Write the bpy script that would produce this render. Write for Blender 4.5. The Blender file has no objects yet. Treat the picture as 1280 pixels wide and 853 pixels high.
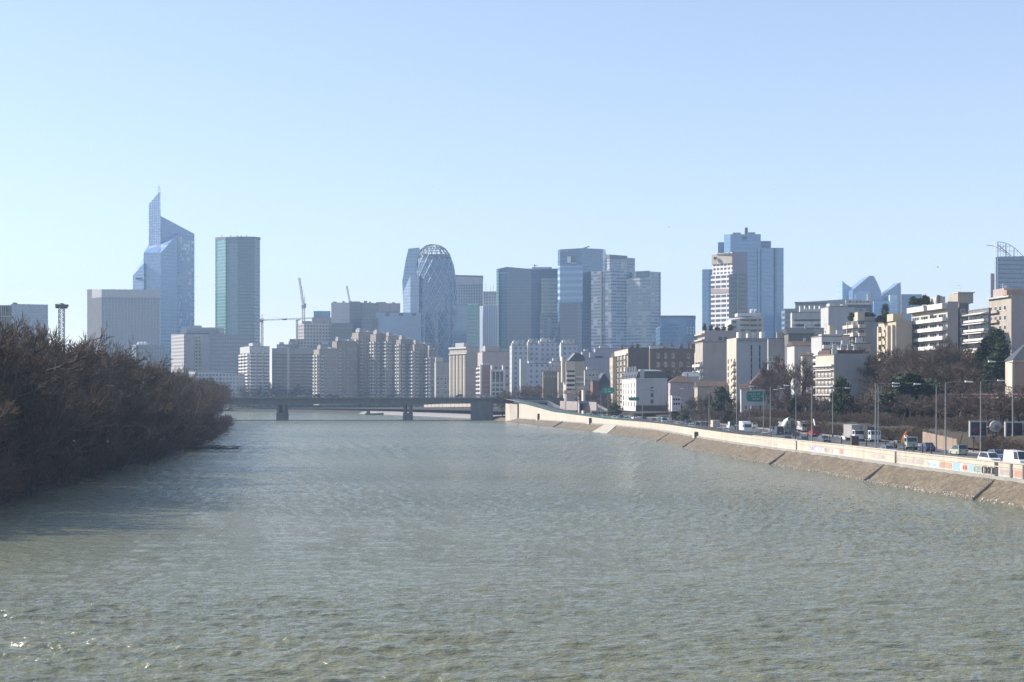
HAZE, SKY, SUN, EXPO = .00018, .148, 4.0, 1.07
import bpy, math, random, bisect
from mathutils import Vector, Matrix
R = math.radians
sc = bpy.context.scene
col = sc.collection
F, CX, HY, CAMZ = 1700.0, 640.0, 493.0, 14.4     # focal length in px of the 1280 px photograph, eye height over the water

def at(px, py, Y):
    return Vector(((px - CX) / F * Y, Y, CAMZ + (HY - py) / F * Y))
def zat(py, Y):
    return CAMZ + (HY - py) / F * Y
def lerp(tab, x):
    if x <= tab[0][0]: return tab[0][1]
    for (a, b), (c, d) in zip(tab, tab[1:]):
        if x <= c: return b + (d - b) * (x - a) / (c - a)
    return tab[-1][1]

# ------------------------------------------------------------------ objects
def tag(o, label=None, cat=None, group=None, kind=None):
    if label: o['label'] = label
    if cat: o['category'] = cat
    if group: o['group'] = group
    if kind: o['kind'] = kind
    return o
def empty(name, loc, rz=0.0):
    o = bpy.data.objects.new(name, None); col.objects.link(o)
    o.empty_display_size = .1
    o.location = loc; o.rotation_euler = (0, 0, rz)
    return o
def thing(name, label, cat, loc, rz=0.0, group=None):
    return tag(empty(name, loc, rz), label, cat, group)
def link(name, me, parent=None, loc=None, rz=None):
    o = bpy.data.objects.new(name, me); col.objects.link(o)
    if parent: o.parent = parent
    if loc is not None: o.location = loc
    if rz is not None: o.rotation_euler = (0, 0, rz)
    return o
def dup(root, loc, rz, sc_=(1, 1, 1), label=None, group=None):
    r = root.copy(); col.objects.link(r)
    r.location = loc; r.rotation_euler = (0, 0, rz); r.scale = sc_
    if label: r['label'] = label
    if group: r['group'] = group
    for ch in root.children:
        c = ch.copy(); col.objects.link(c); c.parent = r
        for g in ch.children:
            d = g.copy(); col.objects.link(d); d.parent = c
    return r

class MB:
    def __init__(s): s.v = []; s.f = []; s.m = []; s.sm = []
    def face(s, pts, mi=0, smooth=False):
        n = len(s.v); s.v += [tuple(p) for p in pts]; s.f.append(tuple(range(n, n + len(pts)))); s.m.append(mi); s.sm.append(smooth)
    def poly(s, verts, faces, mi=0, smooth=False):
        n = len(s.v); s.v += [tuple(p) for p in verts]
        for f in faces: s.f.append(tuple(i + n for i in f)); s.m.append(mi); s.sm.append(smooth)
    def box(s, x0, x1, y0, y1, z0, z1, mi=0):
        s.poly([(x0,y0,z0),(x1,y0,z0),(x1,y1,z0),(x0,y1,z0),(x0,y0,z1),(x1,y0,z1),(x1,y1,z1),(x0,y1,z1)],
               [(0,3,2,1),(4,5,6,7),(0,1,5,4),(1,2,6,5),(2,3,7,6),(3,0,4,7)], mi)
    def prism(s, foot, z0, ztop, mi=0, mtop=None):
        # counter-clockwise foot; z0, ztop numbers or lists
        n = len(foot)
        zb = z0 if isinstance(z0, (list, tuple)) else [z0] * n
        zt = ztop if isinstance(ztop, (list, tuple)) else [ztop] * n
        V = [(p[0], p[1], b) for p, b in zip(foot, zb)] + [(p[0], p[1], t) for p, t in zip(foot, zt)]
        s.poly(V, [(i, (i + 1) % n, n + (i + 1) % n, n + i) for i in range(n)], mi)
        if len(set(zt)) <= 1: s.poly(V, [tuple(range(n, 2 * n))], mi if mtop is None else mtop)
        else:
            c = (sum(p[0] for p in foot) / n, sum(p[1] for p in foot) / n, sum(zt) / n)
            s.poly(V[n:] + [c], [(i, (i + 1) % n, n) for i in range(n)], mi if mtop is None else mtop)
    def extr(s, prof, y0, y1, mi=0):
        # profile in x,z (counter-clockwise seen from -y), extruded along y
        n = len(prof)
        V = [(x, y0, z) for x, z in prof] + [(x, y1, z) for x, z in prof]
        s.poly(V, [tuple(range(n)), tuple(range(2 * n - 1, n - 1, -1))] + [((i + 1) % n, i, n + i, n + (i + 1) % n) for i in range(n)], mi)
    def tube(s, a, b, r0, r1=None, n=4, mi=0, cap=True, smooth=False):
        r1 = r0 if r1 is None else r1
        a = Vector(a); b = Vector(b); d = b - a
        if d.length < 1e-6: return
        d.normalize()
        u = d.cross(Vector((0, 0, 1)) if abs(d.z) < .9 else Vector((1, 0, 0))).normalized(); w = d.cross(u)
        V = []
        for c, r in ((a, r0), (b, r1)):
            for k in range(n):
                t = 2 * math.pi * k / n
                V.append(c + u * (r * math.cos(t)) + w * (r * math.sin(t)))
        fs = [(k, (k + 1) % n, n + (k + 1) % n, n + k) for k in range(n)]
        s.poly(V, fs, mi, smooth)
        if cap: s.poly(V, [tuple(range(n - 1, -1, -1)), tuple(range(n, 2 * n))], mi)
    def lathe(s, prof, n=16, c=(0, 0), mi=0, smooth=True):
        V = []
        for r, z in prof:
            for k in range(n):
                t = 2 * math.pi * k / n; V.append((c[0] + r * math.cos(t), c[1] + r * math.sin(t), z))
        fs = []
        for i in range(len(prof) - 1):
            for k in range(n):
                fs.append((i * n + k, i * n + (k + 1) % n, (i + 1) * n + (k + 1) % n, (i + 1) * n + k))
        s.poly(V, fs, mi, smooth)
    def mesh(s, name, mats):
        me = bpy.data.meshes.new(name)
        me.from_pydata(s.v, [], s.f)
        if not isinstance(mats, (list, tuple)): mats = [mats]
        for m in mats: me.materials.append(m)
        me.polygons.foreach_set('material_index', s.m)
        me.polygons.foreach_set('use_smooth', s.sm)
        me.update()
        return me
    def build(s, name, mats, parent=None, loc=None, rz=None):
        return link(name, s.mesh(name, mats), parent, loc, rz)

# ------------------------------------------------------------------ materials
class NT:
    def __init__(s, name):
        s.mat = bpy.data.materials.new(name); s.mat.use_nodes = True
        s.t = s.mat.node_tree; s.t.nodes.clear()
        s.out = s.t.nodes.new('ShaderNodeOutputMaterial')
    def n(s, typ, ins=(), **kw):
        nd = s.t.nodes.new('ShaderNode' + typ)
        for k, v in kw.items(): setattr(nd, k, v)
        for i, v in (ins.items() if isinstance(ins, dict) else enumerate(ins)):
            if v is None: continue
            if isinstance(v, bpy.types.NodeSocket): s.t.links.new(v, nd.inputs[i])
            else:
                sk = nd.inputs[i]
                if sk.type == 'RGBA' and len(v) == 3: v = (*v, 1)
                sk.default_value = v
        return nd
    def math(s, op, a, b=None, c=None): return s.n('Math', (a, b, c), operation=op).outputs[0]
    def mix(s, f, a, b):
        nd = s.n('Mix', data_type='RGBA')
        for i, v in ((0, f), (6, a), (7, b)):
            if isinstance(v, bpy.types.NodeSocket): s.t.links.new(v, nd.inputs[i])
            else: nd.inputs[i].default_value = (*v, 1) if i > 0 and len(v) == 3 else v
        return nd.outputs[2]
    def noise(s, vec, scale, detail=3, rough=.55):
        return s.n('TexNoise', {'Vector': vec, 'Scale': scale, 'Detail': detail, 'Roughness': rough}).outputs[0]
    def ramp(s, f, a, b):
        return s.n('MapRange', {0: f, 1: a, 2: b}).outputs[0]
    def bsdf(s, color, rough=.7, metal=0.0, normal=None, ior=1.45, **kw):
        d = {'Base Color': color, 'Roughness': rough, 'Metallic': metal, 'IOR': ior}
        if normal is not None: d['Normal'] = normal
        d.update(kw)
        b = s.n('BsdfPrincipled', d)
        s.t.links.new(b.outputs[0], s.out.inputs[0])
        return s.mat
_mc = {}
def mul(c, k): return tuple(min(1, x * k) for x in c)
def plaster(name, c, var=.22, rough=.85, scale=.35):
    """painted or rendered wall with broad weathering and fine mottling"""
    if name in _mc: return _mc[name]
    t = NT(name)
    tc = t.n('TexCoord').outputs['Object']
    mp = t.n('Mapping', {0: tc, 3: (1, 1, .35)}).outputs[0]
    a = t.ramp(t.noise(mp, scale, 5, .6), .3, .7)
    b = t.ramp(t.noise(tc, scale * 9, 3), .3, .7)
    f = t.math('ADD', t.math('MULTIPLY', a, .65), t.math('MULTIPLY', b, .35))
    m = t.bsdf(t.mix(f, mul(c, 1 - var * 1.5), mul(c, 1 + var * .5)), rough)
    _mc[name] = m; return m
def flat(name, c, rough=.5, metal=0.0, ior=1.45):
    if name in _mc: return _mc[name]
    t = NT(name)
    tc = t.n('TexCoord').outputs['Object']
    f = t.ramp(t.noise(tc, 2.5, 3), .3, .7)
    m = t.bsdf(t.mix(f, mul(c, .88), mul(c, 1.08)), rough, metal, ior=ior)
    _mc[name] = m; return m
def facade(name, glass, span, fh=3.6, ff=.35, mw=1.5, mf=.1, mull=None, rough=.13, var=.45, ior=1.9, z0=0.0, blind=None, bp=.12, metal=0.0):
    """curtain wall in metres: storey bands, mullions and panes that differ a little one from the next"""
    if name in _mc: return _mc[name]
    t = NT(name)
    p = t.n('SeparateXYZ', (t.n('TexCoord').outputs['Object'],)).outputs
    g = t.n('VectorTransform', {0: t.n('NewGeometry').outputs['True Normal']}, vector_type='NORMAL', convert_from='WORLD', convert_to='OBJECT').outputs[0]
    n = t.n('SeparateXYZ', (g,)).outputs
    h = t.math('SUBTRACT', t.math('MULTIPLY', p[1], n[0]), t.math('MULTIPLY', p[0], n[1]))
    h = t.math('ADD', h, 500.07)
    zz = t.math('DIVIDE', t.math('ADD', p[2], 200 * fh - z0), fh); hh = t.math('DIVIDE', h, mw)
    ms = t.math('LESS_THAN', t.math('FRACT', zz), ff)
    mm = t.math('LESS_THAN', t.math('FRACT', hh), mf)
    cv = t.n('CombineXYZ', (t.math('FLOOR', zz), t.math('FLOOR', hh), 0.0)).outputs[0]
    wn = t.n('TexWhiteNoise', {'Vector': cv}, noise_dimensions='2D').outputs[0]
    big = t.ramp(t.noise(t.n('TexCoord').outputs['Object'], .022, 3), .34, .66)  # broad tone drift painted in for large reflections on the glass
    k = t.math('ADD', t.math('MULTIPLY', wn, .5), t.math('MULTIPLY', big, .5))
    gc = t.mix(k, mul(glass, 1 - var), mul(glass, 1 + var * .7))
    if blind is not None:
        gc = t.mix(t.math('GREATER_THAN', wn, 1 - bp), gc, blind)
    c = t.mix(ms, gc, span)
    c = t.mix(mm, c, mull or span)
    mk = t.math('MAXIMUM', ms, mm)
    rg = t.math('ADD', t.math('MULTIPLY', mk, .55 - rough), rough)
    io = t.math('ADD', t.math('MULTIPLY', mk, 1.45 - ior), ior)
    m = t.bsdf(c, rg, metal, ior=io)
    _mc[name] = m; return m

M = {}
def mats():
    M['glass'] = flat('window_glass', (.035, .045, .06), .08, ior=1.6)
    M['glass_pale'] = flat('window_glass_with_nets', (.20, .22, .25), .2)
    M['frame_w'] = flat('white_joinery', (.72, .71, .68), .5)
    M['frame_d'] = flat('dark_joinery', (.07, .07, .075), .5)
    M['white'] = plaster('white_render', (.63, .60, .555), .16)
    M['white2'] = plaster('white_concrete', (.50, .49, .465), .2)
    M['cream'] = plaster('cream_render', (.52, .46, .375), .2)
    M['tan'] = plaster('tan_render', (.41, .36, .305), .18)
    M['yellow'] = plaster('yellow_render', (.52, .43, .315), .18)
    M['pink'] = plaster('pink_render', (.42, .27, .21), .18)
    M['pinkgrey'] = plaster('pink_grey_render', (.40, .34, .32), .16)
    M['grey'] = plaster('grey_render', (.33, .32, .31), .18)
    M['lgrey'] = plaster('light_grey_render', (.46, .45, .45), .16)
    M['dgrey'] = plaster('dark_grey_render', (.17, .165, .165), .2)
    M['brown'] = plaster('brown_brick', (.145, .105, .085), .25)
    M['brick'] = plaster('red_brick', (.22, .115, .095), .25)
    M['concrete'] = plaster('concrete', (.30, .29, .275), .25, .9)
    M['dconcrete'] = plaster('dark_concrete', (.17, .165, .16), .25, .9)
    M['slate'] = plaster('slate_roof', (.065, .07, .08), .2, .55)
    M['zinc'] = plaster('zinc_roof', (.22, .235, .25), .18, .45)
    M['tile'] = plaster('tiled_roof', (.12, .075, .06), .25, .8)
    M['roofgrey'] = plaster('gravel_roof', (.19, .185, .18), .2, .95)
    M['steel'] = flat('galvanised_steel', (.20, .205, .21), .45, .3)
    M['dark'] = flat('dark_metal', (.045, .046, .05), .5)
    M['black'] = flat('rubber', (.02, .02, .021), .8)
    M['whitem'] = flat('white_metal', (.75, .75, .74), .4)
    M['red'] = flat('red_paint', (.45, .04, .03), .4)
    M['orange'] = flat('orange_paint', (.60, .16, .03), .45)
    M['signgreen'] = flat('green_sign_panel', (.012, .19, .125), .45)
    M['signwhite'] = flat('white_sign_panel', (.62, .63, .63), .45)
    M['greenrail'] = flat('green_rail', (.035, .09, .075), .45)
mats()
# ------------------------------------------------------------------ river banks
WEDGE = [(-150, 112), (0, 90), (100, 74), (172, 64.8), (185.5, 63.6), (203, 59.9), (224, 58.6), (253, 56), (276, 53.3), (304, 49.5), (353, 46.3),
         (447, 42.5), (500, 34), (583, 19.9), (707, -1.7), (800, -22), (900, -62), (1000, -112), (1100, -182), (1165, -300), (1170, -420)]
def xw(Y): return lerp(WEDGE, Y)
# smoothing of the polyline
_s = [(y, sum(xw(y + d) for d in (-24, -16, -8, 0, 8, 16, 24)) / 7) for y in range(-120, 1150, 10)]
def xs(Y): return lerp(_s, Y)
def roadz(Y): return lerp([(0, 4.0), (520, 4.0), (600, 5.6), (680, 9.0), (750, 12.0), (800, 12.0)], Y)
def redge(Y): return lerp([(200, 25), (256, 25), (290, 31), (450, 31), (520, 40), (900, 40)], Y)
def hillk(Y): return lerp([(0, 1), (430, 1), (560, .35), (800, .3), (1200, .3)], Y)
def wallbase(Y): return lerp([(0, 2.8), (520, 2.9), (700, 1.9), (1100, 2.0)], Y)
def walltop(Y): return lerp([(0, 4.95), (520, 4.95), (620, 6.4), (690, 9.4), (760, 10)], Y)
def rz2(off, Y):
    # the carriageway next to the wall climbs to the bridge, the rest of the road stays low
    return lerp([(14, roadz(Y)), (16, min(4.4, roadz(Y)))], off)
def ground(off, Y):
    k = hillk(Y); rz = rz2(off, Y); e = redge(Y)
    if off <= e + 3.2: return rz + (.12 if off > e else 0)
    o = off - e
    t1 = 3.0 * k
    if o < 4: return rz + .12 + t1 * (o - 3.2) / .8
    base = rz + t1
    if o < 24: return base + .1 * (o - 4) * k
    if o < 25.5: return base + 2 * k + 4.4 * k * (o - 24) / 1.5
    return base + 6.4 * k + lerp([(0, 0), (60, 5), (130, 11), (260, 17), (700, 22), (2000, 22)], o - 25.5) * k
def gxy(X, Y):
    if Y > 1150: return lerp([(1150, 3), (1300, 6), (1800, 9)], Y)
    return ground(X - xs(Y), Y)
def offY(px, off):
    """distance at which the line `off` metres in from the water's edge crosses picture column px"""
    lo, hi = 60.0, 760.0
    g = lambda Y: (px - CX) / F * Y - (xs(Y) + off)
    for _ in range(50):
        m = (lo + hi) / 2
        if g(m) < 0: lo = m
        else: hi = m
    return (lo + hi) / 2
def tang(Y):
    v = Vector((xs(Y + 6) - xs(Y - 6), 12)); return math.atan2(v.y, v.x)   # heading of the bank, pointing away

def earth(name, a, b, c, sa=.08, sb=1.2, bump=.4):
    t = NT(name)
    tc = t.n('TexCoord').outputs['Object']
    f1 = t.ramp(t.noise(tc, sa, 5, .6), .35, .65); f2n = t.noise(tc, sb, 5, .7); f2 = t.ramp(f2n, .35, .65)
    cc = t.mix(t.math('MULTIPLY', f2, .75), t.mix(f1, a, b), c)
    bp = t.n('Bump', {'Height': f2n, 'Strength': bump, 'Distance': .3}).outputs[0]
    return t.bsdf(cc, .95, normal=bp)
M['soil'] = earth('winter_ground', (.058, .045, .036), (.05, .044, .03), (.03, .026, .022))
M['bank'] = earth('dry_grass_bank', (.25, .205, .145), (.165, .132, .092), (.055, .042, .031), .3, 1.6, 1.0)
M['lawn'] = earth('lawn_and_gravel', (.12, .13, .045), (.15, .14, .07), (.07, .075, .035), .06, .6)
M['city'] = earth('far_city_ground', (.16, .155, .15), (.10, .10, .095), (.07, .07, .065), .02, .2)
M['path'] = earth('pavement', (.32, .28, .26), (.27, .24, .225), (.22, .2, .19), .2, 3, .1)
def asphalt():
    t = NT('asphalt')
    tc = t.n('TexCoord').outputs['Object']
    a = t.ramp(t.noise(tc, .12, 4), .3, .7); b = t.noise(tc, 6, 4, .7)
    c = t.mix(a, (.045, .045, .048), (.085, .083, .082)); c = t.mix(t.ramp(b, .4, .75), c, (.11, .108, .105))
    return t.bsdf(c, .85)
M['asphalt'] = asphalt()
def struct(name, mb, m, kind='structure'):
    return tag(mb.build(name, m), kind=kind)
def grid(rows, mb, mi=0, smooth=True):
    n = len(mb.v); w = len(rows[0])
    for r in rows: mb.v += [tuple(p) for p in r]
    for i in range(len(rows) - 1):
        for j in range(w - 1):
            a = n + i * w + j
            mb.f.append((a, a + 1, a + w + 1, a + w)); mb.m.append(mi); mb.sm.append(smooth)

rnd = random.Random(4)
YS = list(range(-110, 420, 6)) + list(range(420, 800, 10)) + list(range(800, 1141, 20))
# river bed and far ground, one sheet to the horizon
g = MB()
g.face([(-2900, -280, -2.5), (2900, -280, -2.5), (2900, 3900, -2.5), (-2900, 3900, -2.5)])
struct('river_bed', g, M['soil'])
# embankment: toe of pale stones, rough dry grass slope
g = MB(); rows = []
for Y in [y * 1.5 for y in range(-60, 520)]:
    b = wallbase(Y); x = xs(Y)
    row = []
    for o, z in ((-3.5, -2.2), (-.2, -.1), (.45, .22), (1.0, .5), (1.8, .95), (2.7, 1.45), (3.6, 1.95), (4.4, 2.5), (5.0, b), (5.3, b + .02)):
        j = 0 if o in (5.0, 5.3) else rnd.uniform(-.16, .16)
        row.append((x + o + j * .6, Y, z * (b / 2.8) + j if z > 0 else z + j * .3))
    rows.append(row)
grid(rows, g)
struct('embankment', g, M['bank'])
g = MB()
for i in range(1500):
    Y = 90 + 600 * (i / 1500) ** 1.3
    if rnd.random() < .25: continue
    x = xs(Y) + rnd.uniform(-.15, .75); s = rnd.uniform(.08, .27); z = .05 + max(0, (x - xs(Y)) * .45)
    g.poly([(x - s, Y - s * .8, z - .1), (x + s * .9, Y - s, z - .1), (x + s, Y + s, z), (x - s * .8, Y + s * .9, z), (x - s * .6, Y - s * .5, z + s * .35), (x + s * .5, Y - s * .6, z + s * .4), (x + s * .6, Y + s * .5, z + s * .45), (x - s * .5, Y + s * .6, z + s * .4)],
           [(4, 5, 6, 7), (0, 1, 5, 4), (1, 2, 6, 5), (2, 3, 7, 6), (3, 0, 4, 7)])
M['stone'] = plaster('pale_stone', (.42, .39, .33), .3, .9, 1.2)
struct('shoreline_stones', g, M['stone'], 'stuff')
# road with far pavement, banked ground behind
g = MB(); grid([[(xs(Y) + o, Y, rz2(o, Y)) for o in (5.2, 10, 14, 14.7, 16, 20, redge(Y))] for Y in YS if Y <= 790], g)
struct('riverside_road', g, M['asphalt'])
g = MB(); grid([[(xs(Y) + redge(Y) + o, Y, rz2(99, Y) + z) for o, z in ((0, -.1), (0.01, .13), (3.3, .13))] for Y in YS if Y <= 790], g, smooth=False)
grid([[(xs(Y) + 5.45 + o, Y, roadz(Y) + z) for o, z in ((0, .13), (1.5, .13), (1.51, -.1))] for Y in YS if Y <= 790], g, smooth=False)
struct('pavement', g, M['path'])
g = MB()
def dash(o0, w, Ya, Yb):
    g.face([(xs(Ya) + o0, Ya, roadz(Ya) + .005), (xs(Ya) + o0 + w, Ya, roadz(Ya) + .005), (xs(Yb) + o0 + w, Yb, roadz(Yb) + .005), (xs(Yb) + o0, Yb, roadz(Yb) + .005)])
for Y in range(100, 500, 9):
    for o in (10.6, 14.2, 21.2, 24.8 if Y > 292 else 21.3): dash(o, .16, Y, Y + 3)
    dash(17.6, .18, Y, Y + 9.0); dash(7.2, .18, Y, Y + 9.0)
struct('lane_markings', g, M['signwhite'])
g = MB(); rows = []
OFFS = [3.3, 4.0, 8, 14, 20, 24, 25.5, 32, 45, 60, 85, 120, 160, 200, 285, 400, 700, 1500, 2500]
for Y in YS:
    e = redge(Y)
    rows.append([(xs(Y) + e + o, Y, ground(e + o + .001, Y)) for o in OFFS] if Y <= 790 else
                [(xs(Y) + e - 34 + o, Y, lerp([(790, ground(e + o, 790)), (1140, 3)], Y)) for o in OFFS])
grid(rows, g)
struct('hillside', g, M['soil'])
# bank beyond the bridge, lawn, distant city ground
g = MB(); grid([[(xs(Y) + o, Y, z) for o, z in ((-.5, -.6), (3.5, 1.6), (7, 2.0), (26, 2.6))] for Y in YS if 770 <= Y <= 1000], g)
grid([[(xs(Y) + o, Y, z) for o, z in ((-.5, -.6), (3.5, 1.6), (7, 2.0), (26, 2.6))] for Y in YS if 1000 <= Y], g, 1)
grid([[(X, Y, z) for Y, z in ((1160 , -.6), (1168, 1.2), (1172, 1.5))] for X in range(-900, -160, 20)][::-1], g, 1)
tag(g.build('far_quay', [M['path'], M['soil']]), kind='structure')
g = MB(); grid([[(X, Y, z) for X in range(-900, 100, 40)] for Y, z in ((1171, 1.5), (1185, 2.6), (1215, 3.2))], g)
struct('far_lawn', g, M['lawn'])
g = MB(); grid([[(X, Y, z) for X in (-2800, -1400, -700, -300, 0, 300, 700, 1400, 2800)] for Y, z in ((1139, 2.4), (1214, 3.1), (1300, 6), (1800, 9), (3800, 12))], g)
for i, v in enumerate(g.v):
    if v[1] == 1139 and v[0] < 150: g.v[i] = (v[0], 1213, 3.1)
struct('city_ground', g, M['city'])
# left island
LEDGE = [(-150, -40), (0, -50), (100, -58), (172, -65), (229, -71), (326, -79), (420, -92), (560, -118), (661, -134), (700, -150), (740, -190), (745, -260)]
def xl(Y): return lerp(LEDGE, Y)
g = MB(); grid([[(xl(Y) + o, Y, z + rnd.uniform(-.12, .12)) for o, z in ((-170, 2.5), (-60, 3), (-20, 2.6), (-8, 1.8), (-3, .9), (-.5, .1), (2, -1.6))] for Y in range(-110, 745, 6)], g)
struct('island_ground', g, M['soil'])
# river
def water():
    t = NT('river_water')
    tc = t.n('TexCoord').outputs['Object']
    def nz(sx, sy, s, d, ro=.55):
        return t.noise(t.n('Mapping', {0: tc, 3: (sx, sy, 1)}).outputs[0], s, d, ro)
    chop = nz(.3, 1, 1.1, 5, .62); fine = nz(.4, 1, 4.2, 4)
    far = t.ramp(t.n('SeparateXYZ', (tc,)).outputs[1], 150, 420); swell = t.math('MULTIPLY', far, nz(.4, 1, .22, 4, .6))
    gust = t.ramp(nz(.35, 1, .02, 4, .6), .38, .62)
    hgt = t.math('ADD', t.math('MULTIPLY', swell, 1.5), t.math('ADD', t.math('MULTIPLY', chop, t.math('ADD', t.math('MULTIPLY', gust, .35), .42)), t.math('MULTIPLY', fine, .07)))
    bp = t.n('Bump', {'Height': hgt, 'Strength': 1.0, 'Distance': 1.0}).outputs[0]
    silt = t.ramp(nz(.5, 1, .012, 4, .6), .35, .65)
    c = t.mix(silt, (.138, .146, .082), (.188, .180, .106))
    rg = t.math('ADD', t.math('MULTIPLY', t.ramp(t.n('SeparateXYZ', (tc,)).outputs[1], 60, 420), .15), .07)
    return t.bsdf(c, rg, normal=bp, ior=1.72)
M['water'] = water()
import numpy as np
def river():
    """wind-ruffled surface: a sum of many short wave trains, mesh finer near the bridge one stands on"""
    k = .72; inv = np.arange(1 / 30.0, 1 / 1180.0, -k / 24480); Yv = np.concatenate(([-180, -60, 0, 18], 1 / inv, [1185.0]))
    dy = np.maximum(Yv * Yv / 24480 * k, .05); n = 680
    tt = np.linspace(-1, 1, n); half = .47 * np.maximum(Yv, 40) + 14
    X = tt[None, :] * half[:, None]; X[:, 0] = -900; X[:, -1] = 900
    Y = np.repeat(Yv[:, None], n, 1); Z = np.zeros_like(X)
    r = np.random.RandomState(5)
    gust = .75 + .35 * np.sin(X * .021 + Y * .013 + 1) * np.sin(Y * .031 - X * .009) + .2 * np.sin(X * .06 + Y * .045)
    for i in range(76):
        lam = .26 * (4.2 / .26) ** (r.rand() ** 1.05); a = math.radians(84) + r.normal(0, .34); ph = r.rand() * 6.28
        kx, ky = 2 * math.pi / lam * math.cos(a), 2 * math.pi / lam * math.sin(a)
        w = np.clip((lam / dy - 2.2) / 3.0, 0, 1)[:, None] 
        q = np.sin(kx * X + ky * Y + ph + 1.3 * np.sin(X * .33 / lam ** .6 + Y * .05 + i) + .8 * np.sin(Y * .13 / lam ** .5 + 2 * i))
        Z += w * .0085 * lam ** .72 * (q + .25 * q * np.abs(q)) * gust
    dx = half * 2 / n
    for i in range(260):
        lx = .3 * (9 / .3) ** r.rand(); ly = .5 * (80 / .5) ** r.rand(); ph = r.rand() * 6.28; sg = 1 if r.rand() < .5 else -1
        w = np.clip((ly / dy - 2) / 1.5, 0, 1) * np.clip((14 - ly / dy) / 7, 0, 1) * np.clip((lx / dx - 2.2) / 2, 0, 1) * np.clip((18 - lx / dx) / 9, 0, 1)
        w[:4] = 0
        rr = np.nonzero(w > .01)[0]
        if len(rr) == 0: continue
        x, y = X[rr], Y[rr]
        q = np.sin(sg * 6.283 / lx * x + 6.283 / ly * y + ph + 1.4 * np.sin(y / ly * 2.1 + i) + 1.4 * np.sin(x / lx * .83 + 3 * i))
        Z[rr] += w[rr][:, None] * LONG * min(ly / 6.283, .4 * lx) * q * gust[rr]
    Z[:, 0] = Z[:, -1] = 0; Z[:4] = 0
    Z *= WAVE
    co = np.stack([X, Y, Z], -1).reshape(-1, 3); m_ = len(Yv)
    idx = np.arange(m_ * n).reshape(m_, n)
    q = np.stack([idx[:-1, :-1], idx[:-1, 1:], idx[1:, 1:], idx[1:, :-1]], -1).reshape(-1, 4)
    me = bpy.data.meshes.new('river_water'); me.vertices.add(len(co)); me.vertices.foreach_set('co', co.ravel().astype(np.float32))
    me.loops.add(q.size); me.loops.foreach_set('vertex_index', q.ravel().astype(np.int32)); me.polygons.add(len(q))
    me.polygons.foreach_set('loop_start', np.arange(0, q.size, 4, dtype=np.int32)); me.polygons.foreach_set('use_smooth', np.ones(len(q), dtype=bool))
    me.materials.append(M['water']); me.update(calc_edges=True)
    tag(link('river_water', me), kind='structure')
WAVE, LONG = 1.08, .017
river()

# ------------------------------------------------------------------ quay wall
WY = [y for y in range(-60, 500, 4)] + [y for y in range(500, 708, 6)]
def wall_strip(o0, o1, zb, zt, Ys=WY, mb=None):
    mb = mb or MB()
    grid([[(xs(Y) + o1, Y, zb(Y)), (xs(Y) + o0, Y, zb(Y)), (xs(Y) + o0, Y, zt(Y)), (xs(Y) + o1, Y, zt(Y)), (xs(Y) + o1, Y, zb(Y))] for Y in Ys], mb, smooth=False)
    a = Ys[-1]; b = Ys[0]
    for Y in (a, b):
        mb.face([(xs(Y) + o0, Y, zb(Y)), (xs(Y) + o1, Y, zb(Y)), (xs(Y) + o1, Y, zt(Y)), (xs(Y) + o0, Y, zt(Y))])
    return mb
def wallmat():
    t = NT('quay_wall_render')
    tc = t.n('TexCoord').outputs['Object']
    mp = t.n('Mapping', {0: tc, 3: (1, 1, .18)}).outputs[0]
    s = t.ramp(t.noise(mp, .9, 5, .65), .42, .75); a = t.ramp(t.noise(tc, .05, 4), .35, .65)
    y = t.n('SeparateXYZ', (tc,)).outputs[1]
    j = t.math('LESS_THAN', t.math('FRACT', t.math('DIVIDE', t.math('ADD', y, 1000.0), 6.0)), .012)
    c = t.mix(a, (.46, .405, .325), (.52, .46, .385)); c = t.mix(t.math('MULTIPLY', s, .7), c, (.33, .285, .24)); c = t.mix(t.math('MULTIPLY', j, .7), c, (.2, .17, .14))
    return t.bsdf(c, .9)
M['quay'] = wallmat()
qw = thing('quay_wall', 'long cream rendered quay wall with graffiti between road and dry grass bank', 'wall', (0, 0, 0))
wall_strip(5.0, 5.42, lambda Y: wallbase(Y) - .4, walltop).build('wall_face', M['quay'], qw)
wall_strip(4.9, 5.5, lambda Y: walltop(Y) + .003, lambda Y: walltop(Y) + .16, [y for y in WY if y < 312]).build('coping', M['quay'], qw)
wall_strip(4.93, 4.998, lambda Y: walltop(Y) - .62, lambda Y: walltop(Y) - .5, [y for y in WY if y < 330]).build('ledge', M['quay'], qw)
wall_strip(4.5, 4.99, lambda Y: wallbase(Y) - .3, lambda Y: wallbase(Y) + .18).build('footing', M['concrete'], qw)
def wpt(Y, z, out=.01): return (xs(Y) + 5.0 - out, Y, z)
def wbox(Y0, Y1, z0, z1, out, mb, mi=0):
    a, b = xs(Y0) + 4.99, xs(Y1) + 4.99
    mb.poly([(a, Y0, z0), (b, Y1, z0), (b, Y1, z1), (a, Y0, z1), (a - out, Y0, z0), (b - out, Y1, z0), (b - out, Y1, z1), (a - out, Y0, z1)],
            [(4, 7, 6, 5), (0, 4, 5, 1), (3, 2, 6, 7), (0, 3, 7, 4), (1, 5, 6, 2)], mi)
for px, w in ((1119, .35), (1264, .5), (995, .3), (1279, .3)):
    Y = offY(px, 4.8); m = MB(); wbox(Y, Y + w, wallbase(Y) + .19, walltop(Y) - .05, .16, m); m.build('drain_pipe', M['dconcrete'], qw)
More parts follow.
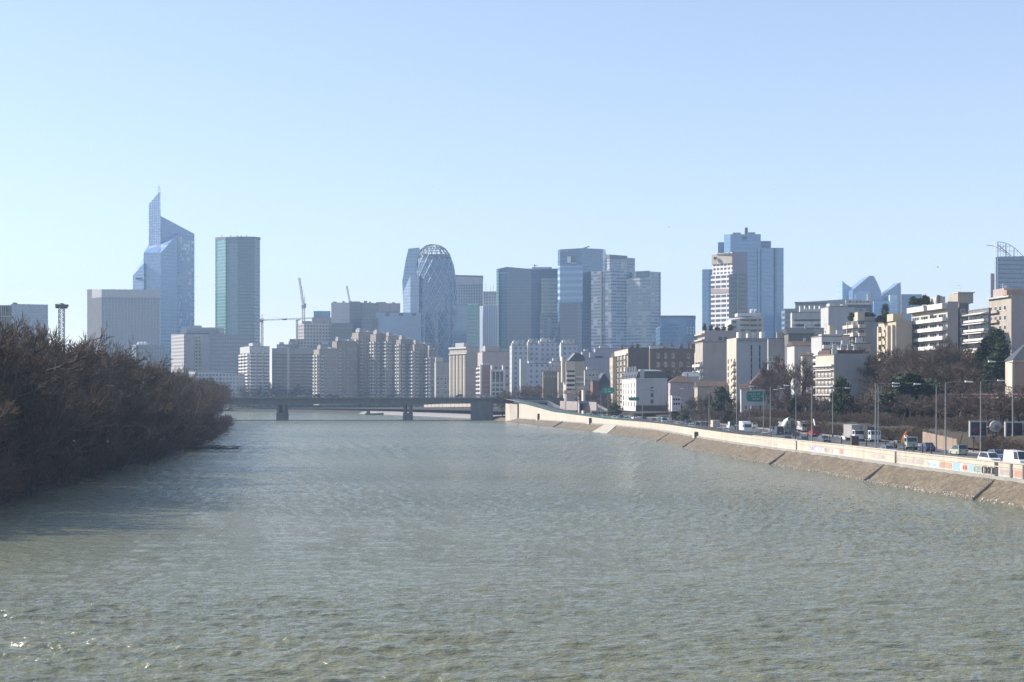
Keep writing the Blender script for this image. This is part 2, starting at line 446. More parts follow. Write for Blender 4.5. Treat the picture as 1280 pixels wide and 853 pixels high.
for px, w, h in ((872, 2.2, 1.35), (739, 3.5, 2.2), (674, 3.0, 3.0)):     # culvert housings; a flat dark sheet paints the shade in each mouth
    Y = offY(px, 4.8); m = MB(); wbox(Y, Y + w * 1.3, wallbase(Y) - .4, wallbase(Y) + h, 1.1, m)
    m.build('culvert_housing', M['quay'], qw)
    m = MB(); x = xs(Y)
    m.box(x + 3.92, x + 4.85, Y - .05, Y - .006, wallbase(Y) - .1, wallbase(Y) + h - .15); m.build('culvert_mouth_shade', M['dark'], qw)
# graffiti: painted pieces a few millimetres proud of the render
GC = {'blue': (.27, .40, .55), 'red': (.5, .24, .19), 'black': (.03, .03, .04), 'violet': (.34, .30, .44), 'orange': (.56, .40, .29), 'pale': (.66, .68, .68), 'green': (.36, .42, .31), 'cyan': (.38, .50, .54), 'grey': (.36, .34, .35)}
for k, v in GC.items(): M['g_' + k] = flat('spray_paint_' + k, v, .7)
def patch(px0, px1, f0, f1, c, slant=0):
    m = MB(); a, b = offY(px0, 5), offY(px1, 5); n = 4
    for i in range(n):
        y0 = a + (b - a) * i / n; y1 = a + (b - a) * (i + 1) / n
        zz = lambda Y, f: wallbase(Y) + .2 + (walltop(Y) - .65 - wallbase(Y) - .2) * f
        j0, j1 = rnd.uniform(-.07, .07), rnd.uniform(-.07, .07)
        m.face([wpt(y0, zz(y0, f0), .008), wpt(y1, zz(y1, f0 + j0 * .4), .008), wpt(y1, zz(y1, f1 + j1), .008), wpt(y0, zz(y0, f1), .008)])
    m.build('graffiti_panel', M['g_' + c], qw)
def scribble(px0, px1, f0, f1, c, n=5, w=.07):
    """one tag: a row of looping spray strokes"""
    m = MB(); a, b = offY(px0, 5), offY(px1, 5)
    z0 = wallbase(a) + .22; zz = walltop(a) - .68 - z0
    for i in range(n):
        yc = a + (b - a) * (i + .5) / n; ry = (b - a) / n * rnd.uniform(.3, .55)
        ph = rnd.uniform(0, 6); k1 = rnd.choice((1, 2, 2, 3)); pts = []
        for q in range(12):
            t = q / 11 * math.pi * rnd.uniform(1.2, 1.25) * 1.6 + ph
            pts.append((yc + ry * math.cos(t * 1.0), z0 + zz * (f0 + (f1 - f0) * (.5 + .5 * math.sin(t * k1)))))
        for p, q in zip(pts, pts[1:]):
            d = Vector((q[0] - p[0], q[1] - p[1])); 
            if d.length < .01: continue
            nx, nz = -d.y / d.length * w, d.x / d.length * w
            m.face([wpt(p[0] - nx, p[1] - nz, .012), wpt(q[0] - nx, q[1] - nz, .012), wpt(q[0] + nx, q[1] + nz, .012), wpt(p[0] + nx, p[1] + nz, .012)])
    m.build('graffiti_tag', M['g_' + c], qw)
patch(1191, 1200.5, .08, .95, 'blue'); patch(1210.5, 1216, .08, .95, 'blue'); patch(1200.7, 1204.5, .1, .9, 'pale'); patch(1205, 1210, .1, .9, 'orange'); scribble(1203, 1209, .2, .8, 'red', 3, .1)
patch(1049.5, 1055, .25, .95, 'red'); patch(1042, 1046, .15, .8, 'pale'); patch(1012, 1030, .1, .85, 'pale'); patch(1161, 1174, .1, .9, 'pale')
scribble(1012, 1030, .1, .9, 'violet', 9, .08); scribble(1030, 1045, .2, .9, 'grey', 5); scribble(1090, 1106, .3, .85, 'violet', 4, .05); scribble(1140, 1157, .2, .9, 'grey', 6, .05)
scribble(1160, 1174, .15, .6, 'blue', 6, .06); scribble(1174, 1190, .1, .9, 'red', 7, .035); scribble(1176, 1190, .2, .9, 'orange', 5, .045); scribble(1217, 1226, .1, .9, 'cyan', 4, .09)
scribble(1227, 1244, .05, .95, 'black', 9, .055); scribble(1250, 1262, .2, .8, 'grey', 5, .04); scribble(1266, 1282, .1, .9, 'red', 6, .05); scribble(1217, 1226, .1, .9, 'green', 4, .05)
scribble(1120, 1140, .2, .8, 'grey', 6, .04); scribble(950, 972, .2, .8, 'grey', 5, .035); scribble(820, 868, .2, .8, 'grey', 4, .03)
# flat dark panel on the wall face, painting the shade of a narrow gap
Y = offY(1246, 4.8); m = MB(); wbox(Y, Y + 1.0, wallbase(Y) + .19, walltop(Y) + .2, .04, m); m.build('wall_gap_shade', M['dark'], qw)
# drainage steps cut down the bank
for i, px in enumerate((1246, 1107, 985, 872, 838, 704)):
    Yb = offY(px, 4.7); Yt = Yb - 2.0
    st = thing('drain_steps', ['narrow stepped drain down the bank below the dark gap in the wall', 'stepped drain down the bank under the plain middle stretch of graffiti wall', 'stepped drain down the bank below the mirror post', 'stepped drain down the bank beside the culvert housing', 'short stepped drain on the bank near the pale ramp', 'farthest stepped drain on the bank near the bridge'][i], 'drain', (xs(Yb), Yb, 0))
    m = MB()
    for s in range(12):
        o = 4.6 - s * .38; x = xs(Yb) - xs(Yb) + o; z = .12 + o * .53
        m.box(o - .4, o, -s * .34 - .12, -s * .34 + .0, z - .5, z + .05)
    m.build('step_flight', M['dconcrete'], st)
# pale concrete ramp
Yr = offY(769, 3); m = MB()
m.poly([(0, 0, -.2), (5.1, 4, 3.1), (5.1, 22, 3.1), (0, 24, -.2), (0, 0, -.9), (5.1, 4, 2), (5.1, 22, 2), (0, 24, -.9)], [(0, 3, 2, 1), (0, 1, 5, 4), (3, 0, 4, 7), (1, 2, 6, 5), (2, 3, 7, 6)])
rp = thing('concrete_ramp', 'pale concrete slipway cut through the dry grass bank', 'ramp', (xs(Yr) - .1, Yr, .25), tang(Yr) - math.pi / 2)
for i in range(len(m.v)): m.v[i] = (m.v[i][0] + .003, m.v[i][1], m.v[i][2])
m.build('ramp_slab', M['stone'], rp)
# rails on the wall
def rail(name, label, pa, pb, matname, step=3.0, hh=.75):
    Ya, Yb = offY(pa, 5.2), offY(pb, 5.2); n = max(2, int((Yb - Ya) / step))
    t = thing(name, label, 'railing', (0, 0, 0)); mm = MB(); pp = MB()
    P = [(xs(Ya + (Yb - Ya) * i / n) + 5.22, Ya + (Yb - Ya) * i / n) for i in range(n + 1)]
    for (x, y), (x2, y2) in zip(P, P[1:]):
        z, z2 = walltop(y), walltop(y2)
        for k, th in ((hh, .11), (hh * .5, .2), (.15, .12)):
            mm.poly([(x - .05, y, z + k - th), (x2 - .05, y2, z2 + k - th), (x2 - .05, y2, z2 + k + th), (x - .05, y, z + k + th), (x + .05, y, z + k - th), (x2 + .05, y2, z2 + k - th), (x2 + .05, y2, z2 + k + th), (x + .05, y, z + k + th)],
                    [(0, 3, 2, 1), (4, 5, 6, 7), (3, 7, 6, 2), (0, 1, 5, 4)])
        pp.box(x - .05, x + .05, y - .05, y + .05, z + .005, z + hh + .02)
    mm.poly(pp.v, pp.f); mm.build('rails', M[matname], t)
rail('guard_rail', 'green painted rail topping the rising quay wall near the bridge', 790, 642, 'greenrail')
rail('guard_rail', 'dark guard rail topping the middle stretch of quay wall', 964, 791, 'dark', 3, .85)
# ------------------------------------------------------------------ buildings
_meshes = {}
class Bld: pass
ALLB = []
def bld(name, label, px0, pxc, px1, pyt, Y, th=0.0, wall='lgrey', roof='roofgrey', zb=None, cat='building', group=None, depth=None, parapet=.8, dmax=60):
    """block with its front-left corner on picture column pxc at distance Y; px0 / px1 are where its left and front faces end"""
    b = Bld(); th = R(th); c, s = math.cos(th), math.sin(th)
    cx = (pxc - CX) / F * Y; t1 = (px1 - CX) / F; t0 = (px0 - CX) / F
    b.w = (t1 * Y - cx) / (c - t1 * s)
    den = s + t0 * c
    b.d = depth or (dmax if den < .02 else min(dmax, max(3, (cx - t0 * Y) / den)))
    if not depth and b.d < 9 and px0 < pxc:          # turn the block until its visible side is a real depth
        q = (cx - t0 * Y) / 9 / math.hypot(1, t0)
        th = max(R(-9), math.asin(max(-1, min(1, q))) - math.atan(t0))
        c, s = math.cos(th), math.sin(th); b.d = max(3.5, min(9, (cx - t0 * Y) / max(.05, s + t0 * c))); b.w = (t1 * Y - cx) / (c - t1 * s)
    if zb is None: zb = min(gxy(cx, Y), gxy(cx + b.w * c, Y + b.w * s)) - .3
    b.h = zat(pyt, Y) - zb; b.Y = Y
    b.root = thing(name, label, cat, (cx, Y, zb), th, group)
    m = MB(); m.box(0, b.w, 0, b.d, 0, b.h)
    b.wall = m.build('wall', wall if not isinstance(wall, str) else M[wall], b.root)
    m = MB()
    p = parapet
    if p:
        m.box(-.12, b.w + .12, -.12, b.d + .12, b.h + .003, b.h + .3)
        m.build('roof', M[roof], b.root)
    b.nw = 0; b.extra = {}
    ALLB.append(b)
    return b
def place(b, face, u, z, me, name, out=0.0):
    if face == 'F': return link(name, me, b.root, (u, -out, z), 0)
    if face == 'L': return link(name, me, b.root, (-out, b.d - u, z), -math.pi / 2)
    return link(name, me, b.root, (b.w + out, u, z), math.pi / 2)
def flen(b, face): return b.w if face == 'F' else b.d
def winmesh(w, h, fr='frame_w', gl='glass', bars=1, sill=True):
    k = ('w', round(w, 2), round(h, 2), fr, gl, bars)
    if k in _meshes: return _meshes[k]
    m = MB(); t = .09
    m.box(-w/2, -w/2 + t, -.07, .02, 0, h); m.box(w/2 - t, w/2, -.07, .02, 0, h)
    m.box(-w/2 + t, w/2 - t, -.07, .02, 0, t); m.box(-w/2 + t, w/2 - t, -.07, .02, h - t, h)
    for i in range(bars):
        x = -w/2 + w * (i + 1) / (bars + 1); m.box(x - .035, x + .035, -.06, .02, t, h - t)
    if sill: m.box(-w/2 - .1, w/2 + .1, -.16, .02, -.1, -.003)
    m.box(-w/2 + t, w/2 - t, -.03, .02, t, h - t, 1)
    _meshes[k] = m.mesh('window', [M[fr], M[gl]]); return _meshes[k]
def wins(b, face, nx, nz, z0, dz, ww, wh, u0=0.0, u1=None, fr='frame_w', gl='glass', bars=1, skip=0.0, seed=1):
    L = flen(b, face); u1 = L if u1 is None else u1
    rn = random.Random(seed)
    me = winmesh(ww, wh, fr, gl, bars); me2 = winmesh(ww, wh, fr, 'glass_pale', bars)
    for k in range(nz):
        for i in range(nx):
            if rn.random() < skip: continue
            u = u0 + (u1 - u0) * (i + .5) / nx
            mm = me2 if rn.random() < .25 else me
            if b.nw < 95:
                place(b, face, u, z0 + k * dz, mm, 'window'); b.nw += 1
            else: b.extra.setdefault((mm.name, ww, wh, fr, gl, bars), []).append((face, u, z0 + k * dz, mm))
def finish_windows():
    for b in ALLB:
        if not b.extra: continue
        m = MB(); ml = []
        for lst in b.extra.values():
            for face, u, z, me in lst:
                ms = []
                for mt in me.materials:
                    if mt not in ml: ml.append(mt)
                    ms.append(ml.index(mt))
                if face == 'F': T = lambda p: (p[0] + u, p[1], p[2] + z)
                elif face == 'L': T = lambda p: (p[1], b.d - u - p[0], p[2] + z)
                else: T = lambda p: (b.w - p[1], u + p[0], p[2] + z)
                n = len(m.v)
                m.v += [T(v.co) for v in me.vertices]
                for p in me.polygons:
                    m.f.append(tuple(i + n for i in p.vertices)); m.m.append(ms[p.material_index]); m.sm.append(False)
        tag(m.build('window', ml, b.root), kind='stuff')
def balmesh(w, dep, mat, ph=1.0, open_=False, glass=False):
    k = ('b', round(w, 2), dep, mat, ph, open_)
    if k in _meshes: return _meshes[k]
    m = MB()
    m.box(-w/2, w/2, -dep, .02, -.2, 0)
    if open_:
        n = max(3, int(w / .5))
        for i in range(n + 1):
            x = -w/2 + .04 + (w - .08) * i / n; m.box(x - .03, x + .03, -dep + .02, -dep + .07, 0.001, ph - .06, 1)
        m.box(-w/2, w/2, -dep, -dep + .09, ph - .06, ph, 1)
        m.box(-w/2, -w/2 + .06, -dep + .1, 0, ph - .06, ph, 1); m.box(w/2 - .06, w/2, -dep + .1, 0, ph - .06, ph, 1)
    else:
        m.box(-w/2, w/2, -dep - .08, -dep, -.22, ph)
        m.box(-w/2, -w/2 + .1, -dep, .02, .003, ph); m.box(w/2 - .1, w/2, -dep, .02, .003, ph)
    _meshes[k] = m.mesh('balcony', [M[mat], M['dark']]); return _meshes[k]
def bals(b, face, nx, nz, z0, dz, frac=.8, dep=1.3, mat='white', u0=0.0, u1=None, open_=False, ph=1.0, door=True, skip=0.0, seed=2, gl='glass'):
    L = flen(b, face); u1 = L if u1 is None else u1
    bw = (u1 - u0) / nx; rn = random.Random(seed)
    me = balmesh(bw * frac, dep, mat, ph, open_)
    dm = winmesh(bw * min(.8, frac * .9), min(2.2, dz * .8), 'frame_w', gl, 2, False)
    for k in range(nz):
        for i in range(nx):
            if rn.random() < skip: continue
            u = u0 + bw * (i + .5)
            place(b, face, u, z0 + k * dz, me, 'balcony')
            if door:
                if b.nw < 95: place(b, face, u, z0 + k * dz + .02, dm, 'window', 0.005); b.nw += 1
                else: b.extra.setdefault('d', []).append((face, u, z0 + k * dz + .02, dm))
def strip(b, face, z, h, mat, name='window_band', u0=0.0, u1=None, out=.06):
    L = flen(b, face); u1 = L if u1 is None else u1
    m = MB(); m.box(-(u1 - u0) / 2, (u1 - u0) / 2, -out, .02, 0, h)
    return place(b, face, (u0 + u1) / 2, z, m.mesh(name, M[mat] if isinstance(mat, str) else mat), name)
def roofbox(b, x0, x1, y0, y1, h, mat='lgrey', name='roof_plant', z=None):
    m = MB(); z = b.h + .31 if z is None else z; m.box(b.w * x0, b.w * x1, b.d * y0, b.d * y1, z, z + h)
    return m.build(name, M[mat] if isinstance(mat, str) else mat, b.root)
def chimneys(b, n, seed=1, mat='tan'):
    rn = random.Random(seed)
    for i in range(n):
        m = MB(); x = b.w * (i + rn.uniform(.3, .7)) / n; y = b.d * rn.uniform(.1, .6); s = rn.uniform(.5, .9)
        m.box(x - s, x + s, y - .4, y + .4, b.h + .302, b.h + rn.uniform(1.6, 2.8)); 
        for k in (-.5, .1, .6): m.tube((x + k * s, y, b.h + 1.5), (x + k * s, y, b.h + 3.2), .16, n=5)
        m.build('chimney', M[mat], b.root)
def mast(b, x, y, h, name='antenna'):
    m = MB(); X, Yy = b.w * x, b.d * y
    m.tube((X, Yy, b.h), (X, Yy, b.h + h), .12, .05, 5)
    for k in (.6, .75, .88): m.box(X - .8, X + .8, Yy - .05, Yy + .05, b.h + h * k, b.h + h * k + .1)
    m.build(name, M['whitem'], b.root)
def vol(root, name, pts, mat, Yback=None, top=None, zb=0.0):
    """tower volume from picture columns: pts = [(px, Y, py_top), ...] counter-clockwise from above; local to root"""
    foot = []; zt = []
    ox, oy, oz = root.location
    for px, Y, py in pts:
        foot.append(((px - CX) / F * Y - ox, Y - oy)); zt.append(zat(py, Y) - oz)
    m = MB(); m.prism(foot, zb, zt, 0, 1)
    return m.build(name, [mat, top or mat], root)
def troot(name, label, px, Y, cat='tower', zb=5.0):
    return thing(name, label, cat, ((px - CX) / F * Y, Y, zb))
def pxbox(root, name, px0, px1, py0, py1, Y, dep, mat):
    m = MB(); a = at(px0, py1, Y); c = at(px1, py0, Y); o = root.location
    m.box(a.x - o.x, c.x - o.x, Y - o.y, Y + dep - o.y, a.z - o.z, c.z - o.z)
    return m.build(name, M[mat] if isinstance(mat, str) else mat, root)

# ---- glass
G_first = facade('pale_blue_curtain_wall', (0.142, 0.289, 0.485), (0.295, 0.377, 0.508), 4.0, .38, 1.6, .1, var=.28, rough=.16)
G_first2 = facade('blue_sloping_glazing', (.18, .28, .48), (.32, .42, .6), 9, .06, 4, .06, var=.2, rough=.15)
G_first3 = facade('speckled_blue_glazing', (0.130, 0.273, 0.460), (0.312, 0.394, 0.525), 4.0, .35, 2.0, .15, var=.4, blind=(0.574, 0.615, 0.656), bp=.2)
G_perf = facade('perforated_screen', (.36, .48, .68), (.20, .3, .5), 3, .3, 3, .35, var=.5, rough=.3)
G_strip = facade('ribbed_office_wall', (0.088, 0.104, 0.136), (0.288, 0.296, 0.328), 3.6, .06, 3.4, .5, (0.288, 0.296, 0.328), var=.2)
G_green = facade('dark_teal_curtain_wall', (.030, .105, .140), (.055, .135, .165), 3.7, .32, 1.5, .12, var=.4)
G_green2 = facade('light_teal_curtain_wall', (.10, .25, .25), (.17, .31, .30), 3.7, .35, 1.5, .1, var=.35)
G_grey = facade('grey_office_wall', (0.058, 0.110, 0.155), (0.184, 0.200, 0.224), 3.6, .4, 2.4, .2, var=.3)
G_blue = facade('mid_blue_curtain_wall', (0.073, 0.200, 0.364), (0.136, 0.238, 0.383), 3.6, .2, 2.4, .07, var=.3)
G_deep = facade('deep_blue_curtain_wall', (0.034, 0.095, 0.167), (0.066, 0.117, 0.179), 3.7, .2, 2.0, .1, var=.3)
G_band = facade('banded_blue_wall', (0.080, 0.217, 0.407), (0.391, 0.476, 0.595), 7.2, .45, 60, .004, var=.12)
G_band2 = facade('banded_pale_wall', (0.075, 0.134, 0.196), (0.384, 0.400, 0.432), 3.5, .5, 4.5, .06, var=.4, blind=(0.320, 0.336, 0.360), bp=.2)
G_band3 = facade('banded_dark_wall', (0.056, 0.107, 0.159), (0.218, 0.242, 0.281), 3.5, .45, 4.5, .05, var=.4, blind=(0.296, 0.312, 0.343), bp=.2)
G_yel = facade('olive_banded_wall', (.16, .20, .22), (.40, .41, .33), 4.2, .5, 3, .05, var=.4)
G_lines = facade('vertical_fin_wall', (0.198, 0.234, 0.306), (0.360, 0.396, 0.468), 60, .02, 2.6, .45, (0.414, 0.450, 0.522), var=.15)
G_net = facade('pale_net_wall', (0.170, 0.187, 0.221), (0.383, 0.383, 0.391), 3.4, .45, 3.2, .45, var=.35)
G_sky = facade('sky_blue_curtain_wall', (0.141, 0.273, 0.440), (0.176, 0.308, 0.466), 3.8, .16, 1.8, .08, var=.16, rough=.12)
G_sky2 = facade('steel_blue_curtain_wall', (0.049, 0.137, 0.253), (0.088, 0.160, 0.272), 3.8, .2, 1.8, .08, var=.2)
G_hot = facade('white_hotel_wall', (.08, .07, .09), (.74, .70, .67), 3.4, .5, 3.4, .3, var=.4)
G_hot2 = facade('lilac_panel_wall', (.27, .24, .30), (.30, .27, .32), 3.4, .1, 6, .03, var=.08, rough=.5, ior=1.5)
G_dark = facade('dark_slate_glazing', (0.040, 0.064, 0.097), (.075, .085, .11), 3.4, .2, 1.6, .1, var=.25, rough=.2)
G_sail = facade('pale_sail_glazing', (.26, .40, .58), (.33, .46, .62), 6, .06, 3, .05, var=.1, rough=.2)
G_sail2 = facade('blue_sail_glazing', (.13, .22, .37), (.2, .3, .45), 6, .06, 3, .05, var=.15)
G_cbx = facade('slate_blue_glazing', (0.058, 0.126, 0.204), (0.104, 0.144, 0.216), 3.6, .25, 2.0, .1, var=.25)
G_resi = facade('dark_balcony_storeys', (.08, .08, .085), (.34, .32, .30), 2.9, .42, 7, .03, var=.4, blind=(.2, .2, .2), bp=.2, ior=1.5, rough=.3)
G_resi2 = facade('grey_flats_wall', (.07, .07, .075), (.25, .22, .20), 2.9, .5, 3.6, .55, var=.4, ior=1.5, rough=.3)
G_warm = facade('beige_office_storeys', (.10, .10, .11), (.46, .42, .39), 3.4, .5, 3.0, .42, var=.3, rough=.3, ior=1.5)
G_pale = facade('pale_blue_office_block', (.20, .30, .42), (.27, .36, .47), 5, .12, 3, .1, var=.15, rough=.3)
G_whiteh = facade('white_hospital_wall', (.16, .19, .24), (.44, .46, .49), 3.3, .55, 3.4, .6, var=.3, rough=.3, ior=1.5)

# ---- 1 far left
r = troot('office_block', 'pale blue ribbed office block poking up at the left end behind the bare trees', 35, 900, 'office block', 3)
vol(r, 'facade', [(14, 900, 380), (60, 905, 381), (60, 940, 381), (10, 940, 380)], facade('pale_ribbed_office_wall', (.20, .26, .36), (.33, .39, .48), 3.8, .12, 3.0, .4, var=.2), top=M['zinc'])
pxbox(r, 'roof_plant', 16, 19, 378.4, 379.9, 905, 4, 'dgrey')
r = troot('office_block', 'dark framed glass block cut by the left edge of the picture', 4, 700, 'office block', 3)
vol(r, 'facade', [(-14, 700, 382), (14.5, 700, 382), (14.5, 730, 382), (-14, 730, 382)], G_dark, top=M['zinc'])
for py in (381.6, 395): pxbox(r, 'cornice', -14.5, 15, py, py + 1.6, 699, .9, 'lgrey')
for px in (1.2, 3.6, 6.2): pxbox(r, 'fin', px, px + .9, 383, 394.8, 699.3, .6, 'white2')
for px in (1.2, 3.2, 5.2): pxbox(r, 'fin', px, px + .7, 397, 420, 699.3, .6, 'white2')
r = thing('floodlight_mast', 'dark lattice floodlight mast rising above the bare trees on the left', 'mast', at(77, 470, 560) * 1)
r.location.z = 3
def lattice(h, s, n, t=.09):
    m = MB()
    for x in (-s, s):
        for y in (-s, s): m.tube((x, y, 0), (x, y, h), t, n=4)
    for i in range(n):
        a, b = h * i / n, h * (i + 1) / n
        m.tube((-s, -s, a), (s, -s, b), t * .7, n=3); m.tube((s, -s, b), (s, s, b), t * .6, n=3); m.tube((-s, s, a), (s, s, b), t * .7, n=3)
        m.tube((-s, -s, b), (s, -s, b), t * .6, n=3); m.tube((-s, -s, a), (-s, s, b), t * .7, n=3); m.tube((s, s, a), (s, -s, b), t * .7, n=3)
    return m
hm = zat(385, 560) - 3
lattice(hm, .95, 22, .16).build('lattice_shaft', M['dgrey'], r)
m = MB()
m.lathe([(.4, hm - .4), (1.3, hm), (1.6, hm + .9), (1.2, hm + 1.6), (.3, hm + 2)], 10)
m.build('head', M['dgrey'], r)
for x, y, z in ((-1.9, 0, .3), (1.9, 0, .2), (-1.5, -1.2, .9), (1.5, -1.2, .8), (0, -1.6, .5), (-2.1, .4, 1.1), (2.2, .3, .9)):
    m = MB(); m.prism([(x - .55, y - .4), (x + .55, y - .4), (x + .45, y + .4), (x - .45, y + .4)], hm + z - .5, hm + z + .5); m.build('lamp_box', M['dgrey'], r)

# ---- 2 ribbed slab
r = troot('office_tower', 'broad grey slab tower with vertical ribs left of the spired tower', 150, 1480)
vol(r, 'facade', [(109, 1500, 362.5), (127, 1480, 362.5), (199.5, 1490, 363), (195, 1530, 363)], G_strip, top=M['roofgrey'])
vol(r, 'parapet_band', [(108.8, 1500, 361.8), (127, 1478.5, 361.8), (199.8, 1488.5, 362.3), (195, 1530, 362.3)], M['lgrey'], zb=zat(372, 1480) - 5)
vol(r, 'corner_pier', [(108.9, 1499.5, 362), (127.2, 1479, 362), (127.8, 1481, 362), (110, 1502, 362)], M['dgrey'], zb=4)
# ---- 3 spired tower
r = troot('glass_tower', 'tallest pale blue glass tower with slanted roofs and a thin spire', 205, 1580)
vol(r, 'main_shaft', [(200.5, 1580, 270), (243, 1600, 292.5), (243, 1640, 292.5), (200.5, 1640, 270)], G_first, top=G_first2)
vol(r, 'tall_blade', [(186, 1584, 255.5), (200.7, 1577, 238.5), (200.9, 1600, 238.5), (188, 1604, 253.5)], G_perf)
vol(r, 'spire', [(197.2, 1582, 236), (200.8, 1576.3, 237), (200.8, 1583, 237), (198.2, 1586, 231.5)], G_perf, zb=zat(262, 1580) - 5)
vol(r, 'front_shaft', [(179.5, 1568, 316), (201, 1560, 316), (223, 1578, 292), (216, 1600, 290), (186, 1590, 306)], G_first, top=G_first2)
vol(r, 'right_front_facet', [(222.5, 1577, 294), (242.6, 1590, 302), (242.6, 1600, 302), (222.5, 1600, 294)], G_first3, zb=0)
vol(r, 'low_wing', [(166, 1572, 345), (180, 1565, 329), (180, 1600, 322), (168, 1600, 341)], G_first, top=G_first2)
for a, b in ((170, 171), (171.6, 172.4), (173, 174.2), (174.8, 175.6), (176.2, 177.4)): pxbox(r, 'roof_sign_letter', a, b, 347.2, 349.4, 1566 + (180 - a) * .5 - 2, .6, 'dgrey')
# ---- 4 teal tower
r = troot('glass_tower', 'dark teal rounded office tower standing alone right of the spired tower', 297, 1500)
vol(r, 'facade', [(269.3, 1516, 297.6), (282, 1502, 297.2), (297, 1496, 296.6), (318, 1500, 296.8), (325, 1514, 297.6), (318, 1540, 297.6), (276, 1545, 297.6)], G_green, top=M['dgrey'])
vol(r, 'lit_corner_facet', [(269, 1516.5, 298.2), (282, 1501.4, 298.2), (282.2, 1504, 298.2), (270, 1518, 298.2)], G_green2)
vol(r, 'roof_edge', [(269, 1516, 296.9), (282, 1501, 296.5), (297, 1495, 295.9), (318, 1499, 296.1), (325.6, 1514, 296.9), (318, 1541, 296.9), (276, 1546, 296.9)], M['dgrey'], zb=zat(298.5, 1500) - 5)
for px in (277, 288, 296, 301, 308): pxbox(r, 'roof_antenna', px, px + .7, 294.2, 296, 1510, 1, 'dgrey')
# ---- 5 low glass and concrete blocks under it
r = troot('office_block', 'low glass office block with a pale concrete corner below the teal tower', 265, 1300, 'office block')
vol(r, 'lit_wing', [(214, 1330, 418), (230, 1300, 418), (262, 1302, 418), (262, 1340, 418)], G_warm, top=M['roofgrey'])
vol(r, 'glass_wing', [(262, 1296, 417), (312, 1304, 419), (312, 1350, 419), (262, 1350, 417)], G_grey, top=M['roofgrey'])
for a, c in ((231, 243), (252, 262)): pxbox(r, 'concrete_pier', a, c, 419, 470, 1294, 3, 'grey')
pxbox(r, 'roof_storey', 226, 275, 409.5, 417.5, 1315, 20, 'lgrey'); pxbox(r, 'roof_storey', 233, 270, 410.8, 417, 1308, 6, G_grey)
pxbox(r, 'roof_hut', 241, 250, 407, 409.4, 1320, 8, 'pinkgrey')
r = troot('office_block', 'small grey block with white roof domes behind the bare tree tops', 190, 1250, 'office block')
vol(r, 'facade', [(163, 1260, 431), (170, 1250, 431), (206, 1252, 432), (206, 1280, 432)], G_grey, top=M['lgrey'])
for px in (174, 178, 182):
    m = MB(); c = at(px, 430, 1262) - r.location; m.lathe([(2.2, c.z - 2), (2.1, c.z), (1.5, c.z + 1.4), (.2, c.z + 2)], 10, (c.x, c.y)); m.build('roof_dome', M['white'], r)
r = troot('office_block', 'low pale block between the bare tree tops and the white balcony flats', 280, 1200, 'office block')
vol(r, 'facade', [(236, 1215, 464), (244, 1200, 464), (309, 1200, 468), (309, 1230, 468)], facade('pale_low_office_wall', (.12, .13, .15), (.40, .40, .41), 3.4, .5, 3, .3, var=.3), top=M['lgrey'])

# ---- 6 residential blocks behind the bridge
M['estate'] = plaster('estate_panels', (.29, .24, .205), .2); M['estate2'] = plaster('estate_panels_beige', (.35, .285, .235), .2)
zf = 5.0
b = bld('apartment_block', 'white balcony flats at the left end of the housing estate by the bridge', 300, 312, 337, 433, 1190, 25, 'white2', zb=zf)
bals(b, 'L', 3, 15, 3, 2.9, .85, 1.6, 'white'); bals(b, 'F', 3, 15, 3, 2.9, .85, 1.6, 'white')
roofbox(b, .3, .7, .3, .7, 3)
b = bld('apartment_block', 'dark fronted slab of flats with long balcony lines beside the white flats', 338, 340, 393, 436, 1205, 4, 'grey', zb=zf)
for k in range(15):
    strip(b, 'F', 3 + k * 2.9, 1.5, 'glass', 'window_band', 1, b.w - 1); 
bals(b, 'F', 4, 15, 2.2, 2.9, .9, 1.5, 'grey', 1, b.w - 1, door=False)
m = MB(); m.box(b.w * .36, b.w * .42, -2.2, -.0, 0, b.h + 1); m.build('stair_tower', M['lgrey'], b.root)
roofbox(b, .1, .3, .2, .6, 2.5, 'white2'); roofbox(b, .6, .8, .2, .6, 2, 'lgrey')
specs = [  # px0, pxc, px1, pytop, Y, label
    (392, 399, 424, 437, 1160, 'grey tower of flats with white corner balconies right of the dark slab'),
    (415, 421, 447, 427, 1170, 'stepped tower of flats below the flat beige office block'),
    (440, 448, 470, 416, 1185, 'tall grey tower of flats under the pale blue block'),
    (463, 470, 487, 418, 1165, 'slim tower of flats with a white balcony stack, right of the tallest'),
    (479, 485, 502, 421, 1160, 'slim tower of flats in the middle of the estate'),
    (495, 501, 520, 425, 1150, 'tower of flats under the left foot of the egg shaped tower'),
    (512, 518, 541, 431, 1145, 'lower tower of flats below the egg shaped tower'),
    (532, 536, 545, 438, 1140, 'last short tower of flats at the right end of the estate')]
for i, (a, c, e, t, Y, lab) in enumerate(specs):
    b = bld('apartment_tower', lab, a, c, e, t, Y, 32, 'estate' if i % 2 else 'estate2', zb=zf, cat='apartment tower', group='towers of flats behind the bridge')
    nz = int((b.h - 6) / 2.9)
    bals(b, 'L', 2, nz, 4, 2.9, .55, 1.5, 'white2', seed=i)
    if 1:
        wins(b, 'F', 4, nz, 4.6, 2.9, 1.6, 1.4, b.w * .25, b.w, seed=i)
    bals(b, 'F', 1, nz, 4, 2.9, .6, 1.2, 'white2', b.w * .04, b.w * .25, seed=i)
    if i == 2:
        for u in (.45, .62): strip(b, 'F', 4, b.h - 7, 'dconcrete', 'vertical_recess', b.w * u, b.w * (u + .07))
    roofbox(b, .1, .5, .2, .7, 2.6, 'lgrey'); roofbox(b, .6, .85, .1, .5, 1.6, 'white2')
    m = MB(); m.box(b.w * .05, b.w * .22, -.3, b.d * .4, b.h + .31, b.h + 4); m.build('roof_plant', M['grey'], b.root)
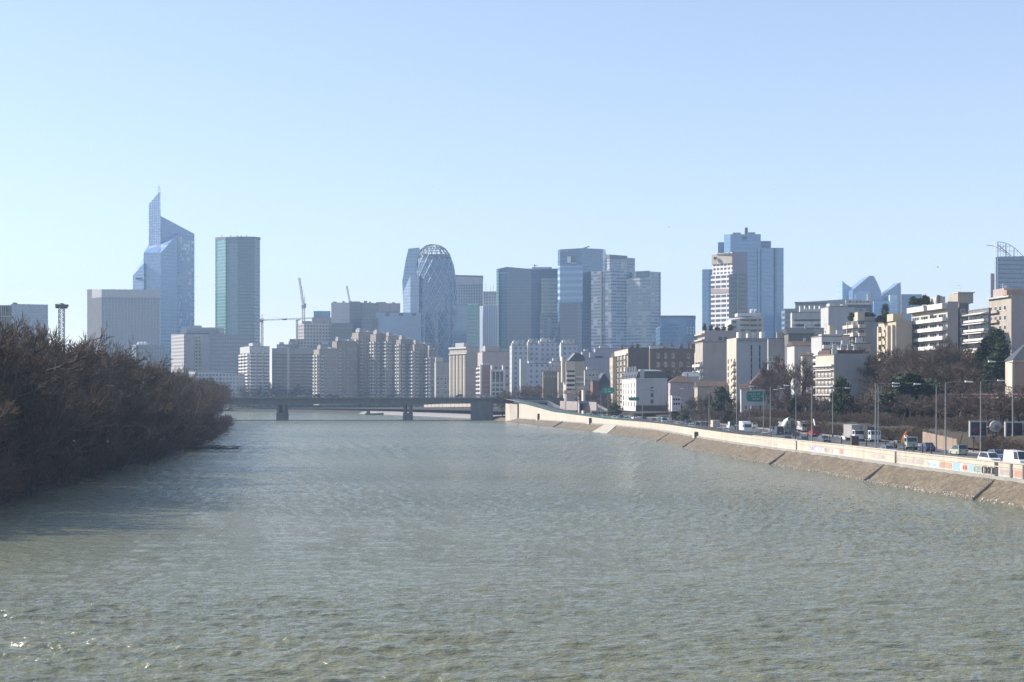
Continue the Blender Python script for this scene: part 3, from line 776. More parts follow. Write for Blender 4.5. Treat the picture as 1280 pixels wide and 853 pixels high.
for a, c, e, t, Y, lab in ((343, 346, 372, 431, 1290, 'back slab of flats behind the dark fronted slab'), (398, 400, 432, 431, 1280, 'pale back slab of flats behind the left estate towers'), (430, 433, 500, 424, 1275, 'long back slab of flats filling the gaps between the middle estate towers'), (498, 501, 546, 434, 1270, 'low back slab of flats behind the right estate towers')):
    b = bld('apartment_block', lab, a, c, e, t, Y, 8, G_resi2, zb=zf); roofbox(b, .1, .3, .2, .6, 2.5, 'lgrey'); roofbox(b, .55, .8, .2, .6, 3.2, 'pinkgrey')
# ---- 7 offices above the estate
r = troot('office_block', 'stepped beige grid office block between the two cranes', 385, 1350, 'office block')
vol(r, 'lower_wing', [(362, 1360, 424), (370, 1350, 424), (392, 1352, 424), (392, 1390, 424)], G_warm, top=M['roofgrey'])
vol(r, 'main_wing', [(371, 1365, 405), (380, 1355, 405), (414, 1358, 403.5), (414, 1390, 403.5)], G_warm, top=M['roofgrey'])
pxbox(r, 'dark_storeys', 414, 441, 404, 440, 1352, 30, G_dark)
for a, c, t in ((378, 388, 401.5), (395, 404, 400.5), (407, 412, 402)): pxbox(r, 'roof_plant', a, c, t, 406, 1362, 10, 'grey')
pxbox(r, 'terrace_block', 362, 372, 424, 432, 1346, 12, 'dgrey')
r = troot('office_block', 'small blue glass block peeping up between the two cranes', 403, 1500, 'office block')
vol(r, 'facade', [(392, 1500, 389), (413, 1500, 389), (413, 1525, 389), (392, 1525, 389)], G_blue, top=M['zinc'])
pxbox(r, 'base_block', 390, 416, 397, 404, 1496, 20, 'pinkgrey')
r = troot('office_block', 'wide flat roofed beige office block with a dark glazed middle', 455, 1420, 'office block')
vol(r, 'lit_wing', [(414, 1425, 378.5), (437, 1420, 378.5), (437, 1460, 378.5), (414, 1460, 378.5)], facade('pinkish_office_wall', (.42, .38, .38), (.50, .46, .45), 4, .3, 4, .1, var=.15, rough=.5), top=M['roofgrey'])
vol(r, 'dark_glazed_wing', [(437, 1418, 378), (452, 1422, 378), (452, 1460, 378), (437, 1460, 378)], G_dark, top=M['roofgrey'])
vol(r, 'right_wing', [(452, 1424, 378.5), (499.5, 1426, 380), (499.5, 1460, 380), (452, 1460, 378.5)], G_grey, top=M['roofgrey'])
pxbox(r, 'upper_band', 473, 500, 379.2, 390, 1422, 3, 'pinkgrey')
for px, wd, t in ((416, 4, 377.2), (428, 2, 376.6), (440, 9, 377), (455, 3, 376.2), (461, 2, 377.4), (470, 12, 377.8), (490, 3, 378)): pxbox(r, 'roof_vent', px, px + wd, t, 379.5, 1432, 8, 'grey')
r = troot('office_block', 'pale sky blue glazed block in front of the egg shaped tower', 498, 1330, 'office block')
vol(r, 'facade', [(470, 1330, 391), (526.5, 1336, 391), (526.5, 1370, 391), (470, 1370, 391)], G_pale, top=M['zinc'])
pxbox(r, 'dark_corner', 465.5, 471.5, 398, 412, 1326, 20, G_dark)
for px in (482, 499, 515): pxbox(r, 'roof_vent', px, px + 5, 391.6, 394.6, 1328.5, 1, 'dgrey')
# ---- cranes
def crane_mast(r, px, py0, py1, Y, s=1.0):
    o = r.location; a = at(px, py1, Y) - o
    m = lattice(zat(py0, Y) - zat(py1, Y), s, 24, .22)
    m.build('mast', M['crane'], r, tuple(a))
M['crane'] = flat('pale_crane_paint', (.42, .40, .38), .5)
def truss(r, name, A, B, s=.8, n=18, t=.18, mat='crane'):
    A = Vector(A); B = Vector(B); d = (B - A); w = Vector((0, 1, 0)); u = d.normalized().cross(w)
    m = MB(); C = [(-s * .5, -s), (-s * .5, s), (s * .8, 0)]
    P = lambda k, c: A + d * k + u * c[0] + w * c[1]
    for c in C: m.tube(P(0, c), P(1, c), t, n=3)
    for i in range(n):
        for q in range(3): m.tube(P(i / n, C[q]), P((i + .5) / n, C[(q + 1) % 3]), t * .6, n=3); m.tube(P((i + .5) / n, C[(q + 1) % 3]), P((i + 1) / n, C[q]), t * .6, n=3)
    return m.build(name, M[mat], r)
Y = 1440
r = thing('luffing_crane', 'tall luffing crane with raised jib left of the stepped beige offices', 'crane', tuple(at(379.3, 440, Y)))
o = r.location
crane_mast(r, 379.3, 384, 440, Y, 1.3)
truss(r, 'jib', at(379.5, 383, Y) - o, at(374.2, 347.5, Y) - o, 1.3, 16, .28)
pxbox(r, 'cab', 376.8, 380.4, 381.5, 385.5, Y - 3, 4, 'white2'); pxbox(r, 'counterweight', 380.5, 382.2, 379.5, 385, Y - 1, 3, 'grey')
m = MB(); m.tube(at(381, 380, Y) - o, at(380.7, 371, Y) - o, .35, n=4); m.tube(at(380.7, 371, Y) - o, at(374.4, 349, Y) - o, .12, n=3); m.build('stay_frame', M['crane'], r)
r = thing('luffing_crane', 'short luffing crane jib sticking up above the flat beige office block', 'crane', tuple(at(437, 400, 1460)))
o = r.location
crane_mast(r, 437.6, 378, 400, 1460, 1.1); truss(r, 'jib', at(437.6, 378, 1460) - o, at(433.4, 357.5, 1460) - o, 1.0, 10, .26)
pxbox(r, 'cab', 435.8, 439.4, 376.5, 379.5, 1457, 4, 'white2')
r = thing('tower_crane', 'tower crane with long flat jib reaching right of the dark teal tower', 'crane', tuple(at(327.6, 440, 1400)))
o = r.location
crane_mast(r, 327.6, 398, 440, 1400, 1.0); truss(r, 'jib', at(324, 400.5, 1400) - o, at(390, 398, 1400) - o, .8, 26, .2)
pxbox(r, 'cab', 326.4, 328.6, 400.5, 403, 1397, 3, 'red'); pxbox(r, 'counterweight', 322.5, 325.3, 399.2, 402.5, 1399, 3, 'grey'); pxbox(r, 'trolley', 353, 358, 398.6, 400.2, 1398.5, 2.5, 'dark')
m = MB(); m.tube(at(327.6, 398, 1400) - o, at(327.8, 393.5, 1400) - o, .3, n=4); m.tube(at(327.8, 393.5, 1400) - o, at(352, 397.8, 1400) - o, .1, n=3); m.tube(at(327.8, 393.5, 1400) - o, at(322.8, 399.2, 1400) - o, .1, n=3); m.build('stay_frame', M['crane'], r)
r = thing('tower_crane', 'slim red and white crane mast beside the stepped beige offices', 'crane', tuple(at(371.2, 440, 1345)))
crane_mast(r, 371.2, 400, 440, 1345, .8)
truss(r, 'jib', at(369.6, 401, 1345) - r.location, at(375, 400, 1345) - r.location, .6, 4, .18, 'red')
# ---- 8 egg tower with diagrid and lattice dome
Y = 1530
r = troot('egg_tower', 'egg shaped tower wrapped in a white diamond lattice with an open lattice dome', 543, Y, 'tower')
cxp = 543.5
PROF = [(500, 26.0), (440, 26.6), (400, 27.0), (370, 26.8), (352, 25.8), (338, 24.8), (326, 22.9), (316, 19.8), (309, 15.2), (305, 9.5), (303.2, 3.0)]  # py, half width in px
def egg(py): 
    pts = PROF
    for (a, b), (c, d) in zip(pts, pts[1:]):
        if py >= c: 
            k = (a - py) / (a - c); return b + (d - b) * k
    return pts[-1][1]
ox, oy, oz = r.location
def epos(py, th, grow=1.0):
    hw = egg(py) / F * Y * grow; c = (cxp + lerp([(303, -3.5), (330, -1.5), (370, 0)], py) - CX) / F * Y
    return Vector((c + hw * math.cos(th) - ox, Y + 22 + hw * .86 * math.sin(th) - oy, zat(py, Y) - oz))
m = MB(); lv = [500, 470, 440, 420, 400, 385, 370, 360, 352, 345, 338, 332, 326, 321]
rows = []
NS = 40
for py in lv:
    rows.append([epos(py, 2 * math.pi * k / NS) for k in range(NS + 1)])
grid(rows, m, smooth=False)
m.face([epos(321, 2 * math.pi * k / NS) for k in range(NS)])
m.build('glass_body', facade('egg_tower_glass', (.075, .145, .25), (.12, .2, .31), 3.7, .25, 40, .01, var=.3), r)
m = MB(); ds = MB()
ND = 18
def helix(target, py0, py1, rad, grow):
    st = [py0 + (py1 - py0) * i / 26 for i in range(27)]
    for s_ in (1, -1):
        for k in range(ND):
            P = []
            for py in st:
                P.append(epos(py, 2 * math.pi * k / ND + s_ * (500 - py) * .0205, grow))
            for a, c in zip(P, P[1:]): target.tube(a, c, rad, n=4, cap=False)
helix(m, 500, 321, .33, 1.02)
m.build('diagrid', flat('white_diagrid_paint', (.46, .52, .60), .45), r)
helix(ds, 321, 303.4, .42, 1.018)
for py in (321, 314, 308, 303.4):
    P = [epos(py, 2 * math.pi * k / 36, 1.018) for k in range(37)]
    for a, c in zip(P, P[1:]): ds.tube(a, c, .4, n=4, cap=False)
ds.build('lattice_dome', flat('dome_lattice_paint', (.22, .25, .28), .5), r)
vol(r, 'side_wing', [(504, 1545, 365), (513, 1535, 345), (524, 1534, 345), (524, 1580, 345), (508, 1580, 360)], facade('pale_egg_wing', (.30, .40, .52), (.36, .45, .56), 3.7, .2, 4, .08, var=.2), zb=0)
m = MB()
wp = [(507, 500, 0), (505, 400, 0), (502.8, 352, 0), (507, 326, 0), (510.5, 311, 0), (524, 309.6, 0), (527, 330, 0), (527, 500, 0)]
A = [at(px, py, 1546) - r.location for px, py, _ in wp]; B = [p + Vector((0, 30, 0)) for p in A]
n = len(A); m.poly(A + B, [tuple(range(n))[::-1], tuple(range(n, 2 * n))] + [(i, (i + 1) % n, n + (i + 1) % n, n + i) for i in range(n)])
m.build('rear_wing', facade('pale_egg_wing_glass', (.24, .36, .50), (.30, .42, .55), 3.7, .2, 5, .07, var=.25), r)
pxbox(r, 'roof_parapet', 529, 562, 318, 321.5, Y + 8, 24, 'zinc')
# ---- 9 towers right of it
r = troot('office_tower', 'pale grey gridded tower just right of the egg shaped tower', 587, 1650)
vol(r, 'facade', [(566, 1660, 344.5), (603.7, 1650, 345.5), (603.7, 1690, 345.5), (566, 1690, 344.5)], G_net, top=M['dgrey'])
vol(r, 'parapet', [(566, 1659, 343.8), (604, 1649, 344.8), (604, 1690, 344.8), (566, 1690, 343.8)], M['dgrey'], zb=zat(346.5, 1650) - 5)
vol(r, 'blank_attic', [(566, 1658.5, 346), (603.8, 1648.5, 347), (603.8, 1651, 347), (566, 1661, 346)], M['lgrey'], zb=zat(356, 1650) - 5)
r = troot('office_tower', 'dark teal block with a green lit top at the foot of the gridded tower', 583, 1450)
vol(r, 'left_half', [(567, 1458, 382), (583.5, 1450, 382), (583.5, 1480, 382), (567, 1480, 382)], G_deep, top=M['dgrey'])
vol(r, 'right_half', [(583.5, 1447, 379.5), (599.5, 1452, 380), (599.5, 1480, 380), (583.5, 1480, 379.5)], G_green2, top=M['dgrey'])
for px in range(585, 597, 2): pxbox(r, 'green_parapet_panel', px, px + 1.6, 379.8, 382, 1444.5, 1, flat('mint_panel', (.35, .62, .48), .5))
r = troot('office_tower', 'narrow pale tower with close vertical fins left of the broad blue tower', 611, 1560)
vol(r, 'facade', [(599, 1570, 383), (604, 1560, 382.5), (622, 1560, 382.5), (622, 1600, 383)], G_lines, top=M['lgrey'])
vol(r, 'upper_setback', [(604, 1575, 364.5), (620.5, 1572, 364.5), (620.5, 1600, 364.5), (604, 1600, 364.5)], G_net, top=M['lgrey'])
for px, t in ((607, 354), (613, 358), (616.5, 356)): pxbox(r, 'roof_antenna', px, px + .35, t, 364.5, 1590, .4, 'lgrey')
r = troot('glass_tower', 'broad deep blue glass tower with a roof sloping up to the left', 650, 1600)
vol(r, 'facade', [(621, 1604, 336.5), (634, 1598, 333.8), (664, 1598, 336.5), (697, 1606, 336), (697, 1650, 336), (621, 1650, 336.5)], G_deep, top=M['dgrey'])
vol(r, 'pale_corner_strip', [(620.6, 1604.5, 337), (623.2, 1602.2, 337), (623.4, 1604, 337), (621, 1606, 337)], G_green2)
vol(r, 'olive_wing', [(676.5, 1592, 348), (695.7, 1594, 348), (696, 1610, 348), (676.5, 1610, 348)], G_yel, top=M['dgrey'], zb=zat(392, 1592) - 5)
vol(r, 'lower_wing', [(675, 1591.5, 392), (697.3, 1593.5, 392), (697.3, 1610, 392), (675, 1610, 392)], G_band3, top=M['dgrey'])
pxbox(r, 'roof_plant', 665, 690, 334, 336.4, 1620, 10, 'lgrey'); pxbox(r, 'roof_antenna', 668, 669, 330.5, 334, 1620, .6, 'dgrey'); pxbox(r, 'roof_antenna', 666, 672, 331.8, 332.3, 1620, .6, 'dgrey')
for a, c in ((624.5, 626.2), (627, 629), (629.8, 632), (633, 635)): pxbox(r, 'roof_sign_letter', a, c, 340.2, 342.4, 1596.2, .6, 'lgrey')
r = troot('glass_tower', 'tall blue tower with bright bands and a white square emblem near its top', 727, 1520)
vol(r, 'facade', [(697.2, 1524, 313), (700, 1520, 312), (727, 1518, 310.4), (727, 1560, 310.4), (697.2, 1560, 313)], G_sky2, top=M['dgrey'])
vol(r, 'right_face', [(727, 1518, 310.4), (753.5, 1536, 311.5), (757, 1560, 312), (727, 1560, 310.4)], G_sky2, top=M['dgrey'])
vol(r, 'banded_storeys', [(697, 1523, 332.5), (700, 1517.5, 332.5), (728.5, 1515.5, 332.5), (728.5, 1520, 332.5), (700, 1524, 332.5)], G_band, zb=zat(378.5, 1518) - 5)
vol(r, 'dark_lower_storeys', [(698.5, 1520, 379.5), (700, 1517, 379.5), (722, 1515.2, 379.5), (722, 1519, 379.5)], G_dark, zb=0)
pxbox(r, 'emblem', 709, 713.5, 320.8, 328.6, 1517, 1.2, 'blank_emblem_white' if 0 else 'whitem'); pxbox(r, 'emblem_dark_half', 714, 719, 321.6, 327, 1517, 1, 'dgrey'); pxbox(r, 'emblem_bar', 713, 720.5, 328, 330.3, 1517, 1, G_pale)  # emblem pieces: white square, dark grey half, pale blue bar
for i, px in enumerate((700.5, 702.6, 704.5, 706.6, 708.6)): pxbox(r, 'roof_sign_letter', px, px + 1.5, 313.6, 315.6, 1516.6, .7, 'lgrey')
m = MB(); o = r.location; m.tube(at(728, 311, 1530) - o, at(737, 308, 1530) - o, .6, n=4); m.tube(at(733, 309.3, 1530) - o, at(735, 313, 1530) - o, .5, n=4); m.build('roof_crane', M['dgrey'], r)
r = troot('glass_tower', 'rounded pale tower top rising behind the pair of banded towers', 777, 1680)
vol(r, 'facade', [(756, 1690, 319), (762, 1682, 319), (776, 1680, 320), (784, 1684, 320.5), (784, 1720, 320.5), (756, 1720, 319)], G_band2, top=M['dgrey'])
vol(r, 'parapet', [(755.6, 1690, 318.4), (762, 1681, 318.4), (776, 1679, 319.4), (784.3, 1683, 320), (784.3, 1720, 320), (755.6, 1720, 318.4)], M['dgrey'], zb=zat(323.5, 1680) - 5)
vol(r, 'right_wing', [(784, 1686, 322.5), (793.7, 1690, 323), (793.7, 1720, 323), (784, 1720, 322.5)], G_band3, top=M['dgrey'])
vol(r, 'left_stub', [(753, 1688, 314.5), (757.5, 1688, 316), (757.5, 1720, 316), (753, 1720, 314.5)], G_deep, top=M['dgrey'])
r = troot('office_tower', 'grey banded tower, left and darker one of the pair right of the emblem tower', 760, 1480)
vol(r, 'facade', [(739, 1492, 339.5), (764, 1480, 338.5), (766, 1482, 338.3), (766, 1520, 338.3), (741, 1525, 339.5)], G_band3, top=M['dgrey'])
vol(r, 'pale_right_wing', [(764, 1478, 337.5), (783.5, 1484, 338.5), (790, 1500, 339), (786, 1525, 339), (764, 1520, 337.5)], G_band2, top=M['dgrey'])
vol(r, 'dark_spine', [(750.5, 1485.5, 340), (752, 1484.5, 340), (752.5, 1487, 340), (751, 1488, 340)], M['dgrey'])
r = troot('office_tower', 'pale banded tower, right and lighter one of the pair right of the emblem tower', 803, 1470)
vol(r, 'facade', [(783, 1482, 349), (800, 1472, 347), (812, 1470, 347), (812, 1520, 347), (784, 1520, 349)], G_band2, top=M['dgrey'])
vol(r, 'right_face', [(812, 1469.5, 339.5), (825, 1478, 340.5), (825, 1520, 340.5), (812, 1520, 339.5)], G_band2, top=M['dgrey'])
vol(r, 'dark_attic', [(794, 1476, 339.5), (812, 1471.5, 338.5), (812, 1520, 338.5), (794, 1520, 339.5)], G_deep, top=M['dgrey'], zb=zat(349, 1475) - 5)
vol(r, 'corner_pier', [(824.8, 1477, 340), (826, 1478.5, 340), (826, 1484, 340), (824.8, 1484, 340)], M['lgrey'])
# ---- 10 low blue blocks
r = troot('office_block', 'square mid blue glass block between the banded pair and the big blue tower', 848, 1400, 'office block')
vol(r, 'facade', [(826, 1400, 395), (869.2, 1400, 395), (869.2, 1440, 395), (826, 1440, 395)], G_blue, top=M['dgrey'])
vol(r, 'parapet', [(825.5, 1399, 394.6), (869.6, 1399, 394.6), (869.6, 1440, 394.6), (825.5, 1440, 394.6)], M['dgrey'], zb=zat(397, 1400) - 5)
for px in (858.5, 862.5, 866):
    for py in (409, 412.5, 416): pxbox(r, 'lit_window', px, px + 2, py, py + 1.8, 1398.7, .6, 'whitem')
r = troot('office_block', 'low darker blue block with a barrel roof before the square blue one', 838, 1350, 'office block')
m = MB(); o = r.location; P = []
for k in range(13):
    t = math.pi * k / 12; P.append(at(838.5 - 13.5 * math.cos(t) * 1.0, 411 - 6.5 * math.sin(t) ** .7, 1350) - o)
P = [at(825, 460, 1350) - o] + P + [at(852, 460, 1350) - o]
n = len(P); Q = [p + Vector((0, 40, 0)) for p in P]
m.poly(P + Q, [tuple(range(n))[::-1], tuple(range(n, 2 * n))] + [(i, (i + 1) % n, n + (i + 1) % n, n + i) for i in range(n)])
m.build('barrel_facade', G_sky2, r)
r = troot('office_block', 'narrow grey blue office slab at the foot of the big blue tower', 873, 1380, 'office block')
vol(r, 'facade', [(868, 1380, 418), (879, 1380, 418), (879, 1400, 418), (868, 1400, 418)], G_grey, top=M['dgrey'])
# ---- 11 big blue tower
r = troot('glass_tower', 'big sky blue tower of stepped flat volumes behind the white hotel', 930, 1300)
vol(r, 'left_wing', [(877.7, 1302, 337), (886, 1300, 336.8), (892, 1304, 337), (892, 1340, 337), (877.7, 1340, 337)], G_sky, top=M['dgrey'])
vol(r, 'left_recess', [(897.5, 1312, 303), (906, 1312, 303), (906, 1340, 303), (897.5, 1340, 303)], G_sky2, top=M['dgrey'])
vol(r, 'central_shaft', [(905, 1306, 293.5), (913, 1300, 293), (951, 1300, 293), (951, 1345, 293), (905, 1345, 293.5)], G_sky, top=M['dgrey'])
vol(r, 'right_shaft', [(947.5, 1298, 311), (951.5, 1295, 310), (967, 1295, 310), (967, 1340, 310), (947.5, 1340, 311)], G_sky, top=M['dgrey'])
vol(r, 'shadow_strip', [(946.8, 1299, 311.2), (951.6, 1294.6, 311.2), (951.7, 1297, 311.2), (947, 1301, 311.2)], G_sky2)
vol(r, 'far_right_shaft', [(967, 1298, 310), (970.5, 1296, 310), (979.5, 1296, 310), (979.5, 1340, 310), (967, 1340, 310)], G_sky, top=M['dgrey'])
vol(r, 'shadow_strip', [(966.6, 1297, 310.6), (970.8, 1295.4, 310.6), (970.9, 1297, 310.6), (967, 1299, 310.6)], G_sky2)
vol(r, 'right_recess', [(951, 1315, 301.5), (963.7, 1315, 301.5), (963.7, 1345, 301.5), (951, 1345, 301.5)], G_sky2, top=M['dgrey'])
for a, c, t in ((916, 926, 291), (936, 944, 290.6), (931, 935, 285), (932.4, 933.3, 284)): pxbox(r, 'roof_plant', a, c, t, 293.2, 1315, 4, 'grey')
pxbox(r, 'emblem', 928.5, 933.5, 295.5, 299, 1298.8, .8, 'dgrey'); pxbox(r, 'emblem_flourish', 919.5, 922, 296, 298.5, 1298.8, .8, 'lgrey')
r = troot('hotel_tower', 'white fronted hotel tower with dark lower block in front of the big blue tower', 912, 1100, 'hotel')
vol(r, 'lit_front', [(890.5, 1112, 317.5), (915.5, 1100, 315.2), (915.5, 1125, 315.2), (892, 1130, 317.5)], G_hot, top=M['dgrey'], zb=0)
vol(r, 'blank_gable', [(915.5, 1099.5, 315), (934.5, 1104, 315.2), (934.5, 1125, 315.2), (915.5, 1125, 315)], G_hot2, top=M['dgrey'])
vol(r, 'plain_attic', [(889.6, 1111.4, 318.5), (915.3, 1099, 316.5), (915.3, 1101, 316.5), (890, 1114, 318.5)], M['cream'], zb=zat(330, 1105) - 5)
vol(r, 'roof_slot', [(896, 1108, 317.5), (913, 1098.6, 316.2), (913.1, 1100, 316.2), (896.2, 1109, 317.5)], M['dgrey'], zb=zat(319, 1105) - 5)
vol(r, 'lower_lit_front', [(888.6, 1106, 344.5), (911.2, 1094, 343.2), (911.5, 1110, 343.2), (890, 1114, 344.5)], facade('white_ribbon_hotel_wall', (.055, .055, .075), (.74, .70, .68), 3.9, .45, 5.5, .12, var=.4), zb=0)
vol(r, 'dark_lower_block', [(911.2, 1093.6, 343), (932.5, 1098, 343.2), (932.5, 1112, 343.2), (911.2, 1112, 343)], G_dark, top=M['dgrey'])
vol(r, 'pale_spine', [(920.6, 1095.1, 343.2), (922.3, 1095.5, 343.2), (922.3, 1097, 343.2), (920.6, 1097, 343.2)], M['grey'])
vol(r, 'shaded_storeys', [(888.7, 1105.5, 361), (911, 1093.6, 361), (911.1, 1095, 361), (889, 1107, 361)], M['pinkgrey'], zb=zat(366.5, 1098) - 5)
m = MB(); c = at(894, 323.2, 1107.5) - r.location
hp = []
for k in range(14):
    t = 2 * math.pi * k / 14; hp.append((c.x + 1.35 * math.sin(t) ** 3, c.z + .1 * (13 * math.cos(t) - 5 * math.cos(2 * t) - 2 * math.cos(3 * t) - math.cos(4 * t)) * .95))
m.extr(hp, c.y - 1.4, c.y + .6); m.build('heart_emblem', M['dark'], r)
# ---- 12 white offices, long roofs and sails
r = troot('office_block', 'white office block with ribbon windows at the foot of the hotel tower', 933, 620, 'office block', 10)
vol(r, 'facade', [(906, 632, 402), (914, 620, 400), (952, 622, 394), (954.5, 640, 396), (912, 650, 398)], M['white2'], top=M['lgrey'])
for py in (399, 405.5, 412):
    for a, c in ((925, 936.5), (938.5, 946)): pxbox(r, 'window_band', a, c, py, py + 2.2, 620.6, .8, 'glass')
    pxbox(r, 'window_band', 916, 920.5, py + 2.4, py + 4.4, 619.6, .6, 'glass'); pxbox(r, 'window_band', 949, 951.8, py, py + 2.2, 621.2, .7, 'glass')
pxbox(r, 'roof_terrace', 922, 951, 391.5, 395.6, 626, 8, 'lgrey')
m = MB(); o = r.location
for a, c in ((937.5, 939.5), (938.5, 940), (942, 944.5)): m.tube(at(a, 394, 630) - o, at(c - .5, 387, 630) - o, .25, .6, 6); m.tube(at(c - .5, 387, 630) - o, at(c + .8, 388.6, 630) - o, .6, .4, 6)
m.build('roof_flue', M['whitem'], r)
r = troot('exhibition_hall', 'long low roofed blue grey hall behind the white serrated flats', 1030, 1150, 'hall', 14)
vol(r, 'hall_body', [(994, 1150, 379), (1060, 1150, 374), (1060, 1190, 374), (994, 1190, 378)], facade('slate_hall_wall', (.13, .14, .18), (.22, .23, .27), 4, .4, 5, .1, var=.2), top=M['zinc'])
pxbox(r, 'roof_edge', 993.5, 1035, 377.6, 379.4, 1148, 2, 'zinc')
r = troot('office_block', 'narrow grey blue balcony block at the right foot of the big blue tower', 985, 900, 'office block', 12)
vol(r, 'facade', [(977, 905, 386), (981, 900, 386), (996, 902, 386), (996, 925, 386)], G_band3, top=M['zinc'])
b = bld('apartment_block', 'white flats with a serrated roofline on the hill right of the big blue tower', 988, 990, 1031, 391, 720, 2, 'white2', zb=18)
for k in range(7): 
    strip(b, 'F', b.h - 4.6 - k * 2.75, 1.05, 'glass', 'window_band', 1.2 + (k % 2) * .8, b.w - 1.5); bals(b, 'F', 5, 1, b.h - 5.9 - k * 2.75, 1, .92, .8, 'white', .5, b.w - .5, door=False)
for i in range(5):
    m = MB(); x0 = b.w * (.24 + .15 * i); m.prism([(x0, -.1), (x0 + b.w * .14, -.1), (x0 + b.w * .14, 4), (x0, 4)], b.h + .31, [b.h + 3.6, b.h + 1.2, b.h + 1.2, b.h + 3.6]); m.build('serrated_attic', M['white'], b.root)
b = bld('apartment_block', 'blank lilac grey gable block with lit balconies on the hill under the glass sails', 1026, 1035.5, 1068, 384, 640, 4, 'lgrey', zb=18)
bals(b, 'L', 2, 9, 2, 2.8, .9, 1.2, 'white'); roofbox(b, .1, .5, .2, .6, 1.6, 'white2'); roofbox(b, .6, .8, .2, .5, 1.2, 'white2')
b = bld('apartment_block', 'dark glazed upper flats with a long white roof edge below the glass sails', 1056, 1058, 1089, 378.5, 760, 0, 'dgrey', zb=18)
strip(b, 'F', b.h - 1.2, 1.1, 'white', 'roof_edge', -.5, b.w + .5, .5)
wins(b, 'F', 6, 2, b.h - 5.2, 4.2, 1.6, 2.0, 1, b.w - 1, seed=3); roofbox(b, .85, 1.0, .1, .3, 4.5, 'white'); roofbox(b, .0, .7, .3, .6, 1.6, 'lgrey')
r = troot('sail_building', 'pointed glass sail shaped roofs rising above the hill flats on the right', 1090, 1500, 'building', 18)
o = r.location
def sail(pp, Y, dep, mat, nm='glass_sail'):
    m = MB(); A = [at(px, py, Y) - o for px, py in pp]; B = [p + Vector((0, dep, 0)) for p in A]; n = len(A)
    m.poly(A + B, [tuple(range(n))[::-1], tuple(range(n, 2 * n))] + [(i, (i + 1) % n, n + (i + 1) % n, n + i) for i in range(n)]); m.build(nm, mat, r)
sail([(1053, 420), (1053, 351), (1057, 355), (1068, 362), (1068, 420)], 1510, 25, G_sail)
sail([(1066, 420), (1066, 362.5), (1087, 345), (1092, 345), (1096, 352), (1101.5, 365), (1102, 420)], 1490, 30, G_sail2)
sail([(1069, 420), (1069, 368), (1076, 364), (1088, 364), (1088, 420)], 1487, 2.5, G_sail)
sail([(1100, 420), (1101, 371), (1113, 362), (1125.5, 352.5), (1125.5, 420)], 1495, 25, G_sail2)
sail([(1092, 420), (1092, 377), (1112, 376), (1112, 420)], 1480, 8, G_sail)
sail([(1112.5, 420), (1112.5, 369), (1122, 369), (1122, 420)], 1478, 8, facade('bright_sail_glazing', (.5, .58, .66), (.6, .66, .72), 8, .1, 5, .12, var=.15, rough=.25))
m = MB(); m.box(*[v for p in ((at(1125.5, 0, 1494).x - o.x, at(1126.2, 0, 1494).x - o.x), (-6, 1), (0, zat(352, 1494) - o.z)) for v in p]); m.build('sail_edge', M['white'], r)
r = troot('office_block', 'square slate blue office block right of the glass sails', 1140, 1400, 'office block', 18)
vol(r, 'dark_face', [(1126.5, 1402, 368), (1139, 1400, 368), (1139, 1440, 368), (1126.5, 1440, 368)], G_sky2, top=M['dgrey'])
vol(r, 'light_face', [(1139, 1400, 368), (1152.3, 1404, 368), (1152.3, 1440, 368), (1139, 1440, 368)], G_blue, top=M['dgrey'])
r = troot('glass_tower', 'slate blue tower with a curved open lattice crown at the right edge', 1262, 1100, 'tower', 18)
o = r.location
vol(r, 'facade', [(1243, 1104, 322), (1247, 1100, 321), (1300, 1105, 320), (1300, 1150, 320), (1243, 1150, 322)], G_cbx, top=M['dgrey'])
vol(r, 'pale_edge_fin', [(1243.2, 1103, 302.5), (1244.6, 1101.5, 302.5), (1245, 1104, 302.5), (1243.6, 1105, 302.5)], M['lgrey'])
vol(r, 'side_slab', [(1238.3, 1108, 342), (1244, 1108, 342), (1244, 1130, 342), (1238.3, 1130, 342)], M['pinkgrey'])
m = MB()
arc = [(1247, 302.5), (1254, 303.2), (1262, 306), (1270, 311.5), (1277, 318.5), (1283, 326)]
for (a, c), (d, e) in zip(arc, arc[1:]):
    for dy in (0, 25): m.tube(at(a, c, 1101) - o + Vector((0, dy, 0)), at(d, e, 1101) - o + Vector((0, dy, 0)), .22, n=4)
for px, t, rr in ((1247.3, 302.5, .4), (1250.5, 303, .14), (1254, 303.5, .14), (1257.4, 304.2, .4), (1262, 306, .14), (1267.5, 309.5, .35), (1272, 313.5, .14)): m.tube(at(px, 322, 1101) - o, at(px, t, 1101) - o, rr, n=4)
m.tube(at(1247, 306, 1101) - o, at(1264, 320, 1101) - o, .3, n=4); m.tube(at(1247, 314, 1101) - o, at(1258, 306, 1101) - o, .14, n=4)
for py in (308, 314): m.tube(at(1247, py, 1101) - o, at(lerp([(302, 1247), (306, 1262), (311.5, 1270), (318.5, 1277)], py), py, 1101) - o, .13, n=4)
m.build('lattice_crown', M['steel'], r)
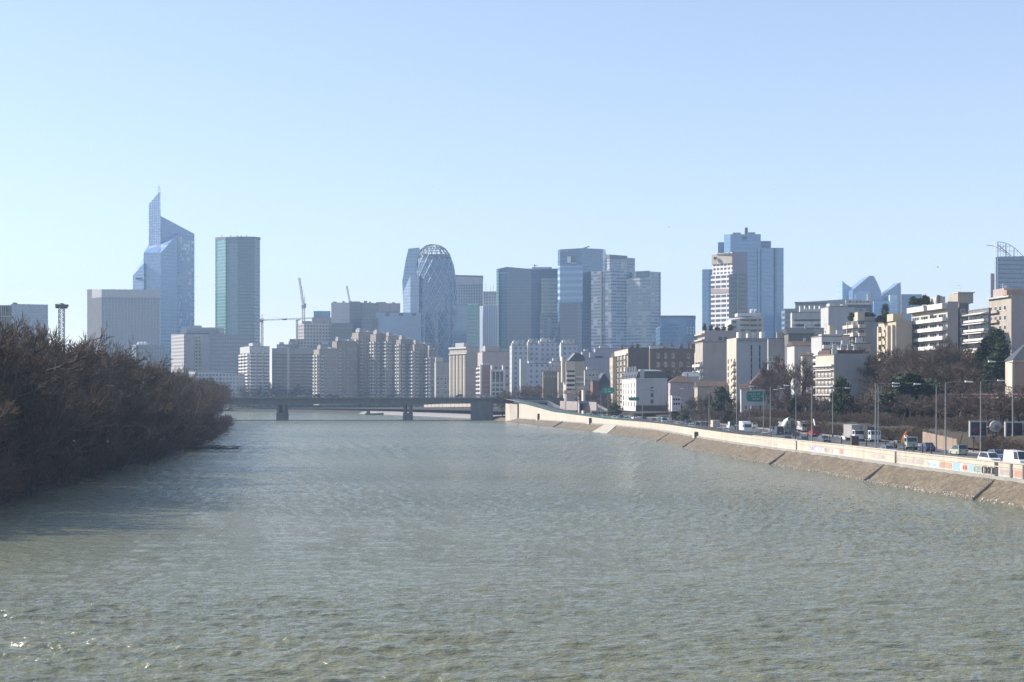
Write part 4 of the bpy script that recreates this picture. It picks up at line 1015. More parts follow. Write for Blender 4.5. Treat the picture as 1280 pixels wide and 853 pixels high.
# ---- 13 housing between bridge end and hill
b = bld('apartment_tower', 'tall beige tower of flats with fluted bay windows right of the estate', 562, 583.5, 598, 434, 985, 40, 'cream', zb=5, cat='apartment tower')
b.wall.data.materials[0] = M['tan']
nz = 13
for i in range(5):
    m = MB(); u = b.d * (i + .5) / 5; m.prism([(-1.0, 0), (.9, 0), (.5, 1.1) if 0 else (.9, .01), (-1.0, .01)], 0, 1)
    m = MB(); m.prism([(-1.3, -.9), (.0, -1.3), (1.3, -.9), (1.3, .02), (-1.3, .02)], 0, b.h - 6); place(b, 'L', u, 0, m.mesh('bay', M['cream']), 'bay_window_stack')
wins(b, 'L', 10, nz, 3, 2.9, 1.0, 1.5, fr='frame_d'); strip(b, 'L', b.h - 5, .5, 'white', 'cornice', 0, b.d, 1.0); strip(b, 'L', b.h - 1, 1.0, 'white', 'cornice', 0, b.d, 1.0)
roofbox(b, .2, .6, .3, .8, 3, 'lgrey')
b = bld('apartment_block', 'low grey old block left of the beige fluted tower', 543, 545, 564, 453, 1020, 8, 'grey', zb=5)
wins(b, 'F', 4, 6, 3, 3.4, 1.6, 1.9); strip(b, 'F', b.h * .7, .5, 'lgrey', 'cornice', 0, b.w, .5); roofbox(b, 0, .5, .1, .5, 3.5, 'cream'); strip(b, 'F', b.h * .4, .5, 'lgrey', 'cornice', 0, b.w, .5)
b = bld('apartment_block', 'grey terraced flats behind the pink and white block by the bridge end', 597, 603, 644, 440, 945, 8, 'pinkgrey', zb=5)
wins(b, 'F', 6, 9, 4, 2.9, 1.5, 1.3, fr='frame_d', skip=.25); bals(b, 'L', 2, 9, 4, 2.9, .9, 1.3, 'white2'); roofbox(b, .1, .55, .1, .6, 4, 'pinkgrey'); roofbox(b, .6, .8, .3, .6, 2, 'white2')
mast(b, .3, .4, 5)
b = bld('apartment_block', 'pink rendered flats with one white edge beside the bridge end', 600, 602.5, 613, 457, 872, 6, 'pink', zb=6)
M['pinkb'] = plaster('rose_render', (.34, .19, .18), .15); b.wall.data.materials[0] = M['pinkb']
m = MB(); m.box(-1.2, -.003, -.4, 3, 0, b.h + .6); m.build('edge_pier', M['white'], b.root)
for k in range(6): strip(b, 'F', 2.5 + k * 2.9, .5, 'pinkgrey', 'storey_band', 0, b.w, .3)
roofbox(b, .1, .9, .1, .6, 1.2, 'white2')
b = bld('apartment_block', 'white framed flats with a grid of loggias beside the pink block', 611, 614, 630, 463, 862, 6, 'dgrey', zb=6)
for i in range(4):
    m = MB(); x = b.w * i / 3; e = .6 if i in (0, 3) else .25; m.box(x - e, x + e, -1.2, 0, 0, b.h + .4); m.build('frame_pier', M['white'], b.root)
for k in range(6): bals(b, 'F', 3, 1, 1.5 + k * 2.75, 2.75, .86, 1.0, 'white2', ph=.8)
strip(b, 'F', b.h - .8, 1.0, 'white', 'cornice', -.8, b.w + .8, 1.4); roofbox(b, 0, .12, -.1, .2, 2.8, 'white'); roofbox(b, .88, 1, -.1, .2, 2.8, 'white')
# white hospital-like cluster
for i, (a, c, e, t, Y, lab) in enumerate(((637, 640, 659, 432, 900, 'left white block of the stepped white cluster below the blue towers'), (658, 660, 674, 430, 915, 'tallest grey white block in the stepped white cluster'), (672, 674, 699, 428.5, 930, 'wide pale block in the middle of the stepped white cluster'), (699, 701.5, 722, 431, 905, 'right block of the stepped white cluster with one bright edge'))):
    b = bld('apartment_block', lab, a, c, e, t, Y, 6, G_whiteh, zb=6, group='stepped white blocks below the blue towers')
    m = MB(); m.box(-.3, .8, -.5, 3, 0, b.h + 1.5); m.build('edge_pier', M['white'], b.root)
    roofbox(b, .1, .4, .1, .6, 2.5, 'white'); roofbox(b, .55, .8, .1, .6, 1.5, 'lgrey')
    for k in range(3): mast(b, .2 + .3 * k, .4, 4)
b = bld('apartment_block', 'low white blue flats in shade in front of the stepped white cluster', 655, 659, 690, 455, 820, 8, G_whiteh, zb=6)
roofbox(b, .1, .3, .2, .6, 1.5, 'white')
m = MB(); m.box(-4, -.01, 0, 5, 0, b.h + 3); m.build('lit_wing', M['lgrey'], b.root)
b = bld('apartment_block', 'plain brown block with a flat wall beside the striped balcony tower', 678, 679, 698, 465, 792, 4, 'tan', zb=7)
M['brownt'] = plaster('brown_render', (.25, .195, .15), .15); b.wall.data.materials[0] = M['brownt']
wins(b, 'F', 5, 1, b.h - 3, 3, .6, 1.0); chimneys(b, 3, 4)
b = bld('apartment_block', 'narrow cream house squeezed between brown block and striped tower', 697, 698, 705.5, 465, 768, 3, 'cream', zb=7)
wins(b, 'F', 2, 5, 2, 3, .9, 1.6); chimneys(b, 1, 5, 'brick')
b = bld('apartment_block', 'slim tower with strong white balcony stripes and a curved dark roof', 704, 707.5, 719, 452, 748, 10, 'cream', zb=7)
for k in range(8):
    z = 1.6 + k * 2.55; strip(b, 'F', z, 1.15, 'glass', 'window_band', .6, b.w * .92, .08); bals(b, 'F', 1, 1, z - 1.1, 1, .95, 1.0, 'white', .2, b.w, door=False)
m = MB(); w, h = b.w, b.h
pr = [(w * .3, h + .32), (w * 2.1, h + .32), (w * 2.1, h + 1.5), (w * 1.9, h + 3.4), (w * 1.5, h + 4.6), (w * 1.1, h + 4.8), (w * .9, h + 4)]
m.extr(pr, 1, 12); m.build('curved_roof', M['slate'], b.root)
m = MB(); m.tube((w * .25, .8, h + .4), (w * .95, .8, h + 4.4), .35, n=4); m.build('roof_edge', M['white'], b.root)
m = MB(); m.box(w + .01, w * 2.0, 1.2, 12, 0, h - .2); m.build('side_wing', M['tan'], b.root)
m = MB(); m.box(-1.8, -.3, 2, 6, h * .55, h + 2.8); m.build('stair_tower', M['cream'], b.root)
for k in range(6):
    m = MB(); m.box(w * 1.1, w * 1.95, .1, 1.19, 2 + k * 2.9, 3 + k * 2.9); m.build('balcony', M['white'], b.root)
b = bld('apartment_block', 'broad pale lilac blank gable filling the gap behind the green oval road sign', 718, 719, 765, 448, 840, 0, 'lgrey', zb=7)
M['lilac'] = plaster('lilac_render', (.37, .34, .37), .12); b.wall.data.materials[0] = M['lilac']
m = MB(); m.prism([(-2.5, 0), (b.w * .5, -.01), (b.w * .5, 10), (-2.5, 10)], 0, [b.h * .3, b.h * .8, b.h * .8, b.h * .3]); m.build('sloping_wing', M['lilac'], b.root)
roofbox(b, .55, .75, .05, .15, 1.0, 'dark', 'roof_vent'); roofbox(b, .4, 1.0, .2, .8, 3.4, 'lilac')
# small gabled houses
def house(label, px0, pxc, px1, pye, pyr, Y, th, wall, roof, nw=2, nz=2, zb=None, name='gabled_house', hip=False, ridge='x'):
    b = bld(name, label, px0, pxc, px1, pye, Y, th, wall, zb=zb, cat='house', parapet=0, dmax=14)
    rh = zat(pyr, Y) - zat(pye, Y); w, d, h = b.w, b.d, b.h; e = .45
    m = MB()
    if hip:
        V = [(-e, -e, h), (w + e, -e, h), (w + e, d + e, h), (-e, d + e, h), (w * .35, d / 2, h + rh), (w * .65, d / 2, h + rh)]
        m.poly(V, [(0, 1, 5, 4), (1, 2, 5), (2, 3, 4, 5), (3, 0, 4), (3, 2, 1, 0)])
    elif ridge == 'x':
        V = [(-e, -e, h), (w + e, -e, h), (w + e, d + e, h), (-e, d + e, h), (-e, d / 2, h + rh), (w + e, d / 2, h + rh)]
        m.poly(V, [(0, 1, 5, 4), (1, 2, 5), (2, 3, 4, 5), (3, 0, 4), (3, 2, 1, 0)])
    else:
        V = [(-e, -e, h), (w + e, -e, h), (w + e, d + e, h), (-e, d + e, h), (w / 2, -e, h + rh), (w / 2, d + e, h + rh)]
        m.poly(V, [(0, 4, 5, 3), (1, 2, 5, 4), (0, 1, 4), (2, 3, 5), (3, 2, 1, 0)])
    for i in range(len(m.v)): m.v[i] = (m.v[i][0], m.v[i][1], m.v[i][2] + .003)
    rf = m.build('roof', M[roof], b.root)
    m = MB(); m.box(w * .72, w * .72 + .7, d * .4, d * .4 + .5, h + .2, h + rh + 1.1); m.build('chimney', M['tan'], rf)
    if nw: wins(b, 'F', nw, nz, 1.2, 3, .9, 1.5)
    return b
house('small grey gabled house with a steep roof below the pale blank gable', 744, 748, 762, 479, 466, 692, 6, 'dgrey', 'slate', 2, 2, ridge='y')
house('small red walled house beside the steep grey gable', 738, 741, 749, 476, 472, 686, 3, 'brick', 'slate', 1, 2)
b = house('narrow white house front near the green oval road sign', 727, 729, 731.5, 487, 485, 682, 2, 'white', 'slate', 0, 1)
for i, (a, c, e, t, Y, w_) in enumerate(((705, 708, 720, 492, 735, 'pinkgrey'), (722, 724, 737, 489, 715, 'pink'), (660, 663, 678, 487, 815, 'grey'))):
    house(['low pink grey house at the foot of the striped balcony tower', 'low reddish house left of the red walled one', 'low grey house at the far end of the quay road'][i], a, c, e, t, t - 4, Y, 3, w_, 'tile', 2, 2)

# ---- 14 old brown blocks and white mansard building
b = bld('apartment_block', 'ornate old block with lit cream bay windows and a brown blank gable', 768, 785, 812, 436, 700, 4, 'cream', roof='slate', zb=7)
m = MB(); m.box(.0, b.w, -.35, -.002, 0, b.h + .6); m.build('blank_gable', M['brown'], b.root)
nz = 8; n5 = 5
for i in range(4):
    m = MB(); m.prism([(-1.2, -.8), (1.2, -.8), (1.5, .02), (-1.5, .02)], 2, b.h - 3); place(b, 'L', b.d * (i + .5) / 4, 0, m.mesh('bay', M['cream']), 'bay_window_stack')
wins(b, 'L', 8, nz, 3, 3.1, 1.2, 2.1, fr='frame_d'); bals(b, 'L', 4, nz, 2.8, 3.1, .6, .9, 'white2', open_=True, door=False)
chimneys(b, 4, 8, 'brick'); strip(b, 'L', b.h - 3, .6, 'white', 'cornice', 0, b.d, 1.0)
b = bld('apartment_block', 'narrow yellowish old house front left of the ornate block', 762, 766, 771, 447, 735, 4, 'yellow', zb=7)
wins(b, 'L', 3, 7, 2, 3.2, 1.1, 1.9); chimneys(b, 1, 3)
b = bld('apartment_block', 'long dark brown shaded block with a few white windows behind the bare tree', 811, 812.5, 868, 437, 665, 0, 'brown', roof='slate', zb=7)
wins(b, 'F', 5, 5, b.h - 21, 4.2, 1.3, 2.2, b.w * .1, b.w * .95, skip=.2, seed=4); chimneys(b, 5, 9, 'brick'); roofbox(b, 0, .3, .0, .5, 1.4, 'lgrey')
m = MB(); m.prism([(b.w * .2, -.2), (b.w * .55, -.2), (b.w * .55, 6), (b.w * .2, 6)], b.h + .31, [b.h + .5, b.h + .5, b.h + 2.6, b.h + 2.6]); m.build('mansard', M['slate'], b.root)
b = bld('apartment_block', 'taller dark brick house top right of the long brown block', 863, 864, 877, 431, 690, 0, 'brown', roof='slate', zb=7)
wins(b, 'F', 2, 4, b.h - 14, 3.4, 1.2, 1.9); chimneys(b, 2, 6)
b = bld('mansard_building', 'white corner building with a slate mansard roof and a shaded blank gable', 777.5, 795, 834, 474, 592, 5, 'white', zb=7.0, parapet=0)
M['wshade'] = plaster('shaded_white_render', (.40, .405, .42), .14)  # white render greyed and cooled: the gable's shade put into its colour
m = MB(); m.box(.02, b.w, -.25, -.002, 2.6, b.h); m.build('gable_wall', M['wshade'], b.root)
m = MB(); m.box(-.2, b.w + .2, -.45, -.251, 0, 2.5); m.build('dark_ground_storey', M['dark'], b.root)
mh = zat(461, 440) - zat(474, 440); w, d, h = b.w, b.d, b.h
m = MB(); m.prism([(-.25, -.5), (w + .25, -.5), (w + .25, d + .2), (-.25, d + .2)], h + .003, h + .28); m.build('cornice', M['white'], b.root)
m = MB()
V = [(-.2, -.3, h + .29), (w + .2, -.3, h + .29), (w + .2, d, h + .29), (-.2, d, h + .29), (1.1, -.25, h + mh), (w - .9, -.25, h + mh), (w - .9, d - 1, h + mh), (1.1, d - 1, h + mh)]
m.poly(V, [(0, 1, 5, 4), (1, 2, 6, 5), (2, 3, 7, 6), (3, 0, 4, 7), (4, 5, 6, 7)])
rf = m.build('mansard_roof', M['slate'], b.root)
m = MB(); m.prism([(w * .3, -.35), (w * .85, -.35), (w * .98, d * .5), (w * .3, d * .5)], h + mh - .1, [h + mh + .15, h + mh + .15, h + mh + 1.0, h + mh + 1.2]); m.build('roof_cap', M['zinc'], rf)
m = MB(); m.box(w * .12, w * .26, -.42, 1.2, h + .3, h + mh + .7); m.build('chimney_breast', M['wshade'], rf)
for i in range(5):
    m = MB(); m.box(-.5, .5, -.35, 1.2, .4, 2.1); m.box(-.38, .38, -.37, -.352, .5, 1.9, 1); place(b, 'L', d * (i + .5) / 5, h, m.mesh('dormer', [M['white'], M['glass']]), 'dormer')
wins(b, 'L', 5, 4, 2.2, 2.75, 1.1, 1.9, fr='frame_d')
for k in range(3):
    for x in (.485, .53): place(b, 'F', w * x, 3.5 + k * 2.75, winmesh(.55, 1.6, 'frame_d', 'glass', 1), 'window', .26)
for i in range(4): m = MB(); m.box(-.4, .4, -.3, .3, 0, 2.3); m.build('chimney', M['lgrey'], rf, (w * .1 - .6 + i * .2, d * (.15 + .22 * i), h + mh))
b = bld('apartment_block', 'small bay of cream house right behind the white mansard building', 833, 834.5, 838, 480, 612, 2, 'cream', zb=7); wins(b, 'F', 1, 3, 2, 3, .7, 1.6)
# brown houses and long wall right of it
house('brown hip roofed villa right of the white mansard building', 835, 838, 868, 478, 470, 545, 3, 'pinkgrey', 'tile', 3, 2, zb=7, hip=True)
house('low grey roofed house tucked behind the brown villa', 853, 857, 874, 471, 465, 580, 3, 'lgrey', 'zinc', 1, 1, zb=7.5, hip=False)
r = thing('garden_shed', 'bright white boxy site cabin with dark window rows beside the brown villa', 'cabin', tuple(at(840, 507, 525)), R(8)); r.location.z = 9.6; r.scale = (1.2, 1.2, 1.2)
m = MB(); m.prism([(0, 0), (2.9, 0), (2.9, 4), (0, 4)], -1.5, [3.6, 3.2, 3.2, 3.6]); m.build('wall', M['white'], r)
for z in (.6, 2.0):
    for x in (.4, 1.2, 2.0): m = MB(); m.box(x, x + .6, -.06, .01, z, z + .65); m.build('window', M['glass'], r)
house('long low tan house under the blank gables on the slope', 868, 872, 928, 483, 476, 560, 2, 'tan', 'tile', 7, 1, zb=8)
house('pale gabled cottage just left of the big green road sign', 925, 926.5, 938, 486, 480, 462, 3, 'white2', 'tile', 1, 1, zb=8)
house('dark roofed house with red eaves behind the big green road sign', 935, 939, 985, 481, 462, 478, 6, 'pinkgrey', 'tile', 2, 1, zb=8, hip=True)

# ---- 15 hill flats
b = bld('apartment_block', 'flats with a blank tan gable, lit balconies and a planted pink top storey', 869, 878.5, 912, 428, 612, 3, 'tan', zb=9)
bals(b, 'L', 3, 6, 3, 3.0, .9, 1.4, 'white'); 
m = MB(); m.box(1.2, b.w * 1.35, 2, b.d, b.h + .31, b.h + 5.4); m.build('top_storey', M['pinkgrey'], b.root)
for k in range(2): 
    m = MB(); m.box(-.4, 1.19, 1, b.d, b.h + .9 + k * 2.6, b.h + 1.5 + k * 2.6); m.build('terrace_edge', M['cream'], b.root)
for x in (.62, .82): m = MB(); m.box(b.w * x, b.w * x + 1.6, 1.93, 2.02, b.h + .9, b.h + 2.6); m.build('window', M['glass'], b.root)
TOPPLANT = [(b, 878, 918, 412, 616)]
b = bld('apartment_block', 'tall block with cream lit corner flats and a pale gable with two slit rows', 909.5, 921.5, 960, 424, 548, 5, 'lgrey', zb=8.5)
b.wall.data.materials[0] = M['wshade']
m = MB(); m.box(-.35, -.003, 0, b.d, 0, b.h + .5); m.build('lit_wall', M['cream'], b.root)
for k in range(7):
    for i in range(3): place(b, 'L', b.d * (i + .5) / 3, 2.2 + k * 2.75, winmesh(1.3, 1.6, 'frame_d'), 'window', .36)
    place(b, 'L', b.d * .75, 1.6 + k * 2.75, balmesh(b.d * .4, 1.0, 'cream'), 'balcony', .36)
for x in (.44, .71):
    for k in range(8 if x < .5 else 4): strip(b, 'F', b.h - 4.6 - k * 2.45, 2.2, 'glass', 'slit_window', b.w * x, b.w * x + .55, .05)
strip(b, 'F', b.h - .9, 1.3, 'concrete', 'roof_edge', 0, b.w, .3); roofbox(b, .1, .2, .2, .4, 2.6, 'white'); roofbox(b, .45, .55, .3, .5, 2.2, 'white2'); roofbox(b, .85, .97, .2, .4, 2.8, 'white'); mast(b, .42, .3, 4); mast(b, .62, .3, 3)
b = bld('apartment_block', 'grey flats with orange awnings right of the pale slit gable', 959, 960.5, 980, 424, 520, 8, 'grey', zb=9)
wins(b, 'F', 4, 6, 3, 3, 1.1, 1.5); M['awn'] = flat('orange_awning', (.50, .21, .08), .8)
for x, z in ((.2, 12), (.55, 12.1), (.6, 16.8), (.45, 7.8)):
    m = MB(); m.prism([(0, -1.2), (1.8, -1.2), (1.8, -.02), (0, -.02)], z - .1, [z + .05, z + .05, z + .75, z + .75]); m.build('awning', M['awn'], b.root, (b.w * x, 0, 0))
roofbox(b, .55, .95, .1, .5, 2.4, 'tan')
house('dark brick gabled house on the hill left of the striped terraces', 979, 985.5, 1018, 417, 409, 512, 5, 'dgrey', 'slate', 3, 1, zb=13)
house('pale low house front in the trees below the dark brick gable', 1001, 1003, 1016, 444, 441, 436, 2, 'cream', 'tile', 1, 1, zb=12)
house('white gabled house wall below the dark brick house', 984, 993, 1015, 432, 426, 472, 3, 'white2', 'tile', 1, 1, zb=13)
b = bld('apartment_block', 'terraced flats with white balcony stripes above the near lit corner house', 1014, 1027, 1052, 421, 445, 12, 'lgrey', zb=12)
bals(b, 'L', 1, 7, 2, 2.2, 1.0, 1.3, 'white', door=False); bals(b, 'F', 2, 6, 3, 2.9, .9, 1.2, 'white')
roofbox(b, .0, 1.0, .0, .3, .5, 'white2', 'roof_edge'); roofbox(b, .5, .8, .2, .5, 3.5, 'cream'); mast(b, .5, .5, 5)
b = bld('apartment_block', 'grey block with planted corner terraces and a plain round ended gable', 1058, 1072, 1098, 402, 480, 8, 'grey', zb=13)
bals(b, 'L', 2, 8, 4, 3.0, .9, 1.5, 'cream'); bals(b, 'F', 1, 8, 4, 3, .95, 1.3, 'cream', 0, b.w * .35); roofbox(b, .1, .9, .1, .6, 1.5, 'grey'); roofbox(b, .02, .35, .02, .3, 3, 'cream')
TOPPLANT.append((b, 1064, 1096, 395, 484))
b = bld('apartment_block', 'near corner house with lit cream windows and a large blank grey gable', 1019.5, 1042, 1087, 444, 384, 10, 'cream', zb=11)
m = MB(); m.box(.02, b.w, -.3, -.002, 0, b.h + .4); m.build('blank_gable', M['grey'], b.root)  # grey slab over the cream front: its shade put into the colour
for k in range(5):
    for i in range(5): place(b, 'L', b.d * (i + .5) / 5, 1.0 + k * 2.35, winmesh(1.1, 1.7, 'frame_w'), 'window')
for k in (1, 2, 3, 4): place(b, 'L', b.d * .5, .9 + k * 2.35, balmesh(b.d * .98, .8, 'white', .9, True), 'balcony')
strip(b, 'L', b.h - 3.1, .45, 'white', 'cornice', 0, b.d, .7); chimneys(b, 4, 7, 'white2'); roofbox(b, .0, .9, .2, .8, 1.2, 'tile', 'low_roof')
m = MB(); m.box(b.w * .93, b.w * 1.0, -.9, -.31, b.h * .45, b.h * 1.0); m.build('flue_stack', M['brown'], b.root)
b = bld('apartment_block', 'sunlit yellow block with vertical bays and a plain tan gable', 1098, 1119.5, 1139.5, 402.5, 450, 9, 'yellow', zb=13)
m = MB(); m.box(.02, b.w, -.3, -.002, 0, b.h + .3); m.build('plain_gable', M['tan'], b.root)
for i in (0, 2, 3): m = MB(); m.box(-.5, .5, -1, .02, 0, b.h - 1); place(b, 'L', b.d * (.12 + .27 * i), 0, m.mesh('pier', M['cream']), 'pier')
wins(b, 'L', 4, 8, 2, 2.8, 1.2, 1.5, fr='frame_d'); bals(b, 'L', 2, 8, 1.5, 2.8, .7, 1.0, 'yellow', b.d * .15, b.d * .6, door=False); roofbox(b, -.1, .6, .05, .4, 2.4, 'yellow', 'roof_plant'); 
TOPPLANT.append((b, 1100, 1118, 396, 455))
b = bld('apartment_block', 'long terrace flats with white balconies facing the river and a shaded gable', 1139.5, 1184, 1197, 379.5, 430, 7, 'cream', zb=15, dmax=44)
m = MB(); m.box(.02, b.w, -.3, -.002, 0, b.h + .6); m.build('shaded_gable', M['pinkgrey'], b.root)  # darker slab over the cream end wall, shade put into its colour
bals(b, 'L', 4, 8, b.h - 26, 2.95, .96, 1.5, 'white', gl='glass'); strip(b, 'L', b.h - 1.6, 1.7, 'white', 'roof_edge', 0, b.d, 1.7)
roofbox(b, .2, .9, .3, .7, 2.5, 'white2', 'top_storey'); chimneys(b, 3, 9, 'dgrey'); TOPPLANT.append((b, 1142, 1166, 372, 440))
b = bld('apartment_block', 'recessed dark flats with a tall penthouse between the terraces and awning flats', 1197, 1199, 1211, 380, 440, 5, 'dgrey', zb=15, depth=9)
bals(b, 'F', 1, 7, b.h - 22, 3, .8, 1.0, 'white2', 0, b.w * .7); 
m = MB(); m.box(0, b.w * 1.6, 1, 9, b.h + .31, b.h + 3.6); m.build('penthouse', M['tan'], b.root); roofbox(b, -.05, 1.7, .05, .5, .3, 'white2', 'penthouse_roof', b.h + 3.61); mast(b, .3, .3, 7)
b = bld('apartment_block', 'balcony flats striped with white awnings left of the beige corner block', 1210.5, 1236, 1238.5, 386, 398, 7, 'dgrey', zb=14, dmax=36)
for k in range(9):
    z = b.h - 3.4 - k * 2.8; bals(b, 'L', 3, 1, z, 2.8, .98, 1.5, 'white', ph=.45)
    if k != 4 or 1:
        m = MB(); L = b.d * .47; m.prism([(-L, -2.2), (L, -2.2), (L, -.02), (-L, -.02)], 1.9, [2.05, 2.05, 2.6, 2.6]); place(b, 'L', b.d / 2, z, m.mesh('awning', M['white' if k not in (2, 4) else 'awn' if 0 else 'white']), 'awning')
m = MB(); m.prism([(-2, -3), (2, -3), (2, -.02), (-2, -.02)], 0, [.1, .1, 2, 2]); place(b, 'L', b.d * .12, b.h - 14.4, m.mesh('awn2', M['awn']), 'awning')
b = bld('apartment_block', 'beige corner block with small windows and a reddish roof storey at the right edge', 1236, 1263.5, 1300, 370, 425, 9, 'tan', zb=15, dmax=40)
m = MB(); m.box(.02, b.w, -.3, -.002, 0, b.h + .3); m.build('shaded_gable', M['pinkgrey'], b.root)  # cooler slab on the front away from the sun: shade put into colour
for k in range(5): wins(b, 'L', 4, 1, b.h - 4.3 - k * 3.1, 1, 1.5, 1.5, 0, b.d * .85, seed=k); 
for k in range(5): bals(b, 'L', 1, 1, b.h - 4.7 - k * 3.1, 1, .9, .8, 'tan', 0, b.d * .5, door=False, ph=.7)
wins(b, 'F', 2, 4, b.h - 9, 3.2, 1.2, 1.6, b.w * .4, b.w); roofbox(b, -.0, 1, .3, .8, 2.4, 'pinkgrey', 'top_storey'); roofbox(b, -.1, .4, .05, .25, 1.6, 'pink', 'top_storey'); strip(b, 'L', b.h - .3, .5, 'white2', 'roof_edge', 0, b.d, .8)
mast(b, .1, .5, 4.5); mast(b, .22, .5, 4)
b = house('pink villa with cream side wall and hipped slate roof at the right edge', 1258, 1268, 1330, 450, 426, 300, 10, 'pink', 'slate', 0, 1, zb=12, hip=True)
m = MB(); m.box(-.25, -.003, 0, b.d, 0, b.h); m.build('lit_side_wall', M['cream'], b.root)
m = MB(); m.box(-.5, .05, -.5, .0, b.h - .35, b.h); m.build('eaves_bracket', M['white'], b.root); m = MB(); m.tube((-.32, .1, 0), (-.32, .1, b.h), .08, n=6); m.build('downpipe', M['white'], b.root)
strip(b, 'F', b.h - .5, .5, 'cream', 'cornice', 0, b.w, .25)
# background fill blocks between (upper slope)
fills = [(640, 642, 662, 470, 1000, 'grey', 'low grey rooftop far up the river road left of the brown block'), (726, 728, 742, 440, 950, 'lilac', 'pale lilac flat roof glimpsed over the curved dark roof'), (742, 744, 775, 436, 960, 'lilac', 'long pale roof under the banded pair of towers'),
         (1086, 1088, 1100, 414, 560, 'lgrey', 'narrow pale block squeezed left of the sunlit yellow block'), (1040, 1043, 1062, 420, 475, 'cream', 'cream block glimpsed between the striped terraces and grey block'), (868, 870, 892, 441, 680, 'cream', 'cream block peeping out behind the planted pink top storey flats'), (952, 955, 986, 428, 640, 'pinkgrey', 'pink grey flats behind the orange awnings'), (1000, 1003, 1030, 411, 600, 'tan', 'tan flats behind the dark brick gabled house'), (1026, 1029, 1062, 404, 720, 'lgrey', 'light grey flats under the blank lilac gable'), (1046, 1049, 1070, 434, 425, 'pinkgrey', 'pink grey low flats right of the striped terraces'), (815, 818, 842, 446, 720, 'pinkgrey', 'pink grey flats peeping over the long dark brown block'), (728, 731, 748, 463, 800, 'cream', 'cream low flats before the pale blank gable'), (686, 689, 704, 452, 850, 'lgrey', 'light grey flats behind the plain brown block'),
         (1064, 1066, 1088, 430, 430, 'tan', 'tan flat roofed block behind the large blank grey gable')]
for a, c, e, t, Y, w_, lab in fills:
    b = bld('apartment_block', lab, a, c, e, t, Y, 4, w_, zb=None); nz = max(2, int(b.h / 3) - 1)
    wins(b, 'F', 4, min(nz, 7), max(1, b.h - 3.2 * min(nz, 7)), 3.1, 1.2, 1.5, seed=Y); roofbox(b, .2, .6, .2, .6, 1.8, 'lgrey')
finish_windows()

# ------------------------------------------------------------------ trees
def bark(name, a, b):
    t = NT(name); tc = t.n('TexCoord').outputs['Object']
    oi = t.n('ObjectInfo').outputs['Random']
    f = t.math('ADD', t.math('MULTIPLY', t.ramp(t.noise(tc, .35, 3), .3, .7), .6), t.math('MULTIPLY', oi, .4))
    return t.bsdf(t.mix(f, a, b), .9)
M['bark'] = bark('dark_bark', (.05, .04, .034), (.085, .07, .06))
M['twig'] = bark('brown_twigs', (.060, .038, .026), (.15, .10, .066))
M['twig2'] = bark('grey_twigs', (.062, .042, .029), (.155, .112, .078))
M['twigred'] = bark('reddish_twigs', (.06, .042, .036), (.12, .078, .062))
M['leaf'] = bark('dark_evergreen_leaves', (.018, .03, .012), (.05, .07, .025))
M['ivy'] = bark('olive_leaves', (.045, .055, .02), (.10, .10, .035))
M['pale_bark'] = bark('pale_bark', (.22, .20, .17), (.32, .29, .25))
def seg(m, a, b, r0, r1, n):
    d = (b - a); L = d.length
    if L < 1e-5: return
    d /= L
    u = d.cross(Vector((.3, .2, 1)) if abs(d.z) < .9 else Vector((1, 0, 0))).normalized(); w = d.cross(u)
    k0 = len(m.v)
    for c, r in ((a, r0), (b, r1)):
        for k in range(n):
            t = 6.2832 * k / n; m.v.append(tuple(c + u * (r * math.cos(t)) + w * (r * math.sin(t))))
    for k in range(n):
        m.f.append((k0 + k, k0 + (k + 1) % n, k0 + n + (k + 1) % n, k0 + n + k)); m.m.append(0); m.sm.append(True)
